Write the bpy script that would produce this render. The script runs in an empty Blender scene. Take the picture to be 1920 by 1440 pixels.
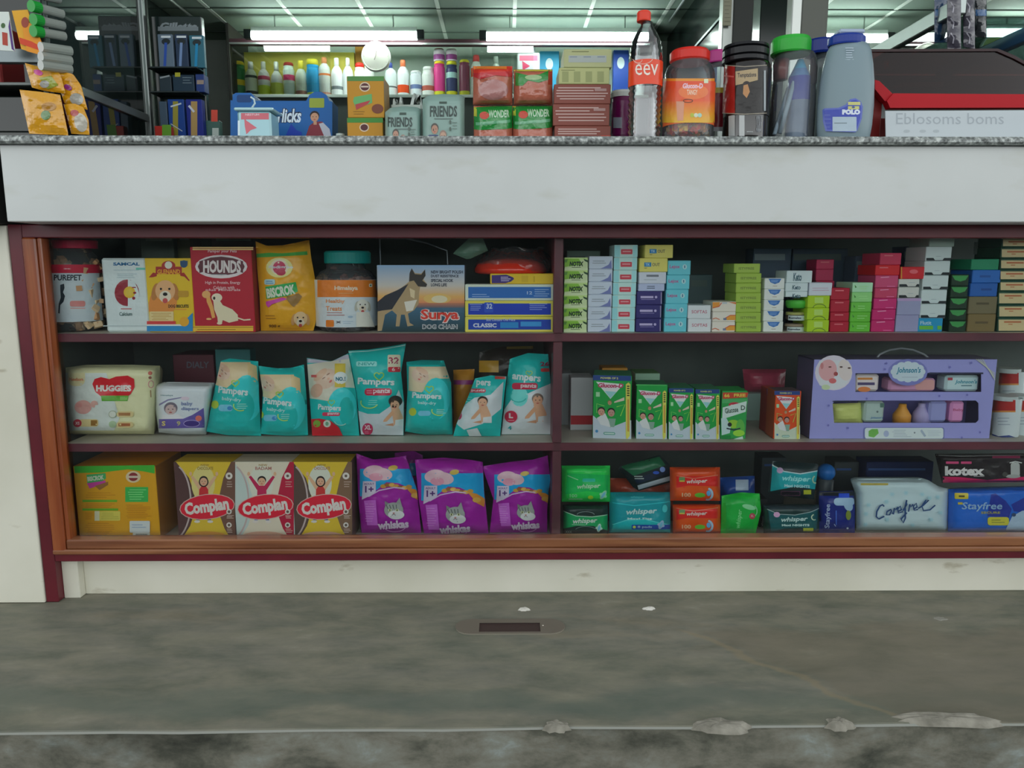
import bpy, math, random
from mathutils import Vector, Euler, Matrix, noise
from mathutils.geometry import tessellate_polygon
random.seed(4)
S = bpy.context.scene
COL = S.collection

# ---------------------------------------------------------------- camera, sky, exposure
F = 1400.0
CAM = Vector((0, -1.61, 0.758))
PITCH, YAW = 9.05, -0.5
cd = bpy.data.cameras.new('camera'); cam = bpy.data.objects.new('camera', cd); COL.objects.link(cam)
cam.location = CAM; cam.rotation_euler = Euler((math.radians(90 - PITCH), 0, math.radians(YAW)))
cd.sensor_width = 36; cd.lens = F / 1920 * 36; cd.clip_start = .02
S.camera = cam
RM = cam.rotation_euler.to_matrix()

w = bpy.data.worlds.new('sky'); S.world = w; w.use_nodes = True
nt = w.node_tree; bg = nt.nodes['Background']
tc = nt.nodes.new('ShaderNodeTexCoord'); sx = nt.nodes.new('ShaderNodeSeparateXYZ')
rp = nt.nodes.new('ShaderNodeValToRGB')
nt.links.new(tc.outputs['Generated'], sx.inputs[0]); nt.links.new(sx.outputs['Z'], rp.inputs[0])
nt.links.new(rp.outputs[0], bg.inputs[0])
rp.color_ramp.elements[0].color = (1.38, 1.44, 1.45, 1); rp.color_ramp.elements[1].color = (.30, .32, .33, 1); rp.color_ramp.elements[1].position = .62
bg.inputs[1].default_value = 1.5
vs = S.view_settings
S.display_settings.display_device = 'sRGB'
vs.view_transform = 'Standard'; vs.look = 'None'; vs.gamma = 1; vs.exposure = 0.45; vs.use_curve_mapping = False
TUBE = 17.0

def W(px, py, Y):
    d = RM @ Vector(((px - 960) / F, -(py - 720) / F, -1))
    t = (Y - CAM.y) / d.y
    return CAM + d * t

# ---------------------------------------------------------------- colours and materials
GAIN = 1.12
def lin(h):
    if not isinstance(h, str): return h
    h = h.lstrip('#'); r = []
    for i in (0, 2, 4):
        c = int(h[i:i + 2], 16) / 255
        c = c / 12.92 if c <= .04045 else ((c + .055) / 1.055) ** 2.4
        r.append(c * GAIN)
    k = .88 / max(r) if max(r) > .88 else 1
    return tuple(v * k for v in r)

MATS = {}
def mat(name, rough=.5, metal=0, bump=0, bscale=60, kind='attr', color=None, coat=0, spec=.5):
    if name in MATS: return MATS[name]
    m = bpy.data.materials.new(name); m.use_nodes = True; n = m.node_tree; L = n.links.new
    p = n.nodes['Principled BSDF']
    p.inputs['Roughness'].default_value = rough; p.inputs['Metallic'].default_value = metal
    p.inputs['Coat Weight'].default_value = coat; p.inputs['Specular IOR Level'].default_value = spec
    if kind == 'attr':
        a = n.nodes.new('ShaderNodeVertexColor'); a.layer_name = 'Col'
        L(a.outputs[0], p.inputs['Base Color'])
    elif color: p.inputs['Base Color'].default_value = (*lin(color), 1)
    if bump:
        t = n.nodes.new('ShaderNodeTexCoord'); z = n.nodes.new('ShaderNodeTexNoise'); z.inputs['Scale'].default_value = bscale
        z.inputs['Detail'].default_value = 3
        b = n.nodes.new('ShaderNodeBump'); b.inputs['Strength'].default_value = bump; b.inputs['Distance'].default_value = .01
        L(t.outputs['Object'], z.inputs['Vector']); L(z.outputs[0], b.inputs['Height']); L(b.outputs[0], p.inputs['Normal'])
    MATS[name] = m; return m

def clear_mat(name, tint=(.9, .93, .93), gloss=.10, milk=.08, milkcol=(.7, .75, .8), rough=.08, bump=0, bscale=25):
    if name in MATS: return MATS[name]
    m = bpy.data.materials.new(name); m.use_nodes = True; n = m.node_tree; n.nodes.clear(); L = n.links.new
    o = n.nodes.new('ShaderNodeOutputMaterial')
    tr = n.nodes.new('ShaderNodeBsdfTransparent'); tr.inputs[0].default_value = (*tint, 1)
    gl = n.nodes.new('ShaderNodeBsdfGlossy'); gl.inputs['Roughness'].default_value = rough
    df = n.nodes.new('ShaderNodeBsdfDiffuse'); df.inputs[0].default_value = (*milkcol, 1)
    m1 = n.nodes.new('ShaderNodeMixShader'); m1.inputs[0].default_value = milk
    m2 = n.nodes.new('ShaderNodeMixShader')
    fr = n.nodes.new('ShaderNodeFresnel'); fr.inputs[0].default_value = 1.45
    ad = n.nodes.new('ShaderNodeMath'); ad.operation = 'MULTIPLY_ADD'; ad.inputs[1].default_value = gloss * 10; ad.inputs[2].default_value = 0; ad.use_clamp = True
    L(fr.outputs[0], ad.inputs[0]); L(ad.outputs[0], m2.inputs[0])
    L(tr.outputs[0], m1.inputs[1]); L(df.outputs[0], m1.inputs[2]); L(m1.outputs[0], m2.inputs[1]); L(gl.outputs[0], m2.inputs[2]); L(m2.outputs[0], o.inputs[0])
    if bump:
        t = n.nodes.new('ShaderNodeTexCoord'); z = n.nodes.new('ShaderNodeTexNoise'); z.inputs['Scale'].default_value = bscale
        b = n.nodes.new('ShaderNodeBump'); b.inputs['Strength'].default_value = bump; b.inputs['Distance'].default_value = .01
        L(t.outputs['Object'], z.inputs['Vector']); L(z.outputs[0], b.inputs['Height']); L(b.outputs[0], gl.inputs['Normal']); L(b.outputs[0], fr.inputs['Normal'])
    MATS[name] = m; return m

def ramp_mat(name, stops, scale, rough=.6, detail=6, stretch=(1, 1, 1), bump=.0, metal=0, coat=0, second=None, spec=.5, distort=0.0, nr=.5):
    m = bpy.data.materials.new(name); m.use_nodes = True; n = m.node_tree; L = n.links.new
    p = n.nodes['Principled BSDF']; p.inputs['Roughness'].default_value = rough; p.inputs['Metallic'].default_value = metal
    p.inputs['Coat Weight'].default_value = coat; p.inputs['Specular IOR Level'].default_value = spec
    t = n.nodes.new('ShaderNodeTexCoord'); mp = n.nodes.new('ShaderNodeMapping'); mp.inputs['Scale'].default_value = stretch
    z = n.nodes.new('ShaderNodeTexNoise'); z.inputs['Scale'].default_value = scale; z.inputs['Detail'].default_value = detail; z.inputs['Distortion'].default_value = distort; z.inputs['Roughness'].default_value = nr
    r = n.nodes.new('ShaderNodeValToRGB')
    while len(r.color_ramp.elements) < len(stops): r.color_ramp.elements.new(.5)
    for e, (pos, c) in zip(r.color_ramp.elements, stops): e.position = pos; e.color = (*lin(c), 1)
    L(t.outputs['Object'], mp.inputs[0]); L(mp.outputs[0], z.inputs['Vector']); L(z.outputs[0], r.inputs[0])
    out = r.outputs[0]
    if second:
        st2, sc2, stre2, amount = second
        mp2 = n.nodes.new('ShaderNodeMapping'); mp2.inputs['Scale'].default_value = stre2; mp2.inputs['Location'].default_value = (3.1, 7.7, 1.3)
        z2 = n.nodes.new('ShaderNodeTexNoise'); z2.inputs['Scale'].default_value = sc2; z2.inputs['Detail'].default_value = 8; z2.inputs['Roughness'].default_value = nr
        r2 = n.nodes.new('ShaderNodeValToRGB')
        while len(r2.color_ramp.elements) < len(st2): r2.color_ramp.elements.new(.5)
        for e, (pos, c) in zip(r2.color_ramp.elements, st2): e.position = pos; e.color = (*lin(c), 1)
        L(t.outputs['Object'], mp2.inputs[0]); L(mp2.outputs[0], z2.inputs['Vector']); L(z2.outputs[0], r2.inputs[0])
        mx = n.nodes.new('ShaderNodeMix'); mx.data_type = 'RGBA'; mx.blend_type = 'MULTIPLY'; mx.inputs[0].default_value = amount
        L(out, mx.inputs[6]); L(r2.outputs[0], mx.inputs[7]); out = mx.outputs[2]
    L(out, p.inputs['Base Color'])
    if bump:
        b = n.nodes.new('ShaderNodeBump'); b.inputs['Strength'].default_value = bump; b.inputs['Distance'].default_value = .004
        L(z.outputs[0], b.inputs['Height']); L(b.outputs[0], p.inputs['Normal'])
    MATS[name] = m; return m

CARD = mat('printed_card', .45, spec=.3); FILM = mat('printed_film', .28, bump=.5, bscale=22, coat=.12, spec=.35)
PLAST = mat('moulded_plastic', .35, spec=.3); METAL = mat('brushed_aluminium', .35, metal=.85); MATTE = mat('matte_paint', .75)
DGLOSS = mat('dark_gloss_laminate', .15)
CLEAR = clear_mat('clear_plastic'); BAG = clear_mat('clear_bag_film', (.93, .96, .96), .16, .05, bump=.8, bscale=35)
FROST = clear_mat('frosted_plastic', (.62, .74, .86), .10, .45, (.45, .6, .75), .25)
PANE = clear_mat('window_glass', (.97, .985, .98), .075, .0, rough=0.0)
DPANE = clear_mat('tinted_glass', (.30, .38, .37), .02, .03, (.2, .25, .24), rough=.01)

# ---------------------------------------------------------------- 2D printing kit (pixel frame of the photo)
_tx = {}
def text2d(s, bold=0, shear=0):
    k = (s, bold, shear)
    if k in _tx: return _tx[k]
    c = bpy.data.curves.new('t', 'FONT'); c.body = s; c.resolution_u = 2; c.offset = bold; c.shear = shear; c.fill_mode = 'BOTH' if hasattr(c, 'fill_mode') else 'BOTH'
    o = bpy.data.objects.new('t', c); COL.objects.link(o)
    me = bpy.data.meshes.new_from_object(o.evaluated_get(bpy.context.evaluated_depsgraph_get()))
    vs_ = [(v.co.x, v.co.y) for v in me.vertices]; me.calc_loop_triangles()
    tr = [tuple(t.vertices) for t in me.loop_triangles]
    bpy.data.objects.remove(o); bpy.data.curves.remove(c); bpy.data.meshes.remove(me)
    if vs_:
        ax = min(v[0] for v in vs_); bx_ = max(v[0] for v in vs_); ay = min(v[1] for v in vs_); by = max(v[1] for v in vs_)
        vs_ = [((x - ax) / max(1e-6, bx_ - ax), 1 - (y - ay) / max(1e-6, by - ay)) for x, y in vs_]
    _tx[k] = (vs_, tr); return _tx[k]

# every printed element is (pts, faces, cols)
def G(pts, c, c2=None):
    if len(pts) > 4 or True:
        try: fs = [tuple(t) for t in tessellate_polygon([[Vector((x, y, 0)) for x, y in pts]])]
        except Exception: fs = [tuple(range(len(pts)))]
    if c2 is None: cols = [lin(c)] * len(pts)
    else:
        a, b = lin(c), lin(c2); y0 = min(p[1] for p in pts); y1 = max(p[1] for p in pts)
        cols = [tuple(a[i] + (b[i] - a[i]) * (p[1] - y0) / (y1 - y0) for i in range(3)) for p in pts]
    return (pts, fs, cols)
def R(x0, y0, x1, y1, c, c2=None):
    r = G([(x0, y0), (x1, y0), (x1, y1), (x0, y1)], c, c2); return (r[0], [(0, 1, 2, 3)], r[2])
def E(cx, cy, rx, ry, c, rot=0, n=20):
    a = math.radians(rot); ca, sa = math.cos(a), math.sin(a); P = []
    for i in range(n):
        t = 2 * math.pi * i / n; x, y = rx * math.cos(t), ry * math.sin(t); P.append((cx + x * ca - y * sa, cy + x * sa + y * ca))
    return (P, [tuple(range(n))], [lin(c)] * n)
def RR(x0, y0, x1, y1, r, c, n=4):
    P = []
    for (cx, cy, a0) in ((x1 - r, y0 + r, -90), (x1 - r, y1 - r, 0), (x0 + r, y1 - r, 90), (x0 + r, y0 + r, 180)):
        for i in range(n + 1):
            a = math.radians(a0 + 90 * i / n); P.append((cx + r * math.cos(a), cy + r * math.sin(a)))
    return (P, [tuple(range(len(P)))], [lin(c)] * len(P))
def L(pts, wd, c):
    P, Fc = [], []
    for i, (x, y) in enumerate(pts):
        a = pts[max(0, i - 1)]; b = pts[min(len(pts) - 1, i + 1)]; dx, dy = b[0] - a[0], b[1] - a[1]; l = math.hypot(dx, dy) or 1
        nx, ny = -dy / l * wd / 2, dx / l * wd / 2
        P += [(x + nx, y + ny), (x - nx, y - ny)]
        if i: Fc.append((2 * i - 2, 2 * i - 1, 2 * i + 1, 2 * i))
    return (P, Fc, [lin(c)] * len(P))
def ARC(cx, cy, rx, ry, a0, a1, wd, c, n=14):
    return L([(cx + rx * math.cos(math.radians(a0 + (a1 - a0) * i / n)), cy + ry * math.sin(math.radians(a0 + (a1 - a0) * i / n))) for i in range(n + 1)], wd, c)
def T(s, x0, y0, x1, y1, c, rot=0, bold=.02, shear=0, skew=0):
    v, f = text2d(s, bold, shear); cx, cy = (x0 + x1) / 2, (y0 + y1) / 2; a = math.radians(rot); ca, sa = math.cos(a), math.sin(a); P = []
    for (u, t) in v:
        x = x0 + u * (x1 - x0) - cx; y = y0 + t * (y1 - y0) - cy
        P.append((cx + x * ca - y * sa, cy + x * sa + y * ca))
    return (P, f, [lin(c)] * len(P))
def lines(x0, y0, x1, y1, n, c, th=1.0):
    r = random.Random(int(x0 * 7 + y0)); out = []
    for i in range(n):
        y = y0 + (y1 - y0) * (i + .5) / n; out.append(R(x0 + r.uniform(0, .1) * (x1 - x0), y - th / 2, x1 - r.uniform(0, .35) * (x1 - x0), y + th / 2, c))
    return out
def heart(cx, cy, s, c, wd=None):
    P = []
    for i in range(24):
        t = 2 * math.pi * i / 24; P.append((cx + s * 16 * math.sin(t) ** 3 / 16, cy - s * (13 * math.cos(t) - 5 * math.cos(2 * t) - 2 * math.cos(3 * t) - math.cos(4 * t)) / 16))
    return L(P + [P[0]], wd, c) if wd else G(P, c)
def face(cx, cy, s, skin='d9ab8c', hair='3a2a22', rot=0, long=False):
    o = []
    if long: o.append(E(cx, cy + s * .15, s * 1.12, s * 1.15, hair, rot))
    o += [E(cx, cy - s * .28, s * .98, s * .95, hair, rot), E(cx, cy + s * .1, s * .84, s * .92, skin, rot)]
    a = math.radians(rot); q = lambda x, y: (cx + x * math.cos(a) - y * math.sin(a), cy + x * math.sin(a) + y * math.cos(a))
    for k in (-1, 1):
        x, y = q(k * s * .34, s * .0); o.append(E(x, y, s * .13, s * .08, '3b2a26', rot, 8))
    x, y = q(0, s * .28); o.append(E(x, y, s * .1, s * .07, 'b98468', rot, 8))
    x, y = q(0, s * .56); o.append(E(x, y, s * .26, s * .1, 'b0504c', rot, 8))
    return o
def sleeping(cx, cy, s, rot):                              # a sleeping baby face printed on the packs
    a = math.radians(rot); q = lambda x, y: (cx + x * math.cos(a) - y * math.sin(a), cy + x * math.sin(a) + y * math.cos(a))
    o = [E(cx, cy, s, s * .8, 'e2c3ae', rot)]
    h = q(-.1 * s, -.62 * s); o.append(E(h[0], h[1], s * .75, s * .3, 'c9a58c', rot))
    for x, y, c in ((-.1, -.2, '8a6250'), (.42, -.18, '8a6250')):
        p = q(x * s, y * s); o.append(E(p[0], p[1], s * .18, s * .045, c, rot + 10, 8))
    p = q(.15 * s, .12 * s); o.append(E(p[0], p[1], s * .14, s * .1, 'd09f86', rot, 8))
    p = q(.12 * s, .42 * s); o.append(E(p[0], p[1], s * .17, s * .09, 'c06a62', rot, 8))
    return o
def sitting(cx, cy, s, hair='3a2a22'):                     # toddler print, head at cx,cy
    return [G([(cx - s * .7, cy + s * .8), (cx + s * .8, cy + s * .7), (cx + s * 1.5, cy + s * 2.4), (cx + s * 1.6, cy + s * 3.9), (cx - s * .2, cy + s * 4), (cx - s * .4, cy + s * 2.6)], 'cfa182'),
            G([(cx - s * .5, cy + s * 1.1), (cx - s * .1, cy + s * 1.7), (cx - s * 1.5, cy + s * 3.3), (cx - s * 2.2, cy + s * 3.4), (cx - s * 2.1, cy + s * 3)], 'c99877'),
            G([(cx + s * .1, cy + s * 3), (cx + s * 1.7, cy + s * 2.8), (cx + s * 1.7, cy + s * 4.1), (cx, cy + s * 4.1)], 'dfe5e6'),
            G([(cx - s * .3, cy + s * 3.6), (cx - s * 1.9, cy + s * 4.0), (cx - s * .2, cy + s * 4.2)], 'c08b6a')] + face(cx, cy, s, 'd4a284', hair)
def kid(cx, y0, s, shirt, jean, hair, long=False, up=True):
    o = [G([(cx - s * 1.0, y0 + s * 1.4), (cx + s * 1.0, y0 + s * 1.4), (cx + s * 1.1, y0 + s * 4.2), (cx - s * 1.1, y0 + s * 4.2)], shirt)]
    arm = shirt if not long else 'd8b08c'
    for k in (-1, 1):
        o.append(G([(cx + k * s * .5, y0 + s * 1.5), (cx + k * s * 1.1, y0 + s * 2.4), (cx + k * s * 3.0, y0 - s * .6), (cx + k * s * 2.5, y0 - s * .9)], arm))
        o.append(E(cx + k * s * 3.0, y0 - s * 1.3, s * .35, s * .5, 'd8b08c', 0, 8))
        o.append(G([(cx + k * s * .1, y0 + s * 4.2), (cx + k * s * 1.1, y0 + s * 4.2), (cx + k * s * 1.7, y0 + s * 9.3), (cx + k * s * .9, y0 + s * 9.3)], jean))
        o.append(E(cx + k * s * 1.5, y0 + s * 9.6, s * .7, s * .32, 'd9d4cc', 0, 8))
    return o + face(cx, y0 + s * .4, s, 'd9ab8c', hair, 0, long)
def dogface(cx, cy, s, c='d8b183', c2='a87a4a'):
    return [E(cx - s * .85, cy + s * .1, s * .3, s * .75, c2, 12), E(cx + s * .85, cy + s * .1, s * .3, s * .75, c2, -12), E(cx, cy, s * .85, s * .9, c),
            E(cx, cy + s * .5, s * .5, s * .5, 'eadfc9'), E(cx, cy + s * .3, s * .2, s * .15, '1c1816'), E(cx, cy + s * .85, s * .22, s * .22, 'b04a4a'),
            E(cx - s * .36, cy - s * .15, s * .1, s * .1, '1c1816'), E(cx + s * .36, cy - s * .15, s * .1, s * .1, '1c1816')]
def catface(cx, cy, s):
    o = [G([(cx - s * .95, cy - s * 1.0), (cx - s * .2, cy - s * .55), (cx - s * .85, cy + s * .1)], '6f7471'), G([(cx + s * .6, cy - s * 1.35), (cx + s * .95, cy - s * .1), (cx + s * .1, cy - s * .6)], '868b88'),
         E(cx, cy, s, s * .85, '8a908c'), E(cx + s * .25, cy + s * .5, s * .85, s * .5, 'd5d9d8')]
    for k in range(4): o.append(L([(cx - s * .8 + k * s * .35, cy - s * .6), (cx - s * .6 + k * s * .3, cy - s * .15)], s * .08, '4a4f4d'))
    for k in (-.4, .35): o += [E(cx + k * s, cy - s * .02, s * .17, s * .14, 'c7cf9a', 0, 10), E(cx + k * s, cy - s * .02, s * .06, s * .12, '14130f', 0, 8)]
    o += [E(cx, cy + s * .3, s * .12, s * .08, 'b07a78', 0, 8), L([(cx, cy + s * .38), (cx - s * .2, cy + s * .55)], s * .05, '4a4f4d'), L([(cx, cy + s * .38), (cx + s * .2, cy + s * .55)], s * .05, '4a4f4d')]
    return o
def flat(*a):
    o = []
    for e in a:
        if isinstance(e, list): o += flat(*e)
        else: o.append(e)
    return o

def slice_poly(poly, ax, val):
    lo, hi = [], []
    n = len(poly)
    for i in range(n):
        p, q = poly[i], poly[(i + 1) % n]; a, b = p[ax] - val, q[ax] - val
        if a <= 0: lo.append(p)
        if a >= 0: hi.append(p)
        if a * b < 0:
            t = a / (a - b); m = tuple(p[k] + (q[k] - p[k]) * t for k in range(5)); lo.append(m); hi.append(m)
    return lo, hi
def gridcut(poly, ax, g):
    out = []; rest = poly
    a = min(p[ax] for p in poly); b = max(p[ax] for p in poly); v = math.floor(a / g) * g + g
    while v < b - 1e-6 and len(rest) > 2:
        lo, rest = slice_poly(rest, ax, v)
        if len(lo) > 2: out.append(lo)
        v += g
    if len(rest) > 2: out.append(rest)
    return out

# ---------------------------------------------------------------- mesh building
class MB:
    def __init__(s): s.v = []; s.f = []; s.c = []
    def add(s, vs_, fs, col):
        b = len(s.v); s.v += [tuple(v) for v in vs_]
        for f in fs: s.f.append(tuple(b + i for i in f)); s.c.append(lin(col))
    def box(s, x0, x1, y0, y1, z0, z1, col, top=None, side=None, bev=0):
        P = [(x, y, z) for x in (x0, x1) for y in (y0, y1) for z in (z0, z1)]
        for f, c in (((0, 1, 5, 4), col), ((2, 6, 7, 3), side or col), ((0, 2, 3, 1), side or col), ((4, 5, 7, 6), side or col), ((1, 3, 7, 5), top or col), ((0, 4, 6, 2), side or col)):
            s.add(P, [f], c)
        return s
    def bevbox(s, x0, x1, y0, y1, z0, z1, col, b=.003, top=None, side=None):
        # a box whose edges are chamfered
        X = (x0, x0 + b, x1 - b, x1); Y = (y0, y0 + b, y1 - b, y1); Z = (z0, z0 + b, z1 - b, z1)
        def q(*p, c): s.add(p, [tuple(range(len(p)))], c)
        sd = side or col; tp = top or col
        q((X[1], Y[0], Z[1]), (X[2], Y[0], Z[1]), (X[2], Y[0], Z[2]), (X[1], Y[0], Z[2]), c=col)
        q((X[2], Y[3], Z[1]), (X[1], Y[3], Z[1]), (X[1], Y[3], Z[2]), (X[2], Y[3], Z[2]), c=sd)
        q((X[0], Y[2], Z[1]), (X[0], Y[1], Z[1]), (X[0], Y[1], Z[2]), (X[0], Y[2], Z[2]), c=sd)
        q((X[3], Y[1], Z[1]), (X[3], Y[2], Z[1]), (X[3], Y[2], Z[2]), (X[3], Y[1], Z[2]), c=sd)
        q((X[1], Y[1], Z[3]), (X[2], Y[1], Z[3]), (X[2], Y[2], Z[3]), (X[1], Y[2], Z[3]), c=tp)
        q((X[1], Y[2], Z[0]), (X[2], Y[2], Z[0]), (X[2], Y[1], Z[0]), (X[1], Y[1], Z[0]), c=sd)
        for xi, xo in ((1, 0), (2, 3)):
            q((X[xi], Y[0], Z[1]), (X[xo], Y[1], Z[1]), (X[xo], Y[1], Z[2]), (X[xi], Y[0], Z[2]), c=col)
            q((X[xi], Y[3], Z[1]), (X[xo], Y[2], Z[1]), (X[xo], Y[2], Z[2]), (X[xi], Y[3], Z[2]), c=sd)
            for zi, zo in ((1, 0), (2, 3)):
                q((X[xo], Y[1], Z[zi]), (X[xi], Y[1], Z[zo]), (X[xi], Y[2], Z[zo]), (X[xo], Y[2], Z[zi]), c=sd)
                for yi, yo in ((1, 0), (2, 3)):
                    q((X[xo], Y[yi], Z[zi]), (X[xi], Y[yo], Z[zi]), (X[xi], Y[yi], Z[zo]), c=sd)
        for zi, zo in ((1, 0), (2, 3)):
            for yi, yo in ((1, 0), (2, 3)):
                q((X[1], Y[yo], Z[zi]), (X[2], Y[yo], Z[zi]), (X[2], Y[yi], Z[zo]), (X[1], Y[yi], Z[zo]), c=col if yi == 1 else sd)
        return s
    def art(s, art, Y, h=None, base=.00025, step=.00005, grid=None, clamp=None):
        lat = {}
        def hl(i, j):
            if (i, j) not in lat: lat[(i, j)] = h(i * grid, j * grid)
            return lat[(i, j)]
        def hq(x, y):
            i, j = math.floor(x / grid), math.floor(y / grid); u, v = x / grid - i, y / grid - j
            return (hl(i, j) * (1 - u) + hl(i + 1, j) * u) * (1 - v) + (hl(i, j + 1) * (1 - u) + hl(i + 1, j + 1) * u) * v
        for k, (pts, fs, cols) in enumerate(flat(art)):
            off = base + step * k; idx = {}
            def vid(p):
                key = (round(p[0], 2), round(p[1], 2))
                if key not in idx:
                    x, y = (clamp(*p[:2]) if clamp else p[:2])
                    if h is None: wv = W(x, y, Y); yy = wv.y - off
                    elif getattr(h, 'radial', False): wv = h(x, y, off); yy = wv.y
                    else: wv = W(x, y, Y - hq(x, y)); yy = wv.y - off
                    idx[key] = len(s.v); s.v.append((wv.x, yy, wv.z))
                return idx[key]
            for f in fs:
                poly = [(*pts[i], *cols[i]) for i in f]
                if grid:
                    ps = [q for a in gridcut(poly, 0, grid) for q in gridcut(a, 1, grid)]
                else: ps = [poly]
                for q in ps:
                    ids = []
                    for p in q:
                        i = vid(p)
                        if i not in ids: ids.append(i)
                    if len(ids) < 3: continue
                    # per-corner colour
                    s.f.append(tuple(ids)); s.c.append([tuple(p[2:5]) for p in q][:len(ids)] if len(ids) == len(q) else tuple(q[0][2:5]))
    def lathe(s, prof, cx, cy, n=28, sx=1, sy=1, cap=True):
        # prof: [(r, z, colour)]
        b = len(s.v)
        for r, z, c in prof:
            for i in range(n):
                a = 2 * math.pi * i / n; s.v.append((cx + r * sx * math.cos(a), cy + r * sy * math.sin(a), z))
        for j in range(len(prof) - 1):
            for i in range(n):
                s.f.append((b + j * n + i, b + j * n + (i + 1) % n, b + (j + 1) * n + (i + 1) % n, b + (j + 1) * n + i)); s.c.append(lin(prof[j][2]))
        if cap:
            s.f.append(tuple(b + i for i in range(n))[::-1]); s.c.append(lin(prof[0][2]))
            m = b + (len(prof) - 1) * n; s.f.append(tuple(m + i for i in range(n))); s.c.append(lin(prof[-1][2]))
        return s
    def tube(s, pts, r, col, n=8):
        pts = [Vector(p) for p in pts]; b = len(s.v)
        for i, p in enumerate(pts):
            d = (pts[min(len(pts) - 1, i + 1)] - pts[max(0, i - 1)]).normalized()
            u = d.cross(Vector((.13, .31, .94))).normalized(); v_ = d.cross(u)
            for k in range(n):
                a = 2 * math.pi * k / n; s.v.append(tuple(p + r * (u * math.cos(a) + v_ * math.sin(a))))
        for j in range(len(pts) - 1):
            for k in range(n): s.f.append((b + j * n + k, b + j * n + (k + 1) % n, b + (j + 1) * n + (k + 1) % n, b + (j + 1) * n + k)); s.c.append(lin(col))
        s.f.append(tuple(b + k for k in range(n))[::-1]); s.c.append(lin(col)); m = b + (len(pts) - 1) * n
        s.f.append(tuple(m + k for k in range(n))); s.c.append(lin(col)); return s
    def prism(s, pts, y0, y1, col, side=None):                 # world x,z outline, extruded in y
        n = len(pts); tri = tessellate_polygon([[Vector((x, z, 0)) for x, z in pts]])
        s.add([(x, y0, z) for x, z in pts], [tuple(t) for t in tri], col); s.add([(x, y1, z) for x, z in pts], [tuple(t) for t in tri], side or col)
        V = [(x, y0, z) for x, z in pts] + [(x, y1, z) for x, z in pts]
        s.add(V, [(i, (i + 1) % n, n + (i + 1) % n, n + i) for i in range(n)], side or col); return s
    def build(s, name, m, parent=None, origin=None, smooth=False):
        o_ = Vector(origin) if origin is not None else Vector((0, 0, 0))
        me = bpy.data.meshes.new(name); me.from_pydata([tuple(Vector(v) - o_) for v in s.v], [], s.f)
        ca = me.color_attributes.new('Col', 'FLOAT_COLOR', 'CORNER'); buf = []
        for pl, c in zip(me.polygons, s.c):
            for k in range(pl.loop_total):
                cc = c[k] if isinstance(c, list) else c; buf += [cc[0], cc[1], cc[2], 1]
        ca.data.foreach_set('color', buf); me.materials.append(m)
        if smooth: me.polygons.foreach_set('use_smooth', [True] * len(me.polygons))
        me.update(); ob = bpy.data.objects.new(name, me); COL.objects.link(ob)
        if parent is not None: ob.parent = parent; ob.location = o_ - parent.location
        else: ob.location = o_
        return ob

def tag(o, label=None, cat=None, group=None, kind=None):
    if label: o['label'] = label
    if cat: o['category'] = cat
    if group: o['group'] = group
    if kind: o['kind'] = kind
    return o
def thing(name, label, cat, loc, group=None):
    o = bpy.data.objects.new(name, None); COL.objects.link(o); o.location = loc; o.empty_display_size = .05; return tag(o, label, cat, group)
def part(mb, name, m, parent, smooth=False, label=None):       # mesh given in world coordinates, child of a thing
    q, p = Vector((0, 0, 0)), parent
    while p is not None: q += p.location; p = p.parent
    o = mb.build(name, m, None, q, smooth); o.parent = parent; o.location = (0, 0, 0); return tag(o, label)

# ---------------------------------------------------------------- key levels, read off the photo
Z_CT = W(960, 255, -.115).z
Z1 = W(960, 625, .035).z; Z2 = W(960, 830, .035).z; Z3 = W(960, 1013, .06).z
Z_FB = W(960, 416, -.10).z; Z_FT = W(960, 274, -.10).z
XL = -1.045; XR = 1.62
KB = .45                                                        # cabinet back

ZT = {}
def ords(i, n):
    if n == 1: return ''
    if i == 0: return ', lowest of its stack'
    if i == n - 1: return ', topmost of its stack'
    return ', %s from the bottom of its stack' % ['', 'second', 'third', 'fourth', 'fifth', 'sixth', 'seventh'][i]

def carton(name, label, cat, x0, y0, x1, y1, Y, dep, front, art=(), side=None, top=None, zb=None, yaw=0, group=None, bev=.0012, m=None, roll=0, hgt=None):
    ym = (y0 + y1) / 2; a = W(x0, ym, Y); b = W(x1, ym, Y); zt = W((x0 + x1) / 2, y0, Y).z; z0 = W((x0 + x1) / 2, y1, Y).z if zb is None else zb
    dz = 0
    if hgt: dz = z0 + hgt - zt; zt = z0 + hgt
    mb = MB().bevbox(a.x, b.x, Y, Y + dep, z0, zt, front, bev, top or front, side or front)
    if art:
        k0 = len(mb.v); mb.art(art, Y)
        if dz: mb.v[k0:] = [(v[0], v[1], v[2] + dz) for v in mb.v[k0:]]
    zs = .6 * dep                                              # tuck flap seam on the lid
    mb.add([(a.x + .004, Y + zs, zt + .0002), (b.x - .004, Y + zs, zt + .0002), (b.x - .004, Y + zs + .0012, zt + .0002), (a.x + .004, Y + zs + .0012, zt + .0002)], [(0, 1, 2, 3)], '6b6a66')
    o = mb.build(name, m or CARD, None, ((a.x + b.x) / 2, Y, z0)); o.rotation_euler.z = math.radians(yaw); o.rotation_euler.y = math.radians(roll)
    tag(o, label, cat, group); ZT[o.name] = zt; return o

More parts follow.
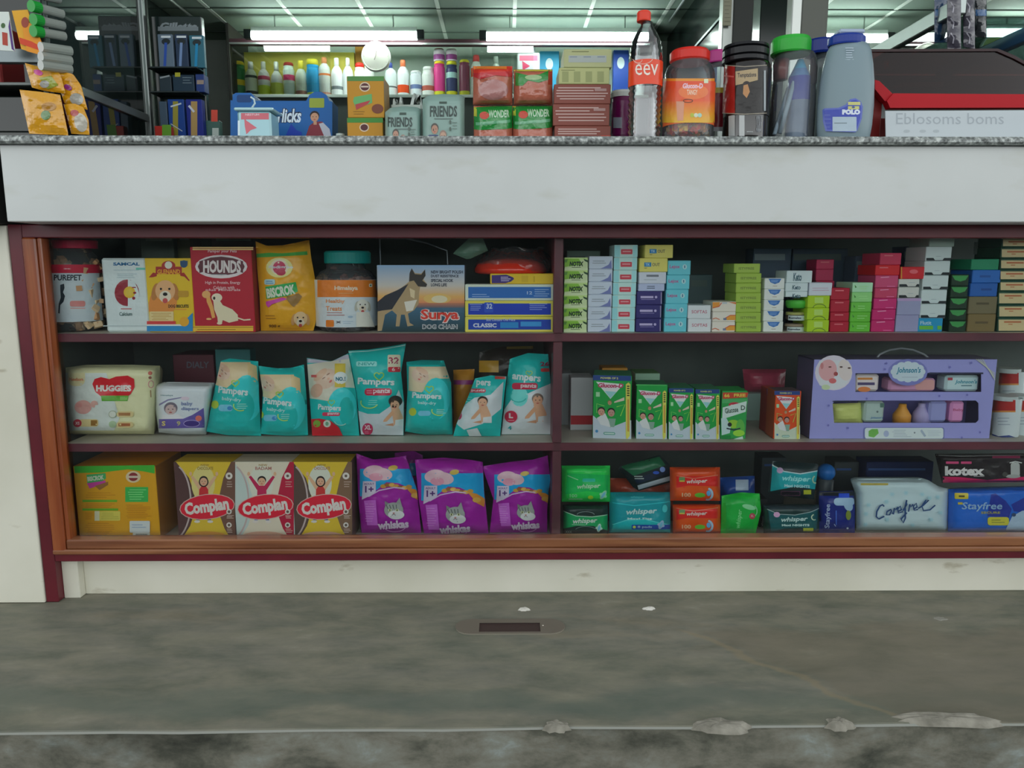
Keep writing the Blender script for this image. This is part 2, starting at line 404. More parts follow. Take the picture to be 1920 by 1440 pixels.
def fint(tab, t):
    if t <= tab[0][0]: return tab[0][1]
    for (a, va), (b, vb) in zip(tab, tab[1:]):
        if t <= b: return va + (vb - va) * (t - a) / max(1e-6, b - a)
    return tab[-1][1]
def pouch(name, label, cat, Lf, Rt, Tp, Bt, Yc, th, col, art=(), zb=None, pu=3, pv=4, wr=.003, group=None, m=None, seal=None, back=None, nu=22, nv=26, seed=0, asym=0):
    """soft pack: Lf/Rt are (y,x) edges, Tp/Bt are (x,y) edges in photo pixels, Yc its mid plane, th half thickness"""
    xl = lambda y: fint(Lf, y); xr = lambda y: fint(Rt, y); yt = lambda x: fint(Tp, x); yb = lambda x: fint(Bt, x)
    def uv(x, y):
        u = (x - xl(y)) / max(1, xr(y) - xl(y)); v = (y - yt(x)) / max(1, yb(x) - yt(x)); return min(1, max(0, u)), min(1, max(0, v))
    def h(x, y):
        u, v = uv(x, y); e = (1 - abs(2 * u - 1) ** pu) * (1 - abs(2 * v - 1) ** pv)
        vv = 1 + asym * (v - .5)
        nz = noise.noise(Vector((x * .035, y * .035, seed))) + .5 * noise.noise(Vector((x * .09, y * .09, seed + 5)))
        return th * e * vv + wr * nz * min(1, 6 * min(u, 1 - u)) * min(1, 6 * min(v + .02, 1.02 - v))
    def grid(u, v):
        x = xl(yt(0)) + u * 50; y = (Tp[0][1] + Bt[0][1]) / 2
        for _ in range(6):
            x = xl(y) + (xr(y) - xl(y)) * u; y = yt(x) + (yb(x) - yt(x)) * v
        return x, y
    def hin(x, y): return max(.0004, h(x, y) - .0022)
    mb = MB(); c = col; b = 0
    for s_ in (0, 1):
        for j in range(nv + 1):
            for i in range(nu + 1):
                x, y = grid(i / nu, j / nv); hh = max(0.0006, h(x, y)) if s_ else hin(x, y); p = W(x, y, Yc - (0 if s_ else hh)); mb.v.append((p.x, Yc + (hh if s_ else -hh), p.z))
    n1 = (nu + 1) * (nv + 1)
    for s_ in (0, 1):
        cc = lin(c if not s_ else (back or c))
        for j in range(nv):
            for i in range(nu):
                a = s_ * n1 + j * (nu + 1) + i; q = (a, a + 1, a + nu + 2, a + nu + 1); mb.f.append(q if s_ else q[::-1]); mb.c.append(cc)
    ring = [i for i in range(nu + 1)] + [j * (nu + 1) + nu for j in range(1, nv + 1)] + [nv * (nu + 1) + i for i in range(nu - 1, -1, -1)] + [j * (nu + 1) for j in range(nv - 1, 0, -1)]
    for a, b_ in zip(ring, ring[1:] + ring[:1]): mb.f.append((a, b_, n1 + b_, n1 + a)); mb.c.append(lin(c))
    def clamp(x, y):
        for _ in range(2):
            x = min(max(x, xl(y) + .5), xr(y) - .5); y = min(max(y, yt(x) + .5), yb(x) - .5)
        return x, y
    if seal: art = [R(xl(0) - 5, yt(0) - 20, xr(0) + 5, yt(0) + 3, seal)] + list(art)
    k_ = 16; ol = [grid(i / k_, 0) for i in range(k_)] + [grid(1, j / k_) for j in range(k_)] + [grid(1 - i / k_, 1) for i in range(k_)] + [grid(0, 1 - j / k_) for j in range(k_)]
    hf = lambda x, y: max(.0006, h(x, y))
    mb.art([G(ol, c)], Yc, h=hf, base=.0002, grid=5, clamp=clamp); mb.art(list(art), Yc, h=hf, base=.0009, step=.00012, grid=5, clamp=clamp)
    z0 = min(v[2] for v in mb.v); dz = (zb - z0) if zb is not None else 0
    zh = max(v[2] for v in mb.v) - z0
    if dz: mb.v = [(v[0], v[1], v[2] + dz * min(1, max(0, 1 - (v[2] - z0) / zh))) for v in mb.v]
    xs = [v[0] for v in mb.v]; o = mb.build(name, m or FILM, None, ((min(xs) + max(xs)) / 2, Yc, z0 + dz), True)
    return tag(o, label, cat, group)

def rings(cx, Y, prof, col=None):                              # (r_px, y_px[,colour]) -> world lathe profile, bottom to top
    out = []
    for p in prof:
        r = abs(W(cx + p[0], p[1], Y).x - W(cx, p[1], Y).x); out.append((r, W(cx, p[1], Y).z, p[2] if len(p) > 2 else col))
    return out
def cyl(X0, Y, R0, sy=1):                                       # where the ray through a photo pixel meets an upright cylinder
    def h(x, y, off=0):
        d = RM @ Vector(((x - 960) / F, -(y - 720) / F, -1)); r = R0 + off
        ox, oy, dx, dy = CAM.x - X0, (CAM.y - Y) / sy, d.x, d.y / sy
        a = dx * dx + dy * dy; b = ox * dx + oy * dy; c = ox * ox + oy * oy - r * r; q = b * b - a * c
        t = (-b - math.sqrt(q)) / a if q > 0 else -b / a
        p = CAM + d * t
        if q <= 0:
            vx, vy = p.x - X0, (p.y - Y) / sy; l = math.hypot(vx, vy); p = Vector((X0 + vx / l * r, Y + vy / l * r * sy, p.z))
        return p
    h.radial = True
    return h
def prad(cx, Y, r_px, y): return abs(W(cx + r_px, y, Y).x - W(cx, y, Y).x)

# ---------------------------------------------------------------- materials of the shell
GRANITE = ramp_mat('speckled_granite', [(.30, '3c403f'), (.45, '757a78'), (.55, '8f9593'), (.68, 'c3c8c4')], 130, .35, 3, spec=.4)
WHITE = ramp_mat('white_laminate', [(.30, 'bfc3c1'), (.7, 'cbcfcd')], 3, .32, 3, second=([(.30, 'c4c0aa'), (.42, 'ffffff')], 5, (1, 1, 2.5), .35))
CREAM = ramp_mat('worn_cream_laminate', [(.30, 'cccab8'), (.7, 'dfddce')], 3, .4, 4, second=([(.28, '8b7d58'), (.36, 'ffffff')], 9, (1, 1, 3), .5))
MAROON = ramp_mat('maroon_laminate', [(.3, '521420'), (.7, '641a26')], 9, .35, 3)
DMAROON = ramp_mat('shelf_edge_maroon', [(.3, '5a2a36'), (.7, '70343f')], 9, .4, 3)
WOOD = ramp_mat('varnished_wood', [(.25, '4c2a1a'), (.45, '74452c'), (.6, '8c5c3c'), (.8, '643c2a')], 7, .3, 7, (.35, 6, 6), coat=.3)
WOODV = ramp_mat('varnished_wood_upright', [(.25, '5a2812'), (.45, '823f1f'), (.6, '92502c'), (.8, '6a341a')], 7, .3, 7, (6, 6, .35), coat=.3)
GAIN = 1.5
FLOORM = ramp_mat('stained_cement', [(.24, '4a4e47'), (.40, '5e6057'), (.52, '6b6a60'), (.62, '727065'), (.78, '87857b')], 8, .6, 14, (.8, 1.9, 1), bump=.2, distort=.25, spec=.3, nr=.66,
                  second=([(.32, 'a2ada3'), (.44, 'd2d2c6'), (.56, 'f4f4f0'), (.68, 'e4dac8')], 3.4, (.6, 1.9, 1), .6))
RISER = ramp_mat('mottled_cement', [(.28, '34362f'), (.42, '55554b'), (.52, '6b695e'), (.62, '76786f'), (.75, '8c9594')], 11, .7, 12, (.8, 1, 1.5), bump=.35, distort=.2, spec=.3, nr=.66,
                 second=([(.34, '5c605c'), (.48, 'ffffff')], 3.2, (.7, 1, 1), .7))
def stains(m, YE):                                              # worn green band along the edge, browner newer cement at the right with a crumbly seam
    n = m.node_tree; L_ = n.links.new; p = n.nodes['Principled BSDF']; src = p.inputs['Base Color'].links[0].from_socket
    t = n.nodes.new('ShaderNodeTexCoord'); s_ = n.nodes.new('ShaderNodeSeparateXYZ'); L_(t.outputs['Object'], s_.inputs[0])
    mp = n.nodes.new('ShaderNodeMapping'); mp.inputs['Scale'].default_value = (.8, 2, 1); L_(t.outputs['Object'], mp.inputs[0])
    z = n.nodes.new('ShaderNodeTexNoise'); z.inputs['Scale'].default_value = 5; z.inputs['Detail'].default_value = 8; L_(mp.outputs[0], z.inputs['Vector'])
    def mth(op, a, b=None, c=None, cl=False):
        q = n.nodes.new('ShaderNodeMath'); q.operation = op; q.use_clamp = cl
        for k, v in enumerate((a, b, c)):
            if v is None: continue
            if isinstance(v, (int, float)): q.inputs[k].default_value = v
            else: L_(v, q.inputs[k])
        return q.outputs[0]
    nz = mth('SUBTRACT', z.outputs[0], .5)
    yy = mth('MULTIPLY_ADD', nz, .22, s_.outputs['Y'])
    d = mth('ABSOLUTE', mth('SUBTRACT', yy, YE + .075)); band = mth('MULTIPLY_ADD', d, -28, 1.35, True); band = mth('MULTIPLY', band, .55)
    xx = mth('MULTIPLY_ADD', s_.outputs['Y'], .95, s_.outputs['X']); xx = mth('MULTIPLY_ADD', nz, .16, xx)
    e = mth('SUBTRACT', xx, .235); rt = mth('MULTIPLY', e, 30, None, True)
    far = mth('MULTIPLY', mth('SUBTRACT', -.125, yy), 30, None, True); rt = mth('MULTIPLY', mth('MULTIPLY', rt, far), .5)
    cr = mth('MULTIPLY_ADD', mth('ABSOLUTE', e), -90, 1.4, True); cr = mth('MULTIPLY', mth('MULTIPLY', cr, far), .45)
    out = src
    for f, c_, bl in ((band, '5a655b', 'MIX'), (rt, '6e6655', 'MIX'), (cr, '8a7c60', 'MIX')):
        mx = n.nodes.new('ShaderNodeMix'); mx.data_type = 'RGBA'; mx.blend_type = bl; L_(f, mx.inputs[0]); L_(out, mx.inputs[6]); mx.inputs[7].default_value = (*lin(c_), 1); out = mx.outputs[2]
    L_(out, p.inputs['Base Color'])

GAIN = 1.12
ROAD = ramp_mat('road', [(.3, '3b3d3c'), (.7, '5b5d5c')], 5, .85)
FARW = ramp_mat('unseen_street_wall', [(.3, '2c3233'), (.7, '59605f')], .7, .9, 3, (1, 1, .6))
INW = ramp_mat('inner_wall', [(.3, '8f9a92'), (.7, 'a5b0a8')], 2, .7)
INDARK = ramp_mat('cabinet_inside', [(.3, '3c4846'), (.7, '55605c')], 4, .6)
SHELFT = ramp_mat('shelf_laminate', [(.3, 'a8a395'), (.7, 'c4bfb2')], 6, .5)

# ---------------------------------------------------------------- the setting
FE = W(960, 1364, 0); t_ = -CAM.z / (W(960, 1364, 0).z - CAM.z); YE = CAM.y + (0 - CAM.y) * t_     # front edge of the floor slab
stains(FLOORM, YE)
mb = MB(); N = 60                                               # floor slab with a slightly worn front edge, one mesh
xs = [-3.2 + 6.4 * i / N for i in range(N + 1)]
ed = [YE + .02 * (x / 3) + .004 * noise.noise(Vector((x * 5, 0, 0))) for x in xs]
for i in range(N):
    a, b = xs[i], xs[i + 1]
    mb.add([(a, ed[i] + .003, 0), (b, ed[i + 1] + .003, 0), (b, .6, 0), (a, .6, 0)], [(0, 1, 2, 3)], '6b6b60')
    mb.add([(a, ed[i], -.004), (b, ed[i + 1], -.004), (b, ed[i + 1] + .003, 0), (a, ed[i] + .003, 0)], [(0, 1, 2, 3)], '6b6b60')
mb.add([(-3.2, .6, 0), (4.6, .6, 0), (4.6, 4.3, 0), (-3.2, 4.3, 0)], [(0, 1, 2, 3)], '6b6b60')
tag(mb.build('floor', FLOORM), kind='structure')
mb = MB()
for i in range(N):
    a, b = xs[i], xs[i + 1]
    mb.add([(a, ed[i] - .01, -.18), (b, ed[i + 1] - .01, -.18), (b, ed[i + 1], -.004), (a, ed[i], -.004)], [(0, 1, 2, 3)], '6b6b60')
tag(mb.build('trim_step', RISER), kind='structure')
tag(MB().box(-16, 16, -13, YE + .1, -.3, -.18, '555555').build('floor_street', ROAD), kind='structure')
tag(MB().box(-14, 14, -10.4, -10, -.18, 1.35, '555555').build('wall_opposite_unseen', FARW), kind='structure')  # unseen wall, kept low so that sky light reaches the shelves

mb = MB()  # pale strip along the step edge, a highlight put into its colour
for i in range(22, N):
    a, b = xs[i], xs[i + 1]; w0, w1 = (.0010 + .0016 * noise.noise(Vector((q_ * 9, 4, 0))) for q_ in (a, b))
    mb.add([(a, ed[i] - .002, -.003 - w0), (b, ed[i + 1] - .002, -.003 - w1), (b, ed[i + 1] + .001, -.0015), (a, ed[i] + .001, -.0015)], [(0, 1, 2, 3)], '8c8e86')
tag(mb.build('trim_edge_highlight', MATTE), kind='structure')
CZ = W(960, 82, 4.0).z + .02                                    # ceiling height at the back wall
YB = 4.0
mb = MB().box(-3.2, 4.6, -.05, YB + .3, CZ, CZ + .05, '8fa296')
tile = 147 / F * (W(960, 0, 0).y * 0 + 1) * 4.75 * .95
xw = W(989, 2, CAM.y + (CZ - CAM.z) / math.tan(math.radians(PITCH + math.degrees(math.atan(718 / F))))).x
Yc0 = CAM.y + (CZ - CAM.z) / math.tan(math.radians(PITCH + math.degrees(math.atan(718 / F))))
for k in range(-8, 9):
    x = xw + k * tile; mb.box(x - .012, x + .012, 0, YB, CZ - .004, CZ, 'dfe8e0')
Yl = CAM.y + (CZ - CAM.z) / math.tan(math.radians(math.degrees(math.atan((720 - 16) / F)) - PITCH))
for k in range(-5, 3):
    y = Yl + k * tile * 1.0
    if 0 < y < YB: mb.box(-3.1, 4.5, y - .006, y + .006, CZ - .005, CZ, '4c5a52')
tag(mb.build('ceiling', MATTE), kind='structure')
tag(MB().box(-3.2, 4.6, YB, YB + .1, 0, CZ, '98a59c').build('wall_back', INW), kind='structure')
WLX = W(418, 76, YB).x - .02
tag(MB().box(-3.2, -3.1, .5, YB, 0, CZ, '4d5854').build('wall_left', INW), kind='structure')
tag(MB().box(4.5, 4.6, .5, YB, 0, CZ, '4d5854').build('wall_right', INW), kind='structure')

# ---------------------------------------------------------------- the counter: granite slab and display cabinet
mb = MB().bevbox(-1.60, XR, -.118, .50, Z_CT - .0145, Z_CT, '808683', .004)
tag(mb.build('granite_countertop', GRANITE, None, (0, .2, Z_CT)), 'long speckled grey granite slab lying on top of the white shop counter', 'countertop')

cab = thing('display_cabinet', 'white fronted shop counter with maroon framed glass display holding three shelves of goods', 'cabinet', (0, .2, 0))
def cp(name, args, m, label=None, col='808080'): return part(MB().bevbox(*args, col, .0015), name, m, cab, label=label)
XF = W(6, 345, -.10).x
cp('fascia_panel', (XF, XR, -.10, .48, Z_FB, Z_CT - .015), WHITE, 'white overhanging front panel')
ZF0 = W(960, 1050, 0).z; ZF1 = Z_FB - .0005
xo = XL; xi = XL + .028                                         # maroon outer upright, wood moulding beside it
cp('frame', (xo, xi, -.002, .05, .001, ZF1), MAROON, 'maroon outer upright')
ZW0 = W(960, 1036, 0).z; ZW1 = W(960, 1009, 0).z; ZT0 = W(960, 446, 0).z
cp('frame', (xi, XR, -.001, .05, ZF0, ZW0), MAROON, 'maroon bottom rail')
cp('frame', (xi, XR, -.001, .05, ZT0, ZF1), MAROON, 'dark maroon top rail')
mb = MB()
mb.bevbox(xi, xi + .029, -.006, .03, ZW0, ZT0, 'a05030', .003); mb.bevbox(xi + .029, xi + .038, .0, .03, ZW0, ZT0, 'a05030', .002)
part(mb, 'wood_moulding', WOODV, cab, label='orange brown wooden upright')
mb = MB(); xw_ = xi + .038
mb.bevbox(xi, XR, -.008, .016, ZW0, ZW0 + .012, 'a05030', .003); mb.bevbox(xi + .03, XR, -.004, .03, ZW0 + .012, ZW1, 'a05030', .003)
part(mb, 'wood_moulding', WOOD, cab, label='brown wooden sill strip')
cp('kick_panel', (XL + .065, XR, .042, .06, .0, ZF0 + .002), CREAM, 'cream kick board with scuffs')
cp('kick_return', (xi, XL + .065, .02, .06, .0, ZF0 - .0005), CREAM)
SD = KB - .005
def shelf(z, name='shelf'):
    s_ = part(MB().bevbox(xi + .026, XR, .036, SD, z - .016, z, '808080', .001), name, SHELFT, cab)
    part(MB().bevbox(xi + .026, XR, .030, .0355, z - .018, z + .0002, '808080', .001), 'edge_band', DMAROON, s_, label='maroon shelf edge')
shelf(Z1); shelf(Z2); cp('shelf', (xi + .026, XR, .051, SD, Z3 - .018, Z3), SHELFT)
dx0 = W(1037, 700, .03).x; dx1 = W(1054, 700, .03).x
for a, b in ((Z1 + .0005, ZF1 - .001), (Z2 + .0005, Z1 - .019), (Z3 + .0005, Z2 - .019)):
    cp('divider', (dx0, dx1, .030, SD, a, b), DMAROON)
cp('back_panel', (XL, XR, KB, KB + .015, .0, ZF1 - .001), INDARK)
cp('side_panel', (XL, XL + .018, .051, KB, .0, Z_FB - .001), INDARK)
gx = (xi + .039, dx1 - .002, XR)
for a, b, y in ((gx[0], gx[1], .021), (dx0 + .002, gx[2], .0265)):
    part(MB().box(a, b, y, y + .0001, ZW1 - .004, ZT0 + .004, 'ffffff'), 'glass_pane', PANE, cab)

sc = thing('side_counter', 'white counter end panel left of the maroon framed display cabinet', 'counter', (XL - .3, .2, 0))
part(MB().bevbox(-1.9, XL - .001, -.006, .45, .001, ZF1 - .002, 'cccccc', .002), 'front_panel', CREAM, sc)
part(MB().bevbox(-1.9, XL - .002, -.085, .45, ZF1, Z_CT - .016, '333333', .002), 'upper_box', mat('dark_box', .5, kind='c', color='2a2c2a'), sc, label='dark upper box at the left edge')

# ---------------------------------------------------------------- floor hardware, scraps, cement lumps
zf = lambda px, py: (lambda d: CAM + d * (-CAM.z / d.z))(RM @ Vector(((px - 960) / F, -(py - 720) / F, -1)))
a = zf(852, 1191); b = zf(1057, 1162); c1 = zf(898, 1187); c2 = zf(1012, 1170)
pl = thing('lock_plate', 'brown metal shutter lock plate set into the cement floor in front of the counter', 'floor plate', ((a.x + b.x) / 2, (a.y + b.y) / 2, 0))
mb = MB(); n = 8; P = []
r = (b.y - a.y) / 2 * .98
for (cx, a0) in ((b.x - r, -90), (a.x + r, 90)):
    for i in range(n + 1): t = math.radians(a0 + 180 * i / n); P.append((cx + r * math.cos(t), (a.y + b.y) / 2 + r * math.sin(t)))
hole = [(c1.x, c1.y), (c2.x, c1.y), (c2.x, c2.y), (c1.x, c2.y)]
tri = tessellate_polygon([[Vector((x, y, 0)) for x, y in P], [Vector((x, y, 0)) for x, y in hole]])
allp = P + hole; mb.add([(x, y, .003) for x, y in allp], [tuple(t) for t in tri], '726b60')
m_ = len(P); mb.add([(x, y, .0) for x, y in P] + [(x, y, .003) for x, y in P], [(i, (i + 1) % m_, m_ + (i + 1) % m_, m_ + i) for i in range(m_)], '8a8578')
part(mb, 'plate', mat('tarnished_metal', .45, metal=.3), pl)
mb = MB(); mb.add([(x, y, .0012) for x, y in hole], [(0, 1, 2, 3)], '3a2a26')
mb.add([(x, y, .003) for x, y in hole] + [(x, y, .0012) for x, y in hole], [(i, (i + 1) % 4, 4 + (i + 1) % 4, 4 + i) for i in range(4)], '2c211e')
part(mb, 'slot', MATTE, pl, label='dark rectangular slot')
q = zf(1018, 1175); part(MB().lathe([(.002, .003, 'b5b0a4'), (.0016, .0042, 'b5b0a4')], q.x, q.y, 10), 'screw', METAL, pl)
def blob(name, label, cat, px, py, rx, ry, hgt, colr, m, seed, z=0, group=None, Yo=0):
    c = zf(px, py); r = random.Random(seed); mb = MB(); n = 18; rr_ = [1 + r.uniform(-.25, .25) for _ in range(n)]; V = [(c.x, c.y + Yo, z + hgt)]
    for k, f in enumerate((.4, .75, 1.0)):
        for i in range(n):
            t = 2 * math.pi * i / n; V.append((c.x + rx * rr_[i] * f * math.cos(t), c.y + Yo + ry * rr_[i] * f * math.sin(t), z + hgt * (1, .7, 0)[k] * (1 + r.uniform(-.2, .2)) + (.0004 if k < 2 else -.0005)))
    Fc = [(0, 1 + i, 1 + (i + 1) % n) for i in range(n)]
    for k in range(2): Fc += [(1 + k * n + i, 1 + (k + 1) * n + i, 1 + (k + 1) * n + (i + 1) % n, 1 + k * n + (i + 1) % n) for i in range(n)]
    mb.add(V, Fc, colr); return tag(mb.build(name, m, None, (c.x, c.y + Yo, z)), label, cat, group)
PAP = mat('scrap_paper', .8)
blob('paper_scrap', 'small crumpled white scrap just above the floor lock plate', 'litter', 983, 1143, .013, .008, .004, 'c9c7bd', PAP, 3)
blob('paper_scrap', 'small pointed white scrap on the floor right of the lock plate', 'litter', 1217, 1142, .014, .007, .004, 'd0cec6', PAP, 5)
blob('paper_scrap', 'faint grey smear of paper on the floor at the far right', 'litter', 1762, 1160, .016, .010, .001, '87867c', PAP, 7)
LUMP = ramp_mat('dry_cement', [(.3, '6f6c61'), (.7, '9a968a')], 40, .9, 5, bump=.5)
for (px, py, rx, ry, lb, sd) in ((1043, 1361, .022, .014, 'small tan lump of dried cement on the step edge near the middle', 1), (1348, 1360, .048, .018, 'wide pale crusty cement patch on the step edge', 2),
                             (1573, 1356, .024, .016, 'small pale cement lump on the step edge between two wider patches', 3), (1772, 1348, .10, .020, 'long flat grey cement patch at the right end of the step edge', 4), (1010, 1143 + 0, .0, .0, '', 0)):
    if rx: blob('cement_lump', lb, 'cement', px, py, rx, ry, .010, '8d887a', LUMP, sd, -.004, 'cement lumps on the step edge')
c = zf(1350, 1364)
mb = MB(); r = random.Random(9); P = [(c.x + .052 * math.cos(t / 12 * 6.283) * (1 + r.uniform(-.2, .2)), -.016 + .014 * math.sin(t / 12 * 6.283) * (1 + r.uniform(-.2, .2))) for t in range(12)]

# ================================================================ left bay, top shelf
GAIN = 1.45
YF = .066
# --- clear jar of dog chews with white label
def jar(name, label, cat, cx, Y, prof, bodycol, clear=CLEAR, group=None, zb=None, n=32, sx=1, sy=1):
    P = rings(cx, Y, prof, bodycol)
    if zb is not None: P = [(r, z + (zb - P[0][1]) * max(0, 1 - (z - P[0][1]) / (P[-1][1] - P[0][1])), c) for r, z, c in P]
    wc = W(cx, prof[0][1], Y); t = thing(name, label, cat, (wc.x, Y, P[0][1]), group)
    part(MB().lathe(P, wc.x, Y, n, sx, sy), 'body', clear, t, True); return t, wc.x, P[0][1]
def wrap_label(t, cx, Y, r_px, y0, y1, art, colr, m=None, name='label', half=1, label=None, sy=1):
    X0 = t.location.x; R0 = prad(cx, Y, r_px, (y0 + y1) / 2) + .0008; Z0, Z1_ = W(cx, y1, Y - R0).z, W(cx, y0, Y - R0).z
    mb = MB(); n = 40; a0 = math.pi * (1 - half) * .5
    for z in (Z0, Z1_):
        for i in range(n + 1):
            a = math.pi + a0 + (math.pi - 2 * a0) * i / n; mb.v.append((X0 + R0 * math.cos(a), Y + R0 * sy * math.sin(a), z))
    for i in range(n): mb.f.append((i, i + 1, n + 2 + i, n + 1 + i)); mb.c.append(lin(colr))
    mb.art(list(art), Y, h=cyl(X0, Y, R0, sy), base=.0006, step=.00006, grid=4)
    return part(mb, name, m or FILM, t, True, label=label)
def lid(t, cx, Y, prof, colr, label=None, n=36, ridged=True):
    P = rings(cx, Y, prof, colr); mb = MB().lathe(P, W(cx, prof[0][1], Y).x, Y, n); return part(mb, 'lid', PLAST, t, not ridged, label=label)
def chunks(t, cx, Y, r_px, y0, y1, cols, n, s=.012, sx=1, sy=1, seed=1, name='contents'):
    r = random.Random(seed); mb = MB(); a = W(cx, y0, Y); b = W(cx, y1, Y); R0 = abs(W(cx + r_px, y1, Y).x - b.x)
    for i in range(n):
        an = r.uniform(0, 6.28); q = R0 * math.sqrt(r.uniform(.25, 1)) * .86; z = r.uniform(b.z + s * .8, a.z - s * .5)
        px, py = a.x + q * math.cos(an) * sx, Y + q * math.sin(an) * sy; L3 = [s * r.uniform(.6, 1.3) for _ in range(3)]
        M = Euler((r.uniform(0, 3), r.uniform(0, 3), r.uniform(0, 3))).to_matrix(); cc = r.choice(cols)
        V = [M @ Vector((i_ * L3[0], j * L3[1] * .6, k * L3[2] * .8)) + Vector((px, py, z)) for i_ in (-1, 1) for j in (-1, 1) for k in (-1, 1)]
        mb.add(V, [(0, 1, 3, 2), (4, 6, 7, 5), (0, 4, 5, 1), (2, 3, 7, 6), (0, 2, 6, 4), (1, 5, 7, 3)], cc)
    return tag(part(mb, name, mat('food_pieces', .7), t), kind='stuff')

Yj = YF + .055
t, jx, jz = jar('treat_jar', 'clear jar of dog chews with dark pink lid and white wrapped label, far left', 'jar', 146, Yj,
                [(40, 622), (46, 616), (48, 600), (48, 520), (49, 500), (44, 480), (34, 468), (33, 462)], 'ffffff', zb=Z1 + .0005)
lid(t, 141, Yj, [(38, 466), (39, 452), (36, 450)], 'b01840', 'dark pink screw lid')
chunks(t, 146, Yj, 44, 482, 615, ['c9a37c', 'b58a62', 'd8bd98'], 150, .008)
wrap_label(t, 146, Yj, 49, 496, 604, [R(96, 496, 196, 512, 'b81c3a'), T('PUREPET', 101, 515, 153, 526, '24303c', bold=.03), T('x', 118, 503, 134, 505, 'e9c9cf'),
    G([(113, 534), (120, 532), (121, 540), (118, 548), (122, 555), (119, 566), (113, 572), (112, 588), (109, 587), (110, 570), (114, 558), (113, 545)], '26303a'),
    RR(131, 564, 160, 575, 4, 'c9807c'), R(132, 577, 160, 579, 'd9a8a4'), lines(160, 530, 190, 592, 4, 'b9cbd4', 1), lines(110, 592, 190, 600, 2, 'b9c5cc', 1)], 'c6d3d9', label='white and crimson printed wrap')

carton('product_tin', 'white wrapped pack with half maroon disc and yellow core, beside the dog chew jar', 'pack', 194, 484, 277, 617, YF, .055, 'cfdbdc', [
    T('SAMCAL', 212, 492, 262, 498, '1f5f8c', bold=.05), R(255, 502, 272, 506, '5fb0a0'), lines(208, 505, 262, 508, 1, '8fa6ae'), lines(217, 512, 262, 522, 3, '8fa6ae'),
    E(238, 549, 23, 25, '8a2a36'), G([(240, 524), (252, 528), (258, 540), (262, 553), (255, 572), (240, 574)], 'cfdbdc'), E(243, 548, 11, 11, 'd6b23a'), E(243, 548, 7, 7, 'e6c850'),
    R(248, 538, 255, 540, '8a2a36'), E(253, 549, 3, 2, '8a2a36'), E(251, 559, 3, 3, '8a2a36'), R(227, 578, 247, 580, 'b06a6a'), T('Calcium', 224, 585, 248, 592, '3c5a58'), R(194, 610, 277, 612, 'a9b6b8')],
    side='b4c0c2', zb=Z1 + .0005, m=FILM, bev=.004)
carton('biscuit_box', 'yellow dog biscuit box with maroon ribbon and golden retriever face', 'box', 276, 484, 362, 621, YF, .06, 'd8b62a', [
    G([(279, 520), (287, 511), (292, 512), (292, 505), (340, 505), (340, 512), (345, 511), (356, 526), (354, 527), (346, 519), (338, 517), (338, 513), (294, 513), (294, 518), (286, 520)], '9a2f2a'),
    E(316, 498, 13, 9, '9a2f2a'), R(292, 500, 341, 514, '9a2f2a'), E(316, 497, 7, 7, 'd9dccd'), T('GLENAND', 295, 505, 338, 514, 'e0a030', bold=.04),
    E(345, 495, 7, 7, '2c4a6c'), R(338, 489, 352, 494, '2c4a6c'), E(306, 566, 26, 26, 'c9803c'), R(279, 566, 322, 584, 'c9803c'), dogface(310, 545, 22, 'd9a878', 'a8703c'), RR(334, 545, 354, 557, 3, 'b0882c'),
    T('DOG BISCUITS', 316, 571, 354, 577, '2c2a28', bold=.03), R(320, 579, 350, 581, 'c98a3c'), RR(281, 584, 326, 602, 2, 'd8c48c'), lines(284, 586, 324, 601, 5, 'b08a4c', 1),
    R(276, 602, 330, 608, 'c03c3c'), R(276, 608, 348, 611, 'e0e0da'), G([(276, 611), (350, 611), (352, 596), (362, 586), (362, 621), (276, 621)], '2a7cb4'), E(346, 603, 9, 9, 'd8a02c')],
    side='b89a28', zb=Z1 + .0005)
carton('biscuit_box', 'tall red dog food box with white oval and two pale seated dogs', 'box', 361, 463, 475, 621, YF, .062, 'a31f30', [
    R(361, 463, 475, 469, 'd2b678'), R(361, 465.5, 475, 466.5, '8a2a20'), R(361, 611, 475, 621, 'd0a83a'), R(361, 613, 475, 614, '8a5a20'), lines(366, 616, 472, 620, 1, '8a6420', 1.4),
    T('Pamper your Pets', 390, 468, 444, 475, 'e8c8cc'), E(415, 500, 49, 22, 'd8d2d4'), E(415, 500, 44, 16, '5a2f38'), G([(374, 490), (395, 483), (415, 481), (437, 484), (456, 490), (456, 512), (437, 505), (415, 503), (395, 506), (374, 512)], '5a2f38'),
    T('HOUNDS', 381, 488, 452, 512, 'efe9e9', bold=.045), lines(395, 513, 440, 517, 1, '9ab0b4', 1), T('High in Protein, Energy', 385, 527, 451, 534, 'e6bcc0'), T('Calcium with', 400, 536, 440, 542, 'e6bcc0'), T('plus Minerals', 386, 541, 451, 547, 'e6bcc0'),
    G([(386, 548), (392, 548), (395, 560), (400, 575), (404, 595), (398, 597), (394, 580), (388, 566)], 'd09a54'), E(387, 552, 8, 7, 'cf9c62'),
    G([(400, 562), (410, 560), (418, 572), (436, 580), (446, 590), (447, 601), (430, 605), (418, 600), (416, 607), (409, 607), (408, 595), (402, 580)], 'dcd3b4'), E(407, 558, 10, 8, 'e4dcc2'), E(402, 559, 2.2, 3, '2a2422'),
    L([(446, 596), (458, 600), (470, 599)], 2.5, 'dcd3b4'), E(412, 606, 5, 2.5, 'dcd3b4'), E(392, 598, 5, 2, 'cfa468')],
    side='7c2a30', top='b8a06c', zb=Z1 + .0005)
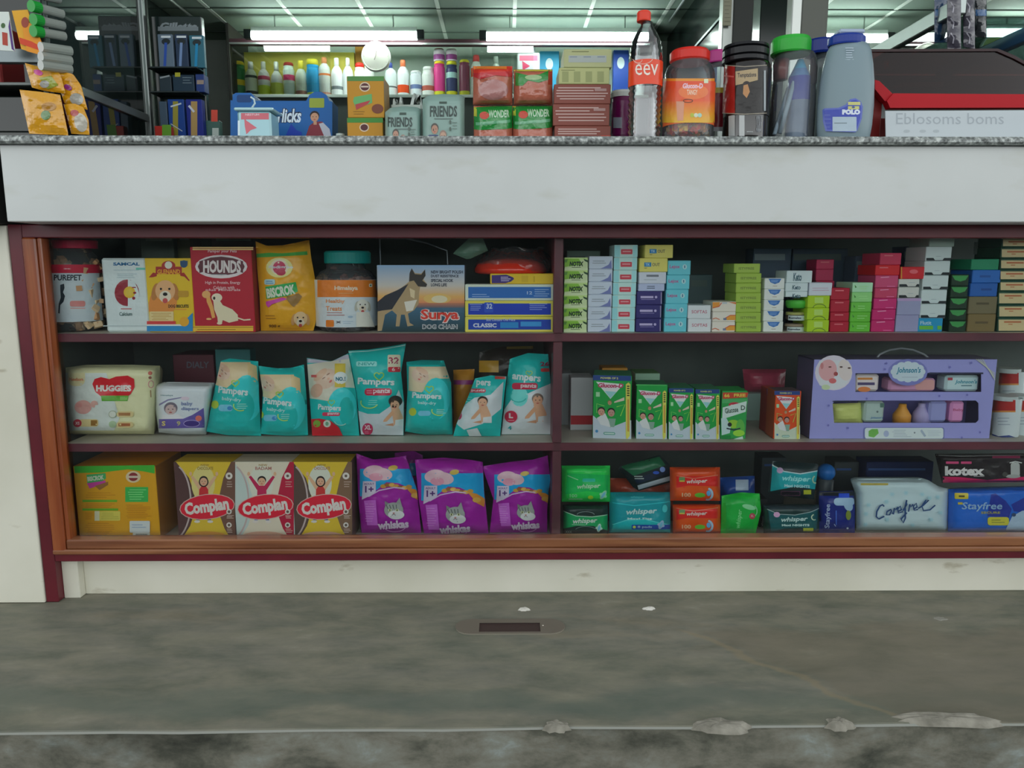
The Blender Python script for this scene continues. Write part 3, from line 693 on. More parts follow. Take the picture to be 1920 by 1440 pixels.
ped = pouch('treat_pouch', 'yellow dog treat pouch with green band and puppy face, beside the red box', 'pouch', [(452, 479), (500, 482), (560, 487), (621, 489)], [(450, 580), (480, 583), (530, 592), (560, 595), (600, 593), (621, 588)],
      [(479, 452), (500, 461), (530, 460), (578, 450), (585, 450)], [(480, 621), (590, 621)], YF + .03, .026, 'd9a028', [
    G([(480, 476), (505, 474), (530, 475), (576, 471), (577, 478), (505, 482), (480, 483)], '4a9a48'), E(524, 502, 25, 19, 'ddd88c'), E(524, 501, 17, 15, 'e6dfc0'), E(524, 502, 12, 12.5, 'b8405e'), E(527, 511, 9, 6, 'a82c48'), T('Pedigree', 504, 498, 550, 505, 'd8dce4', bold=.03),
    RR(496, 524, 516, 534, 3, '9fc4c8'), lines(498, 526, 515, 533, 2, '3c6a9c', 1.2), G([(498, 538), (555, 529), (559, 547), (540, 555), (500, 561)], '2e9a50'), T('BISCROK', 500, 537, 554, 556, 'e0ead8', rot=-9, bold=.05),
    G([(499, 566), (530, 558), (540, 561), (510, 571), (504, 577), (500, 573)], 'b83c98'), G([(538, 556), (548, 555), (560, 550), (567, 556), (560, 568), (551, 576), (546, 572), (538, 562)], '8a6a3c'),
    dogface(564, 598, 15, 'd3b68c', 'b98c5c'), lines(498, 590, 524, 600, 2, '8a5a20', 1.3), T('900 g', 505, 609, 526, 616, '5a3a18', bold=.03), R(480, 452, 590, 470, 'b98c34')][:-1],
      zb=Z1 + .0005, wr=.0025, pv=7)
Yj = YF + .052
t, _, _ = jar('treat_jar', 'round clear jar of dog treats with teal lid and orange label', 'jar', 652, Yj,
              [(44, 621), (52, 616), (56, 602), (56, 530), (55, 520), (48, 510), (37, 504), (36, 492)], 'ffffff', zb=Z1 + .0005)
lid(t, 652, Yj, [(42, 494), (43, 492), (43, 474), (40, 471)], '0a7c78', 'teal screw lid')
chunks(t, 652, Yj, 50, 516, 618, ['8a5a4a', '6a4038', 'b08a6a', '9c7c74'], 170, .007, seed=3)
wrap_label(t, 652, Yj, 57, 525, 614, [R(595, 525, 710, 557, 'd0762a'), T('Himalaya', 627, 536, 671, 546, 'ecdcc4', bold=.04), lines(632, 548, 668, 552, 1, 'e8b078'), RR(692, 532, 698, 538, 1, 'd8d8d0'), E(695, 535, 1.5, 1.5, '2c6a2c'),
    T('Healthy', 611, 561, 646, 570, 'd98c50'), T('Treats', 611, 574, 641, 583, 'd98c50'), lines(610, 584, 650, 593, 2, 'a05a50', 1.2), RR(611, 600, 626, 613, 2, 'd0762a'), T('x', 629, 602, 640, 606, '3a3a42'), lines(642, 601, 666, 608, 2, '8fa6b8', 1),
    dogface(680, 573, 13, 'dcdcd2', 'a8a89c'), G([(668, 585), (692, 585), (703, 613), (668, 613)], 'd6d6cc'), E(657, 594, 5, 2, '8fa6b8')], 'c9d4da', label='orange and white printed wrap')
# --- sunset dog chain box with black handle loop behind
sx0, sy0, sx1, sy1 = 708, 497, 871, 622
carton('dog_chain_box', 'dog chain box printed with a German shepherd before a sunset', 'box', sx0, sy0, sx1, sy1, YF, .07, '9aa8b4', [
    R(708, 497, 871, 535, '7f9fc0', 'b9b4ae'), R(708, 535, 871, 556, 'b9b4ae', 'd9a860'), R(708, 556, 871, 568, 'd9a860', 'c9805a'), E(820, 560, 26, 10, 'e8c070'), E(824, 561, 15, 7, 'f0e4c0'), R(708, 568, 871, 577, 'b07050', '5a5a66'), R(708, 577, 871, 622, '3c6078', '1c3438'),
    G([(708, 568), (722, 556), (745, 545), (760, 534), (767, 528), (768, 512), (772, 503), (778, 512), (790, 513), (797, 505), (798, 516), (794, 524), (801, 533), (799, 538), (788, 538), (786, 548), (785, 570), (776, 582), (765, 588), (768, 605), (776, 610), (764, 612), (759, 590), (752, 590), (749, 612), (742, 612), (744, 590), (735, 582), (722, 590), (716, 620), (708, 621)], 'a08a68'),
    G([(708, 566), (722, 554), (745, 544), (766, 532), (758, 545), (748, 560), (735, 580), (718, 582), (708, 584)], '2a2c34'), G([(768, 512), (772, 503), (778, 514), (790, 515), (797, 505), (798, 517), (792, 526), (801, 533), (799, 538), (784, 537), (776, 526), (767, 528)], '34302e'),
    G([(768, 540), (778, 545), (777, 560), (770, 556)], 'c9b894'), G([(758, 566), (782, 562), (774, 582), (762, 584)], 'd0ccc0'),
    T('NEW BRIGHT POLISH', 808, 507, 868, 513, '343a4a', bold=.03), T('DUST RESISTENCE', 808, 515, 860, 520, '343a4a', bold=.03), T('SPECIAL HOOK', 808, 523, 850, 529, '343a4a', bold=.03), T('LONG LIFE', 808, 531, 838, 537, '343a4a', bold=.03),
    T('Surya', 788, 579, 862, 606, 'ecd8d4', bold=.09), T('Surya', 789, 580, 860, 604, 'c8382c', bold=.03), T('DOG CHAIN', 792, 608, 858, 617, 'd9dde0', bold=.05), T('DOG CHAIN', 793, 609, 857, 616, '2a3440', bold=.0)],
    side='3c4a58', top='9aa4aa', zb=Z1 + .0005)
p0 = W(712, 448, .19); p1 = W(760, 447, .19); p2 = W(838, 470, .19); p3 = W(838, 496, .16)
tag(MB().tube([(p0.x, .19, Z1 + .13), p0, p1, W(800, 456, .19), p2, (p3.x, .19, p3.z)], .0022, '6f767a').build('wire_handle', METAL, None, (p0.x, .19, Z1 + .13)), 'thin grey wire loop standing behind the dog chain box', 'wire')
# --- blue boxes with yellow edges
def blue(y0, y1, art, label, rim='d6cc5a', blu='1f3f9c', zb=None):
    return carton('product_box', label, 'box', 872, y0, 1038, y1, YF - .006, .075, rim, [R(878, y0 + 5, 1033, y1 - 4, blu)] + art, side=rim, top='c8ccc4', zb=zb, group='blue boxes with yellow edges')
b1 = blue(594, 622, [T('Box Contains One Piece', 912, 597, 966, 602, 'aab8e0'), T('CLASSIC', 887, 606, 931, 614, 'd4dcec', bold=.05), R(938, 604, 972, 615, '2a7cb8'), R(976, 603, 1015, 612, '3888c4')], 'blue box edged in yellow with bold white lettering, lowest of three', zb=Z1 + .0005)
za = ZT[b1.name] + .0005
b2 = blue(564, 594, [T('32', 912, 570, 922, 580, 'c8d4ec', bold=.03), lines(880, 569, 906, 583, 4, '8fa4dc', 1.2), RR(908, 567, 925, 586, 2, '2c4cb0'), T('32', 912, 569, 923, 579, 'c8d4ec', bold=.03), lines(990, 568, 1028, 582, 4, '8fa4dc', 1.2)], 'blue box edged in yellow with a small white 32, middle of three', zb=za, blu='1c38a4')
za = ZT[b2.name] + .0005
b3 = blue(533, 563, [lines(882, 550, 920, 558, 2, '8fb0dc', 1.2), lines(1000, 541, 1030, 557, 4, '9fc0e4', 1.2), T('12', 988, 546, 998, 552, 'b0c8e8')], 'lighter blue box with pale edges, topmost of three', rim='c2ccbc', blu='2a62a8', zb=za)
za = ZT[b3.name] + .0005
carton('tube_box', 'flat yellow box with purple arrow lying on top of the blue boxes', 'box', 919, 513, 1039, 532, YF, .05, 'd0b02c', [
    G([(922, 516), (950, 515), (962, 520), (964, 523), (958, 528), (948, 531), (922, 531)], '3c2c70'), lines(938, 518, 958, 528, 3, 'b8b0cc', 1.4), R(978, 517, 990, 529, 'c0a028'), T('I', 1000, 518, 1003, 529, 'b89820')], side='a88c28', zb=za)
# --- red bowl in a clear bag lying above
cxp = W(958, 500, .16); rr_ = abs(W(1022, 500, .16).x - cxp.x); zc = za + .0205
t = thing('red_bowl', 'shiny red upturned bowl in a clear bag above the blue boxes', 'bowl', (cxp.x, .16, zc))
prof = [(rr_ * .93, zc, 'c0281c'), (rr_ * 1.08, zc + .004, 'd03422'), (rr_ * 1.08, zc + .012, 'd03422'), (rr_ * 1.0, zc + .024, 'd8402a'), (rr_ * .7, zc + .034, 'd8402a'), (rr_ * .2, zc + .039, 'd8402a')]
part(MB().lathe(prof, cxp.x, .16, 40), 'body', mat('glossy_red', .15, coat=.6), t, True)
mb = MB(); r = random.Random(8); nn = 26
for j in range(7):
    for i in range(nn):
        a = 6.283 * i / nn; f = (1.14, 1.16, 1.12, .95, .8, .72, .76)[j] * (1 + r.uniform(-.07, .07)); mb.v.append((cxp.x + .012 + rr_ * f * math.cos(a), .16 + rr_ * .95 * f * math.sin(a) * .95, zc + (.006, .016, .030, .042, .050, .056, .060)[j] + (r.uniform(-.004, .004) if j else 0)))
for j in range(6):
    for i in range(nn): mb.f.append((j * nn + i, j * nn + (i + 1) % nn, (j + 1) * nn + (i + 1) % nn, (j + 1) * nn + i)); mb.c.append(lin('ffffff'))
part(mb, 'plastic_bag', BAG, t, True)
pouch('plastic_packet', 'crumpled green tinted clear packet beside the red bowl', 'packet', [(446, 880), (475, 850), (486, 850)], [(446, 905), (470, 915), (486, 880)], [(850, 474), (880, 446), (915, 447)], [(850, 476), (875, 486), (915, 480)], .115, .012, '5a7a68', [], wr=.004, zb=Z1 + .155 if False else None)

# ================================================================ left bay, middle shelf
YM = .07
def soft(name, label, cat, x0, y0, x1, y1, Yc, th, colr, art, zb, pu=10, pv=10, wr=.003, lean=0, **k):
    return pouch(name, label, cat, [(y0, x0 + lean), (y1, x0)], [(y0, x1 + lean), (y1, x1)], [(x0, y0), (x1, y0)], [(x0, y1), (x1, y1)], Yc, th, colr, art, zb=zb, pu=pu, pv=pv, wr=wr, **k)
pouch('diaper_pack', 'cream diaper pack with red heart badge, left end of the middle shelf', 'diaper pack', [(686, 123), (760, 124), (823, 131)], [(686, 300), (740, 296), (823, 290)], [(120, 690), (160, 684), (250, 684), (302, 686)], [(120, 823), (302, 823)], YM + .055, .055, 'd3d2a8', [
    E(145, 722, 0.1, .1, 'd3d2a8'), G([(122, 700), (200, 700), (225, 790), (215, 815), (130, 815)], 'cfd8d2'), RR(128, 690, 160, 726, 12, 'e0d9a8'), R(128, 690, 160, 700, 'd3d2a8'), T('Newborn', 131, 709, 157, 716, 'c06a4a', bold=.03),
    G([(174, 722), (178, 712), (190, 708), (206, 712), (218, 707), (240, 705), (252, 712), (253, 728), (246, 742), (238, 748), (192, 748), (180, 738)], 'c5202a'), T('HUGGIES', 181, 724, 247, 737, 'eeeae4', bold=.06),
    G([(190, 745), (242, 745), (240, 756), (192, 756)], '5a9c30'), R(226, 747, 240, 754, '80b060'), E(157, 768, 16, 14, 'd9a49c'), E(178, 762, 7, 7, 'd9aca0'), E(150, 764, 6, 5, 'cc8e88'), G([(180, 764), (218, 762), (218, 790), (176, 785)], 'd4dcd6'),
    RR(150, 792, 186, 807, 5, 'cfc08a'), R(172, 794, 184, 805, '8a6428'), E(147, 800, 8, 8, 'b03444'), T('XS', 143, 797, 151, 803, 'e8d8d8', bold=.03),
    RR(220, 776, 252, 788, 6, 'c9b884'), R(224, 779, 246, 785, '9a6a3c'), RR(220, 797, 252, 809, 6, 'c9b884'), R(224, 800, 246, 806, 'a0603c'), E(213, 782, 7, 7, 'd8dcd0'), ARC(213, 782, 7, 7, 0, 360, 1, '8a9a78'), E(213, 802, 7, 7, '9ab08c'),
    E(283, 700, 4, 4, 'c06a5a'), E(283, 709, 3, 3, '8a5a4a'), ARC(285, 722, 5, 7, 0, 360, 1.5, 'c98a8a'), L([(284, 734), (285, 748)], 2, '9a7a50')], zb=Z2 + .0005, pu=14, pv=14, wr=.003, m=FILM, back='c8c8a0')
pouch('diaper_pack', 'white and purple baby diapers pack between the cream pack and the teal packs', 'diaper pack', [(716, 288), (770, 291), (826, 299)], [(716, 402), (826, 388)], [(288, 723), (310, 716), (402, 718)], [(288, 822), (340, 828), (402, 828)], YM + .05, .052, 'd3d9de', [
    R(297, 735, 384, 813, 'c3ccd4'), R(298, 736, 383, 812, 'dbe1e6'), T('Himalaya', 302, 742, 325, 746, '3c6a70'), G([(299, 762), (315, 752), (342, 747), (342, 749), (316, 755), (299, 766)], '7a7698'),
    E(321, 771, 13, 13, '8a8288'), face(321, 773, 12, 'b9a2a0', '6c6470'), G([(306, 785), (336, 783), (346, 793), (304, 794)], 'd5d3d6'), G([(299, 794), (345, 793), (362, 785), (383, 770), (386, 812), (299, 814)], '5c4f94'), T('baby', 341, 757, 362, 767, '6c78a0'), T('diapers', 341, 768, 374, 777, '6c78a0'),
    E(348, 750, 8, 4, 'c9b8c4'), T('S', 305, 798, 312, 808, 'c8b868', bold=.03), T('9', 333, 798, 340, 808, 'a8a070', bold=.03), E(361, 803, 15, 7, '3c2c70'), ARC(361, 803, 15, 7, 0, 360, 1, 'a898c8'), E(374, 792, 6, 6, 'c9685a')], zb=Z2 + .0005, pu=12, pv=12, wr=.002)
TE = '1ca8a4'; TL = '35bfc2'
def bd(ox, oy, k=1.0, rot=0):                                   # art of a "baby-dry" pack, origin = its lettering centre
    q = lambda x, y: (ox + x * k, oy + y * k)
    P = lambda *a: [q(a[i], a[i + 1]) for i in range(0, len(a), 2)]
    o = [G(P(-44, -58, 32, -58, 34, -18, 20, -24, 0, -18, -14, -6, -42, -16), 'dcc49c'), sleeping(*q(-22, -38), 17 * k, 40), G(P(26, -58, 44, -50, 46, -16, 28, -26), 'd9bd8c'), E(*q(26, 12), 29 * k, 45 * k, TL), G(P(-44, -16, -14, -8, 6, 0, 30, 36, 20, 60, -50, 60), TE), E(*q(20, 30), 20 * k, 30 * k, TE),
         heart(*q(4, -17), 7 * k, '9cc04c', 2), T('Pampers', *q(-28, -9), *q(28, 9), 'e0eaea', rot=6 + rot, bold=.035), T('baby-dry', *q(-21, 11), *q(15, 20), 'b8dede', rot=6 + rot, bold=.02),
         E(*q(-34, 25), 7 * k, 8 * k, 'a8b83c'), RR(*q(-27, 25), *q(-1, 38), 5, '6cb4cc'), E(*q(-6, 32), 5 * k, 4 * k, '3c80b8'), ARC(*q(14, 27), 13 * k, 10 * k, 60, 200, 2, 'a8c860'), lines(*q(6, 22), *q(28, 34), 3, 'a8d4c8', 1)]
    return o
pouch('diaper_pack', 'teal diaper pack with sleeping baby leaning left, first of the teal packs from the left', 'diaper pack', [(672, 415), (720, 405), (826, 385)], [(672, 484), (740, 486), (823, 490)], [(405, 680), (430, 672), (486, 678)], [(385, 815), (430, 823), (492, 824)], YM + .035, .034, TE, bd(438, 737), zb=Z2 + .0005, wr=.004, seed=1, pv=6)
pouch('diaper_pack', 'teal diaper pack with sleeping baby, second of the teal packs from the left', 'diaper pack', [(688, 485), (740, 493), (823, 489)], [(685, 570), (750, 575), (823, 578)], [(485, 686), (520, 691), (545, 690), (572, 683)], [(489, 820), (540, 824), (578, 823)], YM + .034, .033, TE, bd(521, 758, .95), zb=Z2 + .0005, wr=.004, seed=2, pv=6)
pouch('diaper_pack', 'teal and red diaper pants pack with a round NO.1 badge', 'diaper pack', [(670, 575), (740, 580), (823, 586)], [(660, 653), (740, 668), (823, 674)], [(575, 671), (600, 675), (622, 678), (654, 662)], [(586, 823), (674, 823)], YM + .036, .034, TE, [
    R(572, 665, 660, 681, 'a9a6b4'), G([(576, 684), (660, 672), (666, 730), (644, 728), (620, 756), (596, 752), (578, 750)], 'c4beae'), sleeping(612, 712, 22, -45), E(594, 735, 11, 14, 'c49a84', 20), R(628, 682, 648, 728, 'c9b048'), E(639, 710, 13, 12, 'dfe3e2'), T('NO.1', 630, 708, 648, 716, '2c6a7c', bold=.05),
    E(642, 766, 27, 37, TL), E(650, 775, 14, 28, TE), R(584, 704, 594, 709, 'c05050'), heart(622, 758, 6, '8cb848', 1.5), T('Pampers', 597, 762, 640, 776, 'dce8e8', rot=4, bold=.035), RR(605, 777, 638, 784, 3, 'c03050'), T('pants', 615, 777, 636, 783, 'ecd4d8', bold=.04),
    G([(584, 790), (600, 789), (620, 793), (636, 806), (644, 824), (586, 824)], 'c0202c'), E(595, 799, 7, 7, '7a9c34'), E(614, 799, 7, 7, 'c9d0c4'), E(614, 799, 3, 4, '6c9c7c'), ARC(640, 793, 12, 9, 40, 170, 1.5, 'a8d4c8')], zb=Z2 + .0005, wr=.003, seed=3)
pouch('diaper_pack', 'tall teal diaper pants pack with a red 32 badge and curly haired baby', 'diaper pack', [(660, 653), (740, 668), (823, 677)], [(645, 761), (700, 752), (760, 758), (823, 757)], [(653, 658), (690, 656), (730, 650), (761, 644)], [(677, 823), (757, 825)], YM + .038, .036, TE, [
    L([(653, 661), (690, 659), (730, 653), (760, 647)], 1.6, 'b4dcd8'), RR(668, 679, 707, 689, 3, '8cccc8'), T('NEW', 672, 681, 703, 687, '3c9a98'), RR(727, 666, 751, 700, 3, 'd2c8b0'), T('32', 729, 671, 749, 684, '9a2c4c', bold=.03), RR(728, 690, 751, 700, 2, 'c03040'), T('6', 735, 691, 741, 698, 'e8d8d8'),
    heart(711, 708, 9, '8cb848', 2), T('Pampers', 671, 712, 740, 729, 'e0eaea', rot=2, bold=.035), RR(684, 732, 735, 746, 6, 'b82844'), T('pants', 700, 733, 732, 744, 'ecd4d8', bold=.04), lines(687, 735, 698, 743, 2, 'e0a0b0', 1.2),
    ARC(693, 760, 16, 11, 20, 200, 2, 'a8c860'), lines(690, 754, 710, 766, 3, '8cccc0', 1), G([(672, 776), (690, 782), (712, 782), (735, 765), (748, 735), (757, 760), (757, 824), (678, 824)], 'b9c0c6'), E(742, 757, 13, 11, '2a2420'), sitting(741, 764, 10), E(690, 812, 10, 12, 'b02850'), T('XL', 684, 804, 697, 813, 'ead8dc', bold=.04), lines(684, 815, 696, 821, 2, 'd08098', 1)], zb=Z2 + .0005, wr=.004, seed=4)
pouch('diaper_pack', 'boxy teal diaper pack with sleeping baby, between the tall pack and the slanted pack', 'diaper pack', [(676, 762), (740, 764), (823, 759)], [(676, 832), (720, 846), (823, 849)], [(755, 680), (790, 675), (835, 676), (842, 684)], [(759, 818), (800, 825), (849, 824)], YM + .042, .042, TE, [
    R(760, 676, 845, 684, '1a9c98'), G([(767, 688), (838, 688), (842, 712), (822, 712), (806, 726), (790, 740), (766, 736)], 'dcc9a8'), sleeping(788, 706, 17, 30), E(818, 752, 26, 42, TL), G([(764, 736), (796, 740), (812, 770), (808, 812), (762, 812)], TE), E(818, 764, 15, 30, TE),
    heart(805, 733, 8, '9cc04c', 2), T('Pampers', 773, 740, 828, 755, 'e0eaea', rot=3, bold=.035), T('baby-dry', 784, 757, 818, 765, 'b8dede', rot=3), E(774, 778, 7, 8, 'a8b83c'), RR(784, 776, 808, 786, 5, '6cb4cc'), ARC(824, 776, 14, 9, 60, 200, 2, 'a8c860'), lines(818, 772, 838, 782, 3, 'a8d4c8', 1)], zb=Z2 + .0005, pu=6, pv=8, wr=.003, seed=5)
pouch('diaper_pack', 'small teal diaper pants pack leaning right with a square white tag', 'diaper pack', [(704, 893), (740, 880), (800, 856), (823, 850)], [(704, 950), (740, 946), (823, 938)], [(850, 712), (890, 710), (920, 704), (952, 706)], [(850, 825), (938, 825)], YM + .028, .026, TE, [
    G([(855, 800), (868, 765), (890, 748), (920, 742), (944, 716), (940, 770), (905, 800), (870, 812)], 'c3c9cd'), T('pers', 893, 714, 920, 728, 'd4e4e4', rot=4, bold=.035), RR(876, 730, 911, 738, 4, 'b02c44'), T('pants', 884, 731, 909, 737, 'ecd4d8', bold=.04), R(928, 705, 948, 711, 'b0443c'),
    sitting(905, 757, 10), E(860, 782, 6, 10, 'b02850'), lines(868, 745, 888, 758, 3, '8cccc0', 1), G([(875, 812), (895, 808), (903, 824), (880, 825)], 'd8dee2')], zb=Z2 + .0005, wr=.004, seed=6)
pouch('diaper_pack', 'teal and white diaper pants pack with red L badge, nearest the shelf divider', 'diaper pack', [(665, 957), (720, 950), (823, 940)], [(665, 1028), (740, 1034), (823, 1032)], [(930, 690), (960, 672), (990, 662), (1024, 664)], [(940, 824), (1032, 824)], YM + .045, .036, TE, [
    G([(945, 775), (965, 745), (990, 742), (1015, 730), (1034, 722), (1034, 824), (940, 824)], 'c3c9cd'), E(974, 748, 16, 20, '6ccac4'), T('26', 1013, 679, 1030, 688, '8a2c4c', bold=.03), RR(1014, 692, 1031, 699, 2, 'c04040'), T('ampers', 960, 706, 1014, 721, 'dce8e8', rot=6, bold=.035), heart(992, 702, 6, '8cb848', 1.5),
    RR(960, 721, 1008, 734, 5, 'b82844'), T('pants', 976, 723, 1006, 733, 'ecd4d8', rot=2, bold=.04), ARC(972, 748, 15, 11, 20, 220, 2, '3cb0a8'), sitting(1008, 755, 11, '7a6a60'), E(958, 788, 12, 12, 'b82844'), T('L', 954, 781, 962, 791, 'eedee0', bold=.05), lines(951, 793, 965, 798, 1, 'e0a0a8', 1.2), T('4', 952, 806, 959, 814, '2c9aa0')], zb=Z2 + .0005, wr=.004, seed=7)
# goods standing behind
def back(name, label, cat, x0, y0, x1, y1, Y, dep, colr, zb=None, art=(), m=None, yaw=0):
    return carton(name, label, cat, x0, y0, x1, y1, Y, dep, colr, art, zb=zb, m=m, yaw=yaw)
back('product_pack', 'dim dark red pack with white lettering behind the white and purple diapers', 'pack', 325, 665, 402, 716, .26, .10, '5a2a34', Z2 + .0005, [T('DIALY', 350, 678, 392, 690, '5c5c68')])
back('product_pack', 'dark teal pack standing behind the first teal diaper pack', 'pack', 404, 655, 470, 700, .22, .04, '2a6466', Z2 + .0005)
pouch('treat_pouch', 'orange and magenta pouch behind the teal packs', 'pouch', [(690, 850), (825, 850)], [(690, 890), (825, 880)], [(850, 694), (880, 692)], [(850, 820), (890, 820)], .20, .025, 'b07828', [R(848, 716, 892, 726, '8a3070')], zb=Z2 + .0005)
pouch('treat_pouch', 'yellow and black pouch standing behind the packs at the right', 'pouch', [(650, 898), (825, 898)], [(650, 1000), (825, 1000)], [(898, 662), (940, 650), (1000, 648)], [(898, 820), (1000, 820)], .21, .025, '2a2420', [R(895, 680, 935, 705, 'b08428'), R(950, 645, 1002, 655, '6a5a28')], zb=Z2 + .0005)

# ================================================================ left bay, bottom shelf
GAIN = 1.65
YB_ = .075
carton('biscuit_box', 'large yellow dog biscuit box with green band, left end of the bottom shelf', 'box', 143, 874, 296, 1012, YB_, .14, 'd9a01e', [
    G([(139, 874), (290, 872), (290, 888), (270, 884), (240, 880), (190, 886), (140, 887)], '3c9e32'), G([(162, 890), (198, 887), (199, 897), (192, 902), (164, 906)], '3c9a58'), T('BISCROK', 164, 892, 195, 901, 'd8e8d0', rot=-7, bold=.05), G([(163, 906), (198, 901), (198, 906), (168, 916)], 'b03c8c'), G([(178, 911), (203, 903), (203, 909), (187, 919)], '8a6030'),
    E(250, 894, 14, 11, 'd8c8a0'), E(250, 894, 9, 8, '7c2c30'), R(241, 892, 259, 896, 'd0c0b0'), R(235, 913, 278, 941, '36a04a'), lines(240, 916, 276, 938, 5, '7ccc80', 1.4), lines(160, 922, 220, 934, 3, 'a87418'), R(155, 937, 220, 941, '5a9a24'), lines(158, 943, 218, 952, 3, 'a87418'), R(155, 953, 222, 957, '5a9a24'), RR(178, 958, 226, 976, 2, 'd8cc5c'), R(178, 958, 187, 976, 'dcdcb8'), lines(190, 960, 224, 974, 4, 'a8a040', 1.2), lines(160, 960, 176, 974, 4, 'a87418'),
    lines(160, 979, 220, 1004, 7, 'a87418', 1), lines(237, 945, 285, 972, 8, 'a87418', 1), RR(244, 976, 282, 998, 2, 'cfd6d6'), R(250, 998, 282, 1010, 'd0d4cc'), [R(256 + k * 2.2, 1000, 257.1 + k * 2.2, 1010, '3a3a3a') for k in range(10)], lines(247, 981, 278, 990, 2, '8fa0b4', 1.6)],
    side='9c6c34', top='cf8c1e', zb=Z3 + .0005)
def complan(x0, x1, y0, label, bgc, swirl, sidec, edge, shirt, jean, hair, long, txt):
    w_ = x1 - x0; cx = x0 + w_ * .47; sx = lambda f: x0 + w_ * f
    carton('drink_powder_box', label, 'box', x0, y0, x1, 1011, YB_ - .004, .075, swirl, [
        G([(sx(0), y0), (sx(.93), y0), (sx(.80), y0 + 30), (sx(.74), y0 + 60), (sx(.74), y0 + 100), (sx(.82), y0 + 125), (sx(.95), y0 + 148), (sx(.08), y0 + 148), (sx(.24), y0 + 120), (sx(.31), y0 + 95), (sx(.31), y0 + 60), (sx(.22), y0 + 30)], bgc),
        G([(sx(.93), y0), (sx(1), y0), (sx(1), y0 + 148), (sx(.95), y0 + 148), (sx(.82), y0 + 125), (sx(.74), y0 + 100), (sx(.74), y0 + 60), (sx(.80), y0 + 30)], edge),
        ARC(sx(-.05), y0 + 75, w_ * .3, 70, -70, 70, 3, 'a89a98'), E(sx(.46), y0 + 40, w_ * .2, 34, 'dccf84' if bgc == 'd6b838' else 'd4d8c8'), E(sx(.5), y0 + 140, w_ * .36, 10, 'd0953c' if bgc == 'd6b838' else 'd2a890'),
        T('NEW', sx(.42), y0 + 4, sx(.56), y0 + 8, '8a7030'), T(txt, sx(.36), y0 + 9, sx(.63), y0 + 15, '8a7030' if bgc == 'd6b838' else '9a6a60', bold=.03),
        kid(cx, y0 + 33, 8.2, shirt, jean, hair, long), E(sx(.53), y0 + 84, w_ * .47, 24, 'b89c94', -6), E(sx(.53), y0 + 84, w_ * .455, 22.5, 'c02034', -6), T('Complan', sx(.15), y0 + 71, sx(.90), y0 + 101, 'ebe6e0', rot=-8, bold=.05),
        [E(sx(.90), y0 + yy, 6.5 if yy < 40 else 5, 6.5 if yy < 40 else 5, 'd8d4cc') for yy in (26, 93, 118)], [E(sx(.90), y0 + yy, 2.6, 2.6, '5c5048') for yy in (26, 93, 118)], [lines(sx(.86), y0 + a_, sx(.985), y0 + b_, 3, 'b8a89c', 1) for a_, b_ in ((35, 48), (99, 106), (124, 133))]],
        side=sidec, top=bgc, zb=Z3 + .0005, group='malt drink boxes on the bottom shelf')
complan(330, 441, 866, 'yellow drink powder box with girl in red, beside the large yellow biscuit box', 'd6b838', '4c3434', '5c3c3c', '64483c', 'b02c30', '2c5470', '2a2020', True, 'CHOCOLATE')
complan(438, 551, 866, 'pale drink powder box with boy in crimson, between two yellow ones', 'cfc8b4', 'a9b8b4', '6a5448', 'a01c38', 'a8244c', '24549c', '221c1c', False, 'BADAM')
complan(549, 660, 866, 'yellow drink powder box with girl in red, beside the purple cat food bags', 'd0b434', '50403a', '54443a', '705844', 'b03430', '24446c', '2c2020', True, 'CHOCOLATE')
PU = '8c1f8c'
def whisk(label, Lf, Rt, Tp, Bt, ox, oy, k, tl, seed, Yc, tag1='1+'):
    q = lambda x, y: (ox + x * k, oy + y * k); P = lambda *a: [q(a[i], a[i + 1]) for i in range(0, len(a), 2)]
    art = [G(P(-60, -88, 56, -88, 60, -30, 42, -46, 12, -60, -10, -62, -44, -34, -60, -34), '1a8fc0'), E(*q(-34, -82), 20 * k, 13 * k, 'd9b4c0', -5), E(*q(-18, -78), 19 * k, 12 * k, 'e0bcc4', 10), E(*q(-30, -72), 13 * k, 8 * k, 'c68a9c'), E(*q(2, -90), 9 * k, 5 * k, 'b8a04c', -10),
           [E(*q(-16 + i * 8, -54 - 3 * math.sin(i)), 6 * k, 4 * k, ('b0863c', '8a5c2c', 'c9a050')[i % 3], 0, 8) for i in range(7)], G(P(26, -52, 44, -48, 60, -38, 58, -22, 44, -30), 'cf8c34'), E(*q(44, -36), 8 * k, 5 * k, 'c9a048'),
           L(P(-44, -34, -24, -46, 4, -52, 24, -50), 2.2 * k, 'cdb8d8'), G(P(-54, -64, -30, -64, -30, -44, -44, -34, -56, -28), 'd3cde0'), T('ADULT', *q(-52, -61), *q(-33, -57), '5a3a78'), T(tag1, *q(-50, -55), *q(-34, -42), '4a2a68', bold=.03), G(P(-52, -26, -30, -28, -26, 22, -46, 22), 'ab58b4'), lines(*q(-50, -22), *q(-30, 16), 8, 'c890cc', 1),
           catface(*q(4, -8), 18 * k), T('whiskas', *q(-26, 12), *q(32, 28), 'd8c8dc', rot=-4, bold=.05), ARC(*q(6, 20), 22 * k, 14 * k, 20, 160, 1.5, 'c88cc8')]
    pouch('cat_food_bag', label, 'bag', Lf, Rt, Tp, Bt, Yc, .032, PU, art, zb=Z3 + .0005, wr=.004, seed=seed, pv=6)
whisk('purple cat food bag leaning left, nearest the drink powder boxes', [(850, 668), (940, 672), (1005, 678)], [(860, 762), (920, 782), (1005, 790)], [(668, 850), (700, 862), (740, 858), (775, 852)], [(670, 1006), (790, 1006)], 735, 968, 1, 0, 11, YB_ + .034)
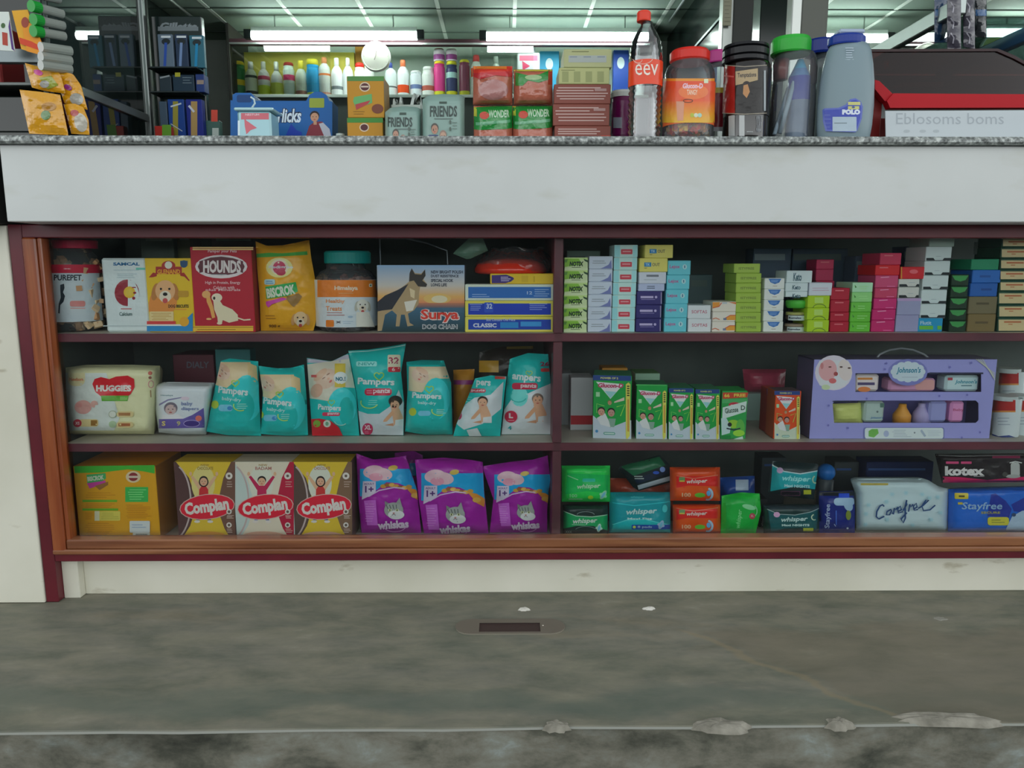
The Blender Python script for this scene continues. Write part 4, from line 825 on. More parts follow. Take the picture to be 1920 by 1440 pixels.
whisk('upright purple cat food bag in the middle of its three', [(860, 778), (940, 785), (1005, 795)], [(865, 905), (925, 908), (1005, 916)], [(778, 862), (830, 858), (880, 862), (912, 868)], [(790, 1006), (916, 1006)], 850, 976, 1, 0, 12, YB_ + .030)
whisk('purple cat food bag with crumpled front, beside the shelf divider', [(870, 902), (940, 925), (1005, 918)], [(855, 1027), (900, 1032), (960, 1026), (1005, 1026)], [(900, 876), (960, 866), (1000, 862), (1030, 853)], [(915, 1006), (1030, 1006)], 982, 972, .92, 0, 13, YB_ + .034)
pouch('cat_food_bag', 'purple cat food bag mostly hidden behind the first two cat food bags', 'bag', [(845, 740), (1005, 740)], [(845, 792), (1005, 800)], [(740, 850), (775, 845), (792, 855)], [(740, 1000), (800, 1000)], .20, .025, '7c1f7c', [R(768, 872, 800, 900, '1a7fb0')], zb=Z3 + .0005, wr=.004, seed=14)
GAIN = 1.4

# ================================================================ right bay, top shelf: stacks of small cartons
Yt = .06
def stack(specs, dep=.085, Y=Yt, group=None, side=None):
    """specs bottom to top: (x0,x1,ytop,ybot,front,art(x0,y0,x1,y1),label,[kind])"""
    z = Z1 + .0005; n = len(specs); protos = {}
    for i, s_ in enumerate(specs):
        x0, x1, yt, yb, fc, artf, lb = s_[:7]; kind = s_[7] if len(s_) > 7 else 'carton'
        hgt = W(x0, yt, Y).z - W(x0, yb, Y).z; k = (fc, artf, round((x1 - x0) / 4), round(yb - yt), kind); xc = (W(x0, yt, Y).x + W(x1, yt, Y).x) / 2
        if k in protos:
            src, hh = protos[k]; o = src.copy(); COL.objects.link(o); o.location = (xc, Y, z); o['label'] = lb; z += hh + .0003
        else:
            o = carton(kind, lb, 'box', x0, yt, x1, yb, Y, dep, fc, artf(x0, yt, x1, yb) if artf else (), side=side or fc, zb=z, group=group, hgt=hgt - .0003)
            # the art was placed by the photo, the body by the support: same height
            protos[k] = (o, ZT[o.name] - z); z = ZT[o.name] + .0003
        if group: o['group'] = group
    return z
def mk(desc, n, i): return desc + ords(i, n)

a_n = lambda x0, y0, x1, y1: [R(x0, y0, x1, y0 + 5, 'b4cc84'), G([(x0, y0 + 2), (x0 + 26, y0 + 2), (x0 + 34, y1 - 10), (x0, y1 - 6)], '7fb03c'), R(x0, y1 - 4, x1, y1, 'c9d6ac'), T('NOTIX', x0 + 9, y0 + 7, x0 + 35, y1 - 7, '1f3524', bold=.06, shear=.15), R(x0 + 13, y1 - 5.6, x0 + 30, y1 - 4.6, '4a5c3c'), G([(x1 - 8, y0 + 2), (x1, y0 + 5), (x1, y0 + 9), (x1 - 6, y0 + 6)], '2c4a30'), G([(x0, y0 + 4), (x0 + 6, y0 + 3), (x0 + 4, y0 + 9), (x0, y0 + 9)], '5a8a3c')]
stack([(1057 + (5 - i) * 0 + i * .4, 1100 + i * .4, 603 - i * 23, 626 - i * 23, 'bccb9c', a_n, mk('green and cream tablet box with slanted black lettering', 6, i)) for i in range(6)], group='green and cream boxes beside the divider')
a_2 = lambda x0, y0, x1, y1: [G([(x1 - 18, y1 - 3), (x1 - 8, y1 - 8), (x1 - 3, y0 + 6), (x1 - 2, y1 - 1), (x0 + 20, y1 - 1)], '6c74a8'), lines(x0 + 6, y0 + 7, x1 - 12, y1 - 9, 2, '8a929c', 1.4)]
stack([(1102 + i * .6, 1146 + i * .6, 602 - i * 23.4, 625.4 - i * 23.4, 'c9d2e2', a_2, mk('white box with a violet corner swoosh', 6, i)) for i in range(6)], group='white boxes with violet corners')
a_3 = lambda x0, y0, x1, y1: [R(x0, y0 + 1, x0 + 10, y1 - 1, '8fc8cc'), R(x1 - 9, y0 + 1, x1 - 1, y1 - 1, '9ccfd2'), RR(x0 + 12, y0 + 8, x0 + 33, y1 - 6, 1.5, 'c0404e'), R(x0 + 15, y0 + 11, x0 + 30, y1 - 10, 'e0a0a4')]
stack([(1147 + i * .9, 1190 + i * 1.0, 603 - i * 23, 626 - i * 23, 'bcd8d4', a_3, mk('pale aqua box with a small red panel', 7, i)) for i in range(7)], group='pale aqua boxes with red panels')
a_4 = lambda x0, y0, x1, y1: [R(x1 - 3, y0 + 2, x1 - 1.5, y1 - 2, '9a90a8'), R(x0 + 7, y0 + 9, x0 + 31, y0 + 13, 'b0a4c8'), E(x0 + 36, y0 + 11, 2.5, 2.5, 'b0a4c8', 0, 8), R(x0 + 8, y0 + 15, x0 + 34, y0 + 16, '8a80b0')]
a_l = lambda x0, y0, x1, y1: [lines(x0 + 14, y0 + 3, x0 + 38, y0 + 10, 2, '5a6478', 1.6)]
a_w = lambda x0, y0, x1, y1: [R(x0 + 14, y0 + 5, x0 + 37, y0 + 9, '6a6e78'), lines(x0 + 8, y0 + 13, x1 - 6, y0 + 16, 1, '98a0a8', 1.2)]
a_t = lambda x0, y0, x1, y1: [R(x0 + 9, y0 + 8, x0 + 22, y0 + 16, '2478b0'), T('TIK', x0 + 11, y0 + 9.5, x0 + 20, y0 + 14.5, 'a8d0e8', bold=.03), T('OUT', x0 + 24, y0 + 9, x0 + 38, y0 + 15, '6a6a5c'), R(x0 + 9, y0 + 18, x0 + 14, y0 + 19, '6a6438')]
stack([(1192, 1240, 600, 625.5, '2f2a66', a_4, 'dark violet box with a grey bar, lowest of its stack'), (1193, 1241, 574, 599.5, '2f2a66', a_4, 'dark violet box with a grey bar, second from the bottom of its stack'), (1194, 1242, 548, 573.5, '332c68', a_4, 'dark violet box just under the lilac one'),
       (1197, 1246, 533, 547, 'a8b0cc', a_l, 'thin lilac box lying on the dark violet ones'), (1198, 1249, 510, 532, 'c8ccd8', a_w, 'white box with grey lettering under the two yellow boxes'), (1199, 1252, 483, 509, 'cfc466', a_t, 'yellow box with a blue panel, lower of two'),
       (1209, 1262, 458, 483, 'cfc468', a_t, 'yellow box with a blue panel, set back at the very top of its stack')])
a_5 = lambda x0, y0, x1, y1: [T('Lejox', x0 + 3, y0 + 8, x0 + 22, y0 + 16, 'a85a8c', bold=.03), E(x0 + 31, y0 + 11.5, 4, 4.5, 'b4d8dc'), R(x0 + 30, y0 + 9, x0 + 32, y0 + 14, '3c6a8c')]
stack([(1245 + i * 2.0, 1287 + i * 2.0, 600 - i * 26.5, 626.5 - i * 26.5, '62b8c6', a_5, mk('sky blue box with pink lettering', 5, i)) for i in range(5)], group='sky blue boxes with pink lettering')
a_6 = lambda x0, y0, x1, y1: [T('SOFTAS', x0 + 7, y0 + 9, x0 + 36, y0 + 15, 'b06a7c', bold=.02)]
stack([(1290, 1333, 601 - i * 25, 626 - i * 25, 'd0d4d8', a_6, mk('white box with pink spaced lettering', 2, i)) for i in range(2)], group='white boxes with pink lettering')
a_7 = lambda x0, y0, x1, y1: [G([(x1 - 18, y1 - 6), (x1 - 10, y1 - 12), (x1, y1 - 11), (x1, y1 - 3), (x1 - 16, y1 - 3)], 'cf9038'), L([(x1 - 22, y1 - 5), (x1 - 10, y1 - 12), (x1, y1 - 12)], 1.6, 'c05a3c'), L([(x0, y1 - 5), (x0 + 6, y1 - 7), (x0 + 13, y1 - 4)], 1.6, 'c0603c'), R(x0 + 20, y1 - 7, x0 + 26, y1 - 3, '6a7490')]
a_7b = lambda x0, y0, x1, y1: [G([(x0, y0 + 1), (x0 + 14, y0 + 1), (x0 + 12, y0 + 9), (x0, y0 + 12)], 'cf8838'), L([(x0, y0 + 12), (x0 + 12, y0 + 9), (x0 + 17, y0 + 2)], 1.6, 'b84a34'), G([(x0 + 30, y0 + 1), (x1, y0 + 1), (x1, y0 + 5)], 'c8703c'), R(x0 + 18, y0 + 1, x0 + 27, y0 + 4, 'a8b0b8')]
stack([(1335, 1378, 606.5, 626, 'd0c9c0', a_7, 'white box with orange waves, lowest of three'), (1336, 1379, 587.5, 606, 'd0c9c0', a_7, 'white box with orange waves, middle of three'), (1336, 1380, 568, 587, 'd4ccc0', a_7b, 'white box with an orange top corner, topmost of three')])
a_8 = lambda x0, y0, x1, y1: [T('ISTYFREE', x0 + 9, y0 + 7, x0 + 38, y0 + 11.5, '6a7a3c', bold=.02)]
stack([(1380 + (i > 0) * 0, 1427, 608 - i * 18.2, 626.2 - i * 18.2, '93ad46', a_8, mk('olive green box', 7, i)) if i < 5 else ((1380, 1428, 517.4, 535, '93ad46', a_8, mk('olive green box', 7, 5)) if i == 5 else (1376, 1425, 499, 517, '97b04c', a_8, 'olive green box sticking out left at the top of its stack')) for i in range(7)], group='olive green boxes')
a_9 = lambda x0, y0, x1, y1: [G([(x0 + 7, y0 + 1), (x0 + 31, y0 + 1), (x0 + 27, y0 + 8), (x0 + 19, y0 + 11), (x0 + 11, y0 + 8)], '3c6cae'), lines(x0 + 11, y0 + 3, x0 + 27, y0 + 8, 2, '7ca0d0', 1), R(x0 + 15, y0 + 14, x0 + 23, y0 + 15, '9a8a80')]
stack([(1431 + i * .8, 1468 + i * .8, 607 - i * 20, 627 - i * 20, 'cfd2d0', a_9, mk('small white box with a blue half oval', 5, i)) for i in range(5)], group='small white boxes with blue half ovals')
# jars, tub and white cartons
def potjar(cx, y0, y1, rpx, label, body, lidc, zb):
    Y = Yt + .035; t, x_, z_ = jar('cream_jar', label, 'jar', cx, Y, [(rpx * .9, y1), (rpx, y1 - 2), (rpx, y0 + 5), (rpx * .85, y0 + 4)], body, PLAST, zb=zb)
    wrap_label(t, cx, Y, rpx, y0 + 7, y1 - 5, [T('Rumalax', cx - 12, y0 + 9, cx + 12, y1 - 8, '2a3a4c', bold=.03)], 'b9c4c4', half=.72)
    lid(t, cx, Y, [(rpx * .95, y0 + 5), (rpx * .95, y0 + 1), (rpx * .9, y0)], lidc); return W(cx, y0, Y).z - W(cx, y1, Y).z
z = Z1 + .0005
z += potjar(1489, 606.5, 627, 18, 'dark brown cream jar with white label, lower of two', '4a4038', '8a7a68', z) + .0004
z += potjar(1491, 585, 606, 18, 'dark brown cream jar with white label, under the green tub', '4a4038', '9a9a5c', z) + .0004
Y = Yt + .035; t, _, _ = jar('cream_tub', 'rounded green tub under the white cartons', 'tub', 1493, Y, [(16, 584), (19, 579), (20, 572), (20, 566), (18, 563), (14, 562)], '4aa83c', PLAST, zb=z)
lid(t, 1493, Y, [(19, 566), (19.5, 564), (18, 562.5)], '58b04a'); z += W(1493, 562.5, Y).z - W(1493, 584, Y).z + .0005
a_k = lambda x0, y0, x1, y1: [T('Keto', x0 + 12, y0 + 4, x0 + 28, y1 - 3, '3c5a68', bold=.03, shear=.2)]
for (x0, x1, y0, y1, lb) in ((1473, 1514, 546.5, 562, 'white carton with dark script resting on the green tub'), (1473, 1515, 530.5, 546, 'white carton with dark script, middle of three on the green tub'), (1475, 1523, 507.5, 530, 'larger white carton with dark script, topmost above the green tub')):
    o = carton('carton', lb, 'box', x0, y0, x1, y1, Yt, .07, 'c3d0d4', a_k(x0, y0, x1, y1), zb=z); z = ZT[o.name] + .0003
a_li = lambda x0, y0, x1, y1: [R(x0 + 13, y0 + 3, x0 + 29, y1 - 9, 'a8c864'), ARC(x0 + 22, y1, 12, 7, 180, 360, 1.2, '4a6a2c')]
stack([(1513 + i, 1554 + i, 604.5 - i * 23, 627 - i * 23, '9cbc20', a_li, mk('lime green box with an arched line', 4, i)) for i in range(3)] + [(1517, 1560, 533.5, 558, 'c3c8d4', lambda x0, y0, x1, y1: [lines(x0 + 4, y0 + 8, x1 - 4, y1 - 8, 2, 'b89cb0', 1.2)], 'white box resting on the lime green ones')])
a_r = lambda x0, y0, x1, y1: [R(x0 + 8, y0 + 4, x0 + 24, y0 + 6, 'c86a74')]
stack([(1556 + i * .6, 1591 + i * .6, y0, y1, 'a01830', a_r, mk('crimson box', 4, i)) for i, (y0, y1) in enumerate(((608.5, 628), (590.5, 608), (567, 590), (544, 566.5)))], group='crimson boxes')
stack([(1528, 1563, 607, 628, 'a8244a', None, 'hidden pink box at the foot of the set back pink stack'), (1528, 1563, 575, 606.5, 'a8244a', None, 'pink box in the set back pink stack'), (1528, 1563, 538, 574.5, 'a8244a', None, 'pink box mostly hidden by the white box in front'),
       (1529, 1562, 516, 537.5, 'a82c50', None, 'pink box showing above the white box'), (1530, 1563, 497, 515.5, 'b02c50', a_r, 'topmost pink box of the set back stack')], Y=.155, dep=.06)
a_g = lambda x0, y0, x1, y1: [G([(x0 + 4, y0 + 4), (x0 + 8, y0 + 9), (x0 + 5, y0 + 10)], '3c7a34'), lines(x0 + 12, y0 + 5, x1 - 6, y1 - 5, 2, 'a0d890', 1)]
stack([(1593 + i * 1.3, 1631 + i * 1.4, 609.5 - i * 19.3, 628 - i * 19.3, ('5cae34', '5cae34', '64b444', '84c478', 'a0d0ac')[i], a_g, ('bright green box', 'bright green box', 'bright green box', 'pale green box', 'mint box')[i] + ords(i, 5)) for i in range(5)], group='green boxes shading to mint')
a_m = lambda x0, y0, x1, y1: [L([(x0 + 10, y0 + 4), (x0 + 26, y0 + 3)], 1.6, 'd890b0'), L([(x0 + 22, y1 - 3), (x1 - 6, y1 - 3)], 1.2, 'd070a0')]
mp = [(1633, 1677, 605, 627, 'b01f60'), (1635, 1679, 584, 604.5, 'b42064'), (1638, 1681, 563, 583.5, 'b82668'), (1640, 1682, 543, 562.5, 'b43a5c'), (1641, 1684, 519, 542.5, 'b8446c')]
stack([(a, b, c_, d, e, a_m, mk('magenta box', 7, i)) for i, (a, b, c_, d, e) in enumerate(mp)] + [(1641, 1687, 499, 518.5, 'c01c24', a_r, 'bright red box with a yellow edge in the magenta stack'), (1650, 1690, 476, 498.5, 'b43050', a_r, 'pink red box topmost above the magenta stack')])
a_no = lambda x0, y0, x1, y1: [G([(x0 + 1, y1 - 1), (x0 + 1, y1 - 6), (x0 + 14, y1 - 6), (x0 + 17, y1 - 2), (x0 + 31, y1 - 2), (x0 + 34, y1 - 6), (x1 - 1, y1 - 6), (x1 - 1, y1 - 1)], '1c2428'), lines(x0 + 18, y1 - 11, x0 + 30, y1 - 7, 1, '98a8ac', 1)]
stack([(1679, 1722, 595.5, 627, '8c8eb0', None, 'tall lilac box, lowest of its stack'), (1682, 1726, 563.5, 595, '8c90b0', lambda x0, y0, x1, y1: [R(x0, y0, x1, y0 + 5, 'a890b8')], 'lilac box with a pinkish top edge'), (1684, 1723, 542.5, 563, 'bcc0ba', a_no, 'white box with a black notch just above the lilac ones'), (1685, 1724, 526.5, 542, 'bcc0ba', a_no, 'white box with a black notch under the red one'),
       (1688, 1733, 503, 526, 'bc2028', lambda x0, y0, x1, y1: [R(x0 + 1, y0, x0 + 3, y1, 'c09030'), E(x0 + 25, y0 + 9, 8, 4, 'd06068')], 'red box topmost over the white and lilac boxes')])
stack([(1721, 1767, 601.5, 627, '1c88b4', lambda x0, y0, x1, y1: [T('Flutit', x0 + 4, y0 + 5, x0 + 25, y0 + 12, 'b8dce8', bold=.02), R(x0 + 2, y0 + 14, x0 + 28, y0 + 21, '60a83c'), R(x0 + 36, y0 + 14, x1 - 2, y0 + 21, '60a83c')], 'cyan and green box under the white notched boxes')] +
      [(1725 + i * 3, 1773 + i * 3, 574 - i * 27, 600.5 - i * 27, 'b9c6c6', a_no, 'white box with a black notch' + ', %s above the cyan box' % ('directly', 'second', 'third', 'fourth', 'fifth')[i]) for i in range(5)] + [(1743, 1790, 442, 464, '8a9a90', None, 'grey green box topmost in the tallest stack')])
a_s = lambda x0, y0, x1, y1: [G([(x0 + 1, y0 + 2), (x1 - 1, y0 + 2), (x1 - 6, y0 + 10), (x0 + 16, y0 + 13), (x0 + 6, y0 + 10)], '3c8c4a')]
stack([(1779 + i * 1.5, 1811 + i * 1.5, 605.2 - i * 21.3, 626.5 - i * 21.3, '173020', a_s, mk('dark green box with a light green half moon', 5, i)) for i in range(5)], group='dark green half moon boxes')
stack([(1814, 1866, 592.5, 626, '70603c', lambda x0, y0, x1, y1: [R(x0 + 14, y0 + 14, x0 + 38, y0 + 18, '564a30')], 'brown box, lower of two'), (1816, 1869, 559.5, 592, '6a6248', lambda x0, y0, x1, y1: [R(x0 + 14, y0 + 11, x0 + 38, y0 + 15, '4e4834')], 'brown box under the blue ones'),
       (1819, 1870, 533.5, 559, '1f56a0', lambda x0, y0, x1, y1: [R(x0 + 20, y0 + 10, x0 + 40, y0 + 14, '1a4484')], 'blue box standing on the brown ones'), (1823, 1877, 508.5, 533, '2560ac', lambda x0, y0, x1, y1: [R(x0 + 14, y0 + 10, x0 + 34, y0 + 14, '1c4c90')], 'blue box under the green one'), (1821, 1873, 487.5, 508, '1c7c58', None, 'green box topmost over the blue ones')])
a_c = lambda x0, y0, x1, y1: [R(x0 + 2, y0 + 4, x1 - 2, y1 - 2, 'bfae84'), R(x0 + 12, y0 + 7, x1 - 8, y0 + 10, 'a8603c'), R(x0 + 20, y0 + 12, x0 + 28, y0 + 13.5, 'a8603c')]
ys = [(599, 626), (574, 598.5), (550, 573.5), (529, 549.5), (508, 528.5), (487, 507.5), (466, 486.5), (447, 465.5)]
stack([(1870 + i * 1.2, 1922 + i * 1.2, a, b, '1c4030', a_c, mk('cream labelled dark green box at the right edge', 8, i) if i not in (0, 7) else ('cream labelled dark green box at the right edge, ' + ('lowest' if i == 0 else 'topmost'))) for i, (a, b) in enumerate(ys)], group='cream labelled boxes at the right edge')
stack([(1848, 1885, 600, 627, '2c5044', None, 'dim box at the foot of the set back stack'), (1848, 1885, 540, 599.5, '2c5044', None, 'tall dim box in the set back stack behind the blue boxes'), (1848, 1885, 487, 539.5, '2c5044', None, 'dim green box under the grey lettered one'), (1849, 1884, 463, 486.5, '8f9a98', lambda x0, y0, x1, y1: [R(x0 + 6, y0 + 10, x0 + 29, y0 + 14, '5a5c60')], 'grey box with dark lettering set back above the green one'),
       (1857, 1886, 446, 462.5, '7c8684', lambda x0, y0, x1, y1: [R(x0 + 6, y0 + 7, x0 + 20, y0 + 9, '6a4448')], 'small grey box topmost at the back right')], Y=.155, dep=.05)
# dim goods further back
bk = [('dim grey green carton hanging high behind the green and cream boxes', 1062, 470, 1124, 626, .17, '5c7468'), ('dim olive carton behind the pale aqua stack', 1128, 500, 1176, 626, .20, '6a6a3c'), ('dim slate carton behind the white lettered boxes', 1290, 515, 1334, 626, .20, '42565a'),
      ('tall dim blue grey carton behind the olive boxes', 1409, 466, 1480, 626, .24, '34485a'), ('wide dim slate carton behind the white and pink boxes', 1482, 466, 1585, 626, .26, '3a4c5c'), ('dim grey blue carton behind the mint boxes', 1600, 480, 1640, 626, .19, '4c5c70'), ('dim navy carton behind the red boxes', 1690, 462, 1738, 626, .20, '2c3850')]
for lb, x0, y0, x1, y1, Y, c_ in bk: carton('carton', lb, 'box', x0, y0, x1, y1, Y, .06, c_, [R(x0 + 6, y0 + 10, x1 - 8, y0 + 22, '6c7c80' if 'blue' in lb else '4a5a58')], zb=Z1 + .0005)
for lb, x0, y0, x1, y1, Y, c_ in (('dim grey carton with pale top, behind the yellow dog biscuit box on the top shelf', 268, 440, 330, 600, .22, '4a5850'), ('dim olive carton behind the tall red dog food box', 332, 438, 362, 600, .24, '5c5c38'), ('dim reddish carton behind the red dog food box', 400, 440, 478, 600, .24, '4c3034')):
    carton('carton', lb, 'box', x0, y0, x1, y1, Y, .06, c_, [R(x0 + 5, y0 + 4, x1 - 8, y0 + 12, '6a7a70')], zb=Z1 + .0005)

# ================================================================ right bay, middle shelf
def glucon(x0, x1, y0, y1, label, dep, Y, free=True, green='1c9440', yaw=0, base='b0bcc8', big=1.0):
    k = (x1 - x0) / 78.0; X = lambda f: x0 + (x1 - x0) * f; h_ = y1 - y0; Yy = lambda f: y0 + h_ * f
    art = [R(x0, Yy(0), x1, Yy(.08), '24407c') if free else R(x0, Yy(0), x1, Yy(.02), '4aa85a'), G([(X(.08), Yy(.10)), (X(.80), Yy(.13)), (X(.46), Yy(.36))], 'd6d6d8'), T('Glucon-D', X(.13), Yy(.12), X(.80), Yy(.19), 'b03860', bold=.05, shear=.15), G([(X(.30), Yy(.24)), (X(.62), Yy(.25)), (X(.46), Yy(.35))], '8cc0c4'),
           G([(X(0), Yy(.62)), (X(.2), Yy(.72)), (X(.46), Yy(.80)), (X(.95), Yy(.68)), (X(1), Yy(.68)), (X(1), Yy(1)), (X(0), Yy(1))], base), R(X(.08), Yy(.26), X(.18), Yy(.33), '9cc8a0'), G([(X(.56), Yy(.40)), (X(.82), Yy(.33)), (X(.82), Yy(.38)), (X(.56), Yy(.42))], 'c9b8a8'),
           L([(X(.10), Yy(.58)), (X(.10), Yy(.44)), (X(.30), Yy(.47))], 1.6 * k, '7cc060'), L([(X(.62), Yy(.48)), (X(.84), Yy(.44)), (X(.72), Yy(.62))], 1.6 * k, '8cc850'), face(X(.44), Yy(.42), 4.5 * k, 'b08c68', '7a6a40'),
           G([(X(.10), Yy(.66)), (X(.32), Yy(.58)), (X(.50), Yy(.80)), (X(.2), Yy(.76))], 'c9ccce'), face(X(.22), Yy(.56), 8 * k, 'c0907c', '241c1c'), face(X(.48), Yy(.57), 8 * k, 'b0887c', '221c1a'), G([(X(.40), Yy(.66)), (X(.60), Yy(.66)), (X(.56), Yy(.79)), (X(.46), Yy(.79))], '7c9c8c'),
           G([(X(.86), Yy(.13)), (X(.93), Yy(.10)), (X(.98), Yy(.13)), (X(.96), Yy(.92)), (X(.88), Yy(.98)), (X(.86), Yy(.9))], 'c8c458'), [R(X(.89), Yy(.15 + .035 * j), X(.955), Yy(.168 + .035 * j), '2a2c20') for j in range(5)], R(X(.90), Yy(.36), X(.945), Yy(.85), 'bc8c40'),
           RR(X(.28), Yy(.87), X(.58), Yy(.91), 2, '3c8c78'), R(X(.30), Yy(.88), X(.56), Yy(.90), 'b8ccc8'), E(X(.1), Yy(.86), 3 * k, 3 * k, '4080b0')]
    if free: art.append(T('POWER OF 2', X(.2), Yy(.025), X(.66), Yy(.055), 'c0c078', bold=.03))
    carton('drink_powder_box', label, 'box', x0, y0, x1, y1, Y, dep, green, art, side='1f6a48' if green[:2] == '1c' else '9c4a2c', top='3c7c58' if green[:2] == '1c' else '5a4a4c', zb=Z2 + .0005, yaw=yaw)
glucon(1112, 1183, 704, 826, 'largest green glucose powder box, left end of the right middle shelf', .09, .075, yaw=-8)
glucon(1193, 1250, 721, 827, 'green glucose powder box without a blue top band', .07, .07, free=False, yaw=-4)
glucon(1254, 1300, 728, 828, 'green glucose powder box with blue band, left of a matching pair', .08, .066)
glucon(1304, 1349, 730, 828, 'green glucose powder box with blue band, right of a matching pair', .08, .066)
carton('drink_powder_box', 'green and white glucose box with red offer band reading 66 FREE', 'box', 1352, 733, 1400, 829, .066, .07, '2c9448', [
    G([(1355, 736), (1403, 736), (1401, 745), (1355, 748)], 'b8402c'), T('66', 1358, 738, 1368, 745, 'dcc050', bold=.04), T('FREE', 1376, 738, 1398, 744, 'dcc050', bold=.04), R(1354, 748, 1402, 756, '4aa060'), E(1377, 759, 11, 5, 'b03040'), lines(1369, 757, 1385, 762, 1, 'e0b8b8', 1.6),
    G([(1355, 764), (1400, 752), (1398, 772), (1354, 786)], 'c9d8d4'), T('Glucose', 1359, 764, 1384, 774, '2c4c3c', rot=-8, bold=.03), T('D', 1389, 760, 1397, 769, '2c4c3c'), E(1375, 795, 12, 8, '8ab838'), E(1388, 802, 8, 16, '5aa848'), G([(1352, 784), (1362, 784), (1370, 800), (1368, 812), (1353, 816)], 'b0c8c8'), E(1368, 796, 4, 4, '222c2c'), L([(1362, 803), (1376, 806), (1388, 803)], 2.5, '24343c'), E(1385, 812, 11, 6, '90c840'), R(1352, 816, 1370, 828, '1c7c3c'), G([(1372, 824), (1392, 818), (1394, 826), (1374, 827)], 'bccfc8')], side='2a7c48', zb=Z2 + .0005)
glucon(1452, 1500, 733, 828, 'orange glucose powder box with blue band', .055, .066, green='cc4a1c', base='b8c4b0')
carton('drink_powder_box', 'red glucose powder box half hidden behind the orange one', 'box', 1438, 729, 1460, 818, .125, .05, 'b03c30', [R(1438, 729, 1460, 741, '6a5c8c'), E(1445, 744, 4, 2.5, 'd8c8c8'), E(1445, 760, 4, 2.5, 'd0b8b8'), R(1438, 790, 1460, 820, 'c0c8c0'), E(1452, 785, 6, 7, '2a2020')], side='8c3028', zb=Z2 + .0005)
pouch('product_pack', 'translucent pinkish red packet lying at the back above the glucose boxes', 'packet', [(690, 1392), (735, 1397)], [(690, 1474), (735, 1470)], [(1390, 692), (1475, 692)], [(1390, 735), (1475, 735)], .30, .03, '9c3a50', [], wr=.004, m=FILM)
carton('carton', 'white carton standing at the back below the pink packet', 'box', 1397, 738, 1455, 812, .27, .09, '8fa8a0', zb=Z2 + .0005, side='7c948c')
for i, (x0, y0, x1, y1, Y, c_) in enumerate(((1190, 700, 1236, 800, .22, '86a890'), (1070, 708, 1112, 790, .16, 'a8aaac'), (1052, 700, 1072, 780, .22, '8a9092'))):
    carton('carton', ('pale green carton behind the green glucose boxes', 'white carton with red foot behind the largest green box', 'grey white carton beside the divider, set back')[i], 'box', x0, y0, x1, y1, Y, .08, c_, [R(x0, 779, x1, 796, 'a0242c')] if i == 1 else (), zb=Z2 + .0005, top='5c8c50' if i == 0 else None)
carton('carton', 'orange topped carton lying behind the largest green box', 'box', 1128, 690, 1176, 780, .22, .06, 'b07c2c', zb=Z2 + .0005)
# --- lilac gift box with windows and handle
gb = thing('gift_box', 'lilac baby gift box with two cut windows and a grey carry handle', 'gift box', (W(1690, 828, .066).x, .066, Z2 + .0005))
gx0, gx1 = W(1522, 750, .066).x, W(1862, 750, .066).x; gz0 = Z2 + .0005; gz1 = W(1690, 674, .066).z
def pw(pts, Y=.066): return [(W(x, y, Y).x, W(x, y, Y).z) for x, y in pts]
mb = MB(); outer = [(gx0, gz1), (gx1, gz1), (gx1, gz0), (gx0, gz0)]
w1 = pw([(1561, 743), (1561, 757), (1564, 793), (1830, 793), (1835, 788), (1835, 756), (1830, 751), (1565, 751)][1:]); w2 = pw([(1604, 700), (1604, 735), (1840, 735), (1840, 699)])
tri = tessellate_polygon([[Vector((x, z, 0)) for x, z in q] for q in (outer, w1, w2)]); pts = outer + w1 + w2
mb.add([(x, .066, z) for x, z in pts], [tuple(t_) for t_ in tri], '8f90c8')
mb.add([(x, .0675, z) for x, z in pts], [tuple(t_) for t_ in tri], '8f90c8')
mb.box(gx0, gx0 + .0015, .0675, .16, gz0, gz1, '56506e'); mb.box(gx1 - .0015, gx1, .0675, .16, gz0, gz1, '56506e'); mb.box(gx0, gx1, .0675, .16, gz1 - .0015, gz1, '5c5870'); mb.box(gx0, gx1, .0675, .16, gz0, gz0 + .0015, '56506e'); mb.box(gx0, gx1, .1585, .16, gz0, gz1, '6c68a0')
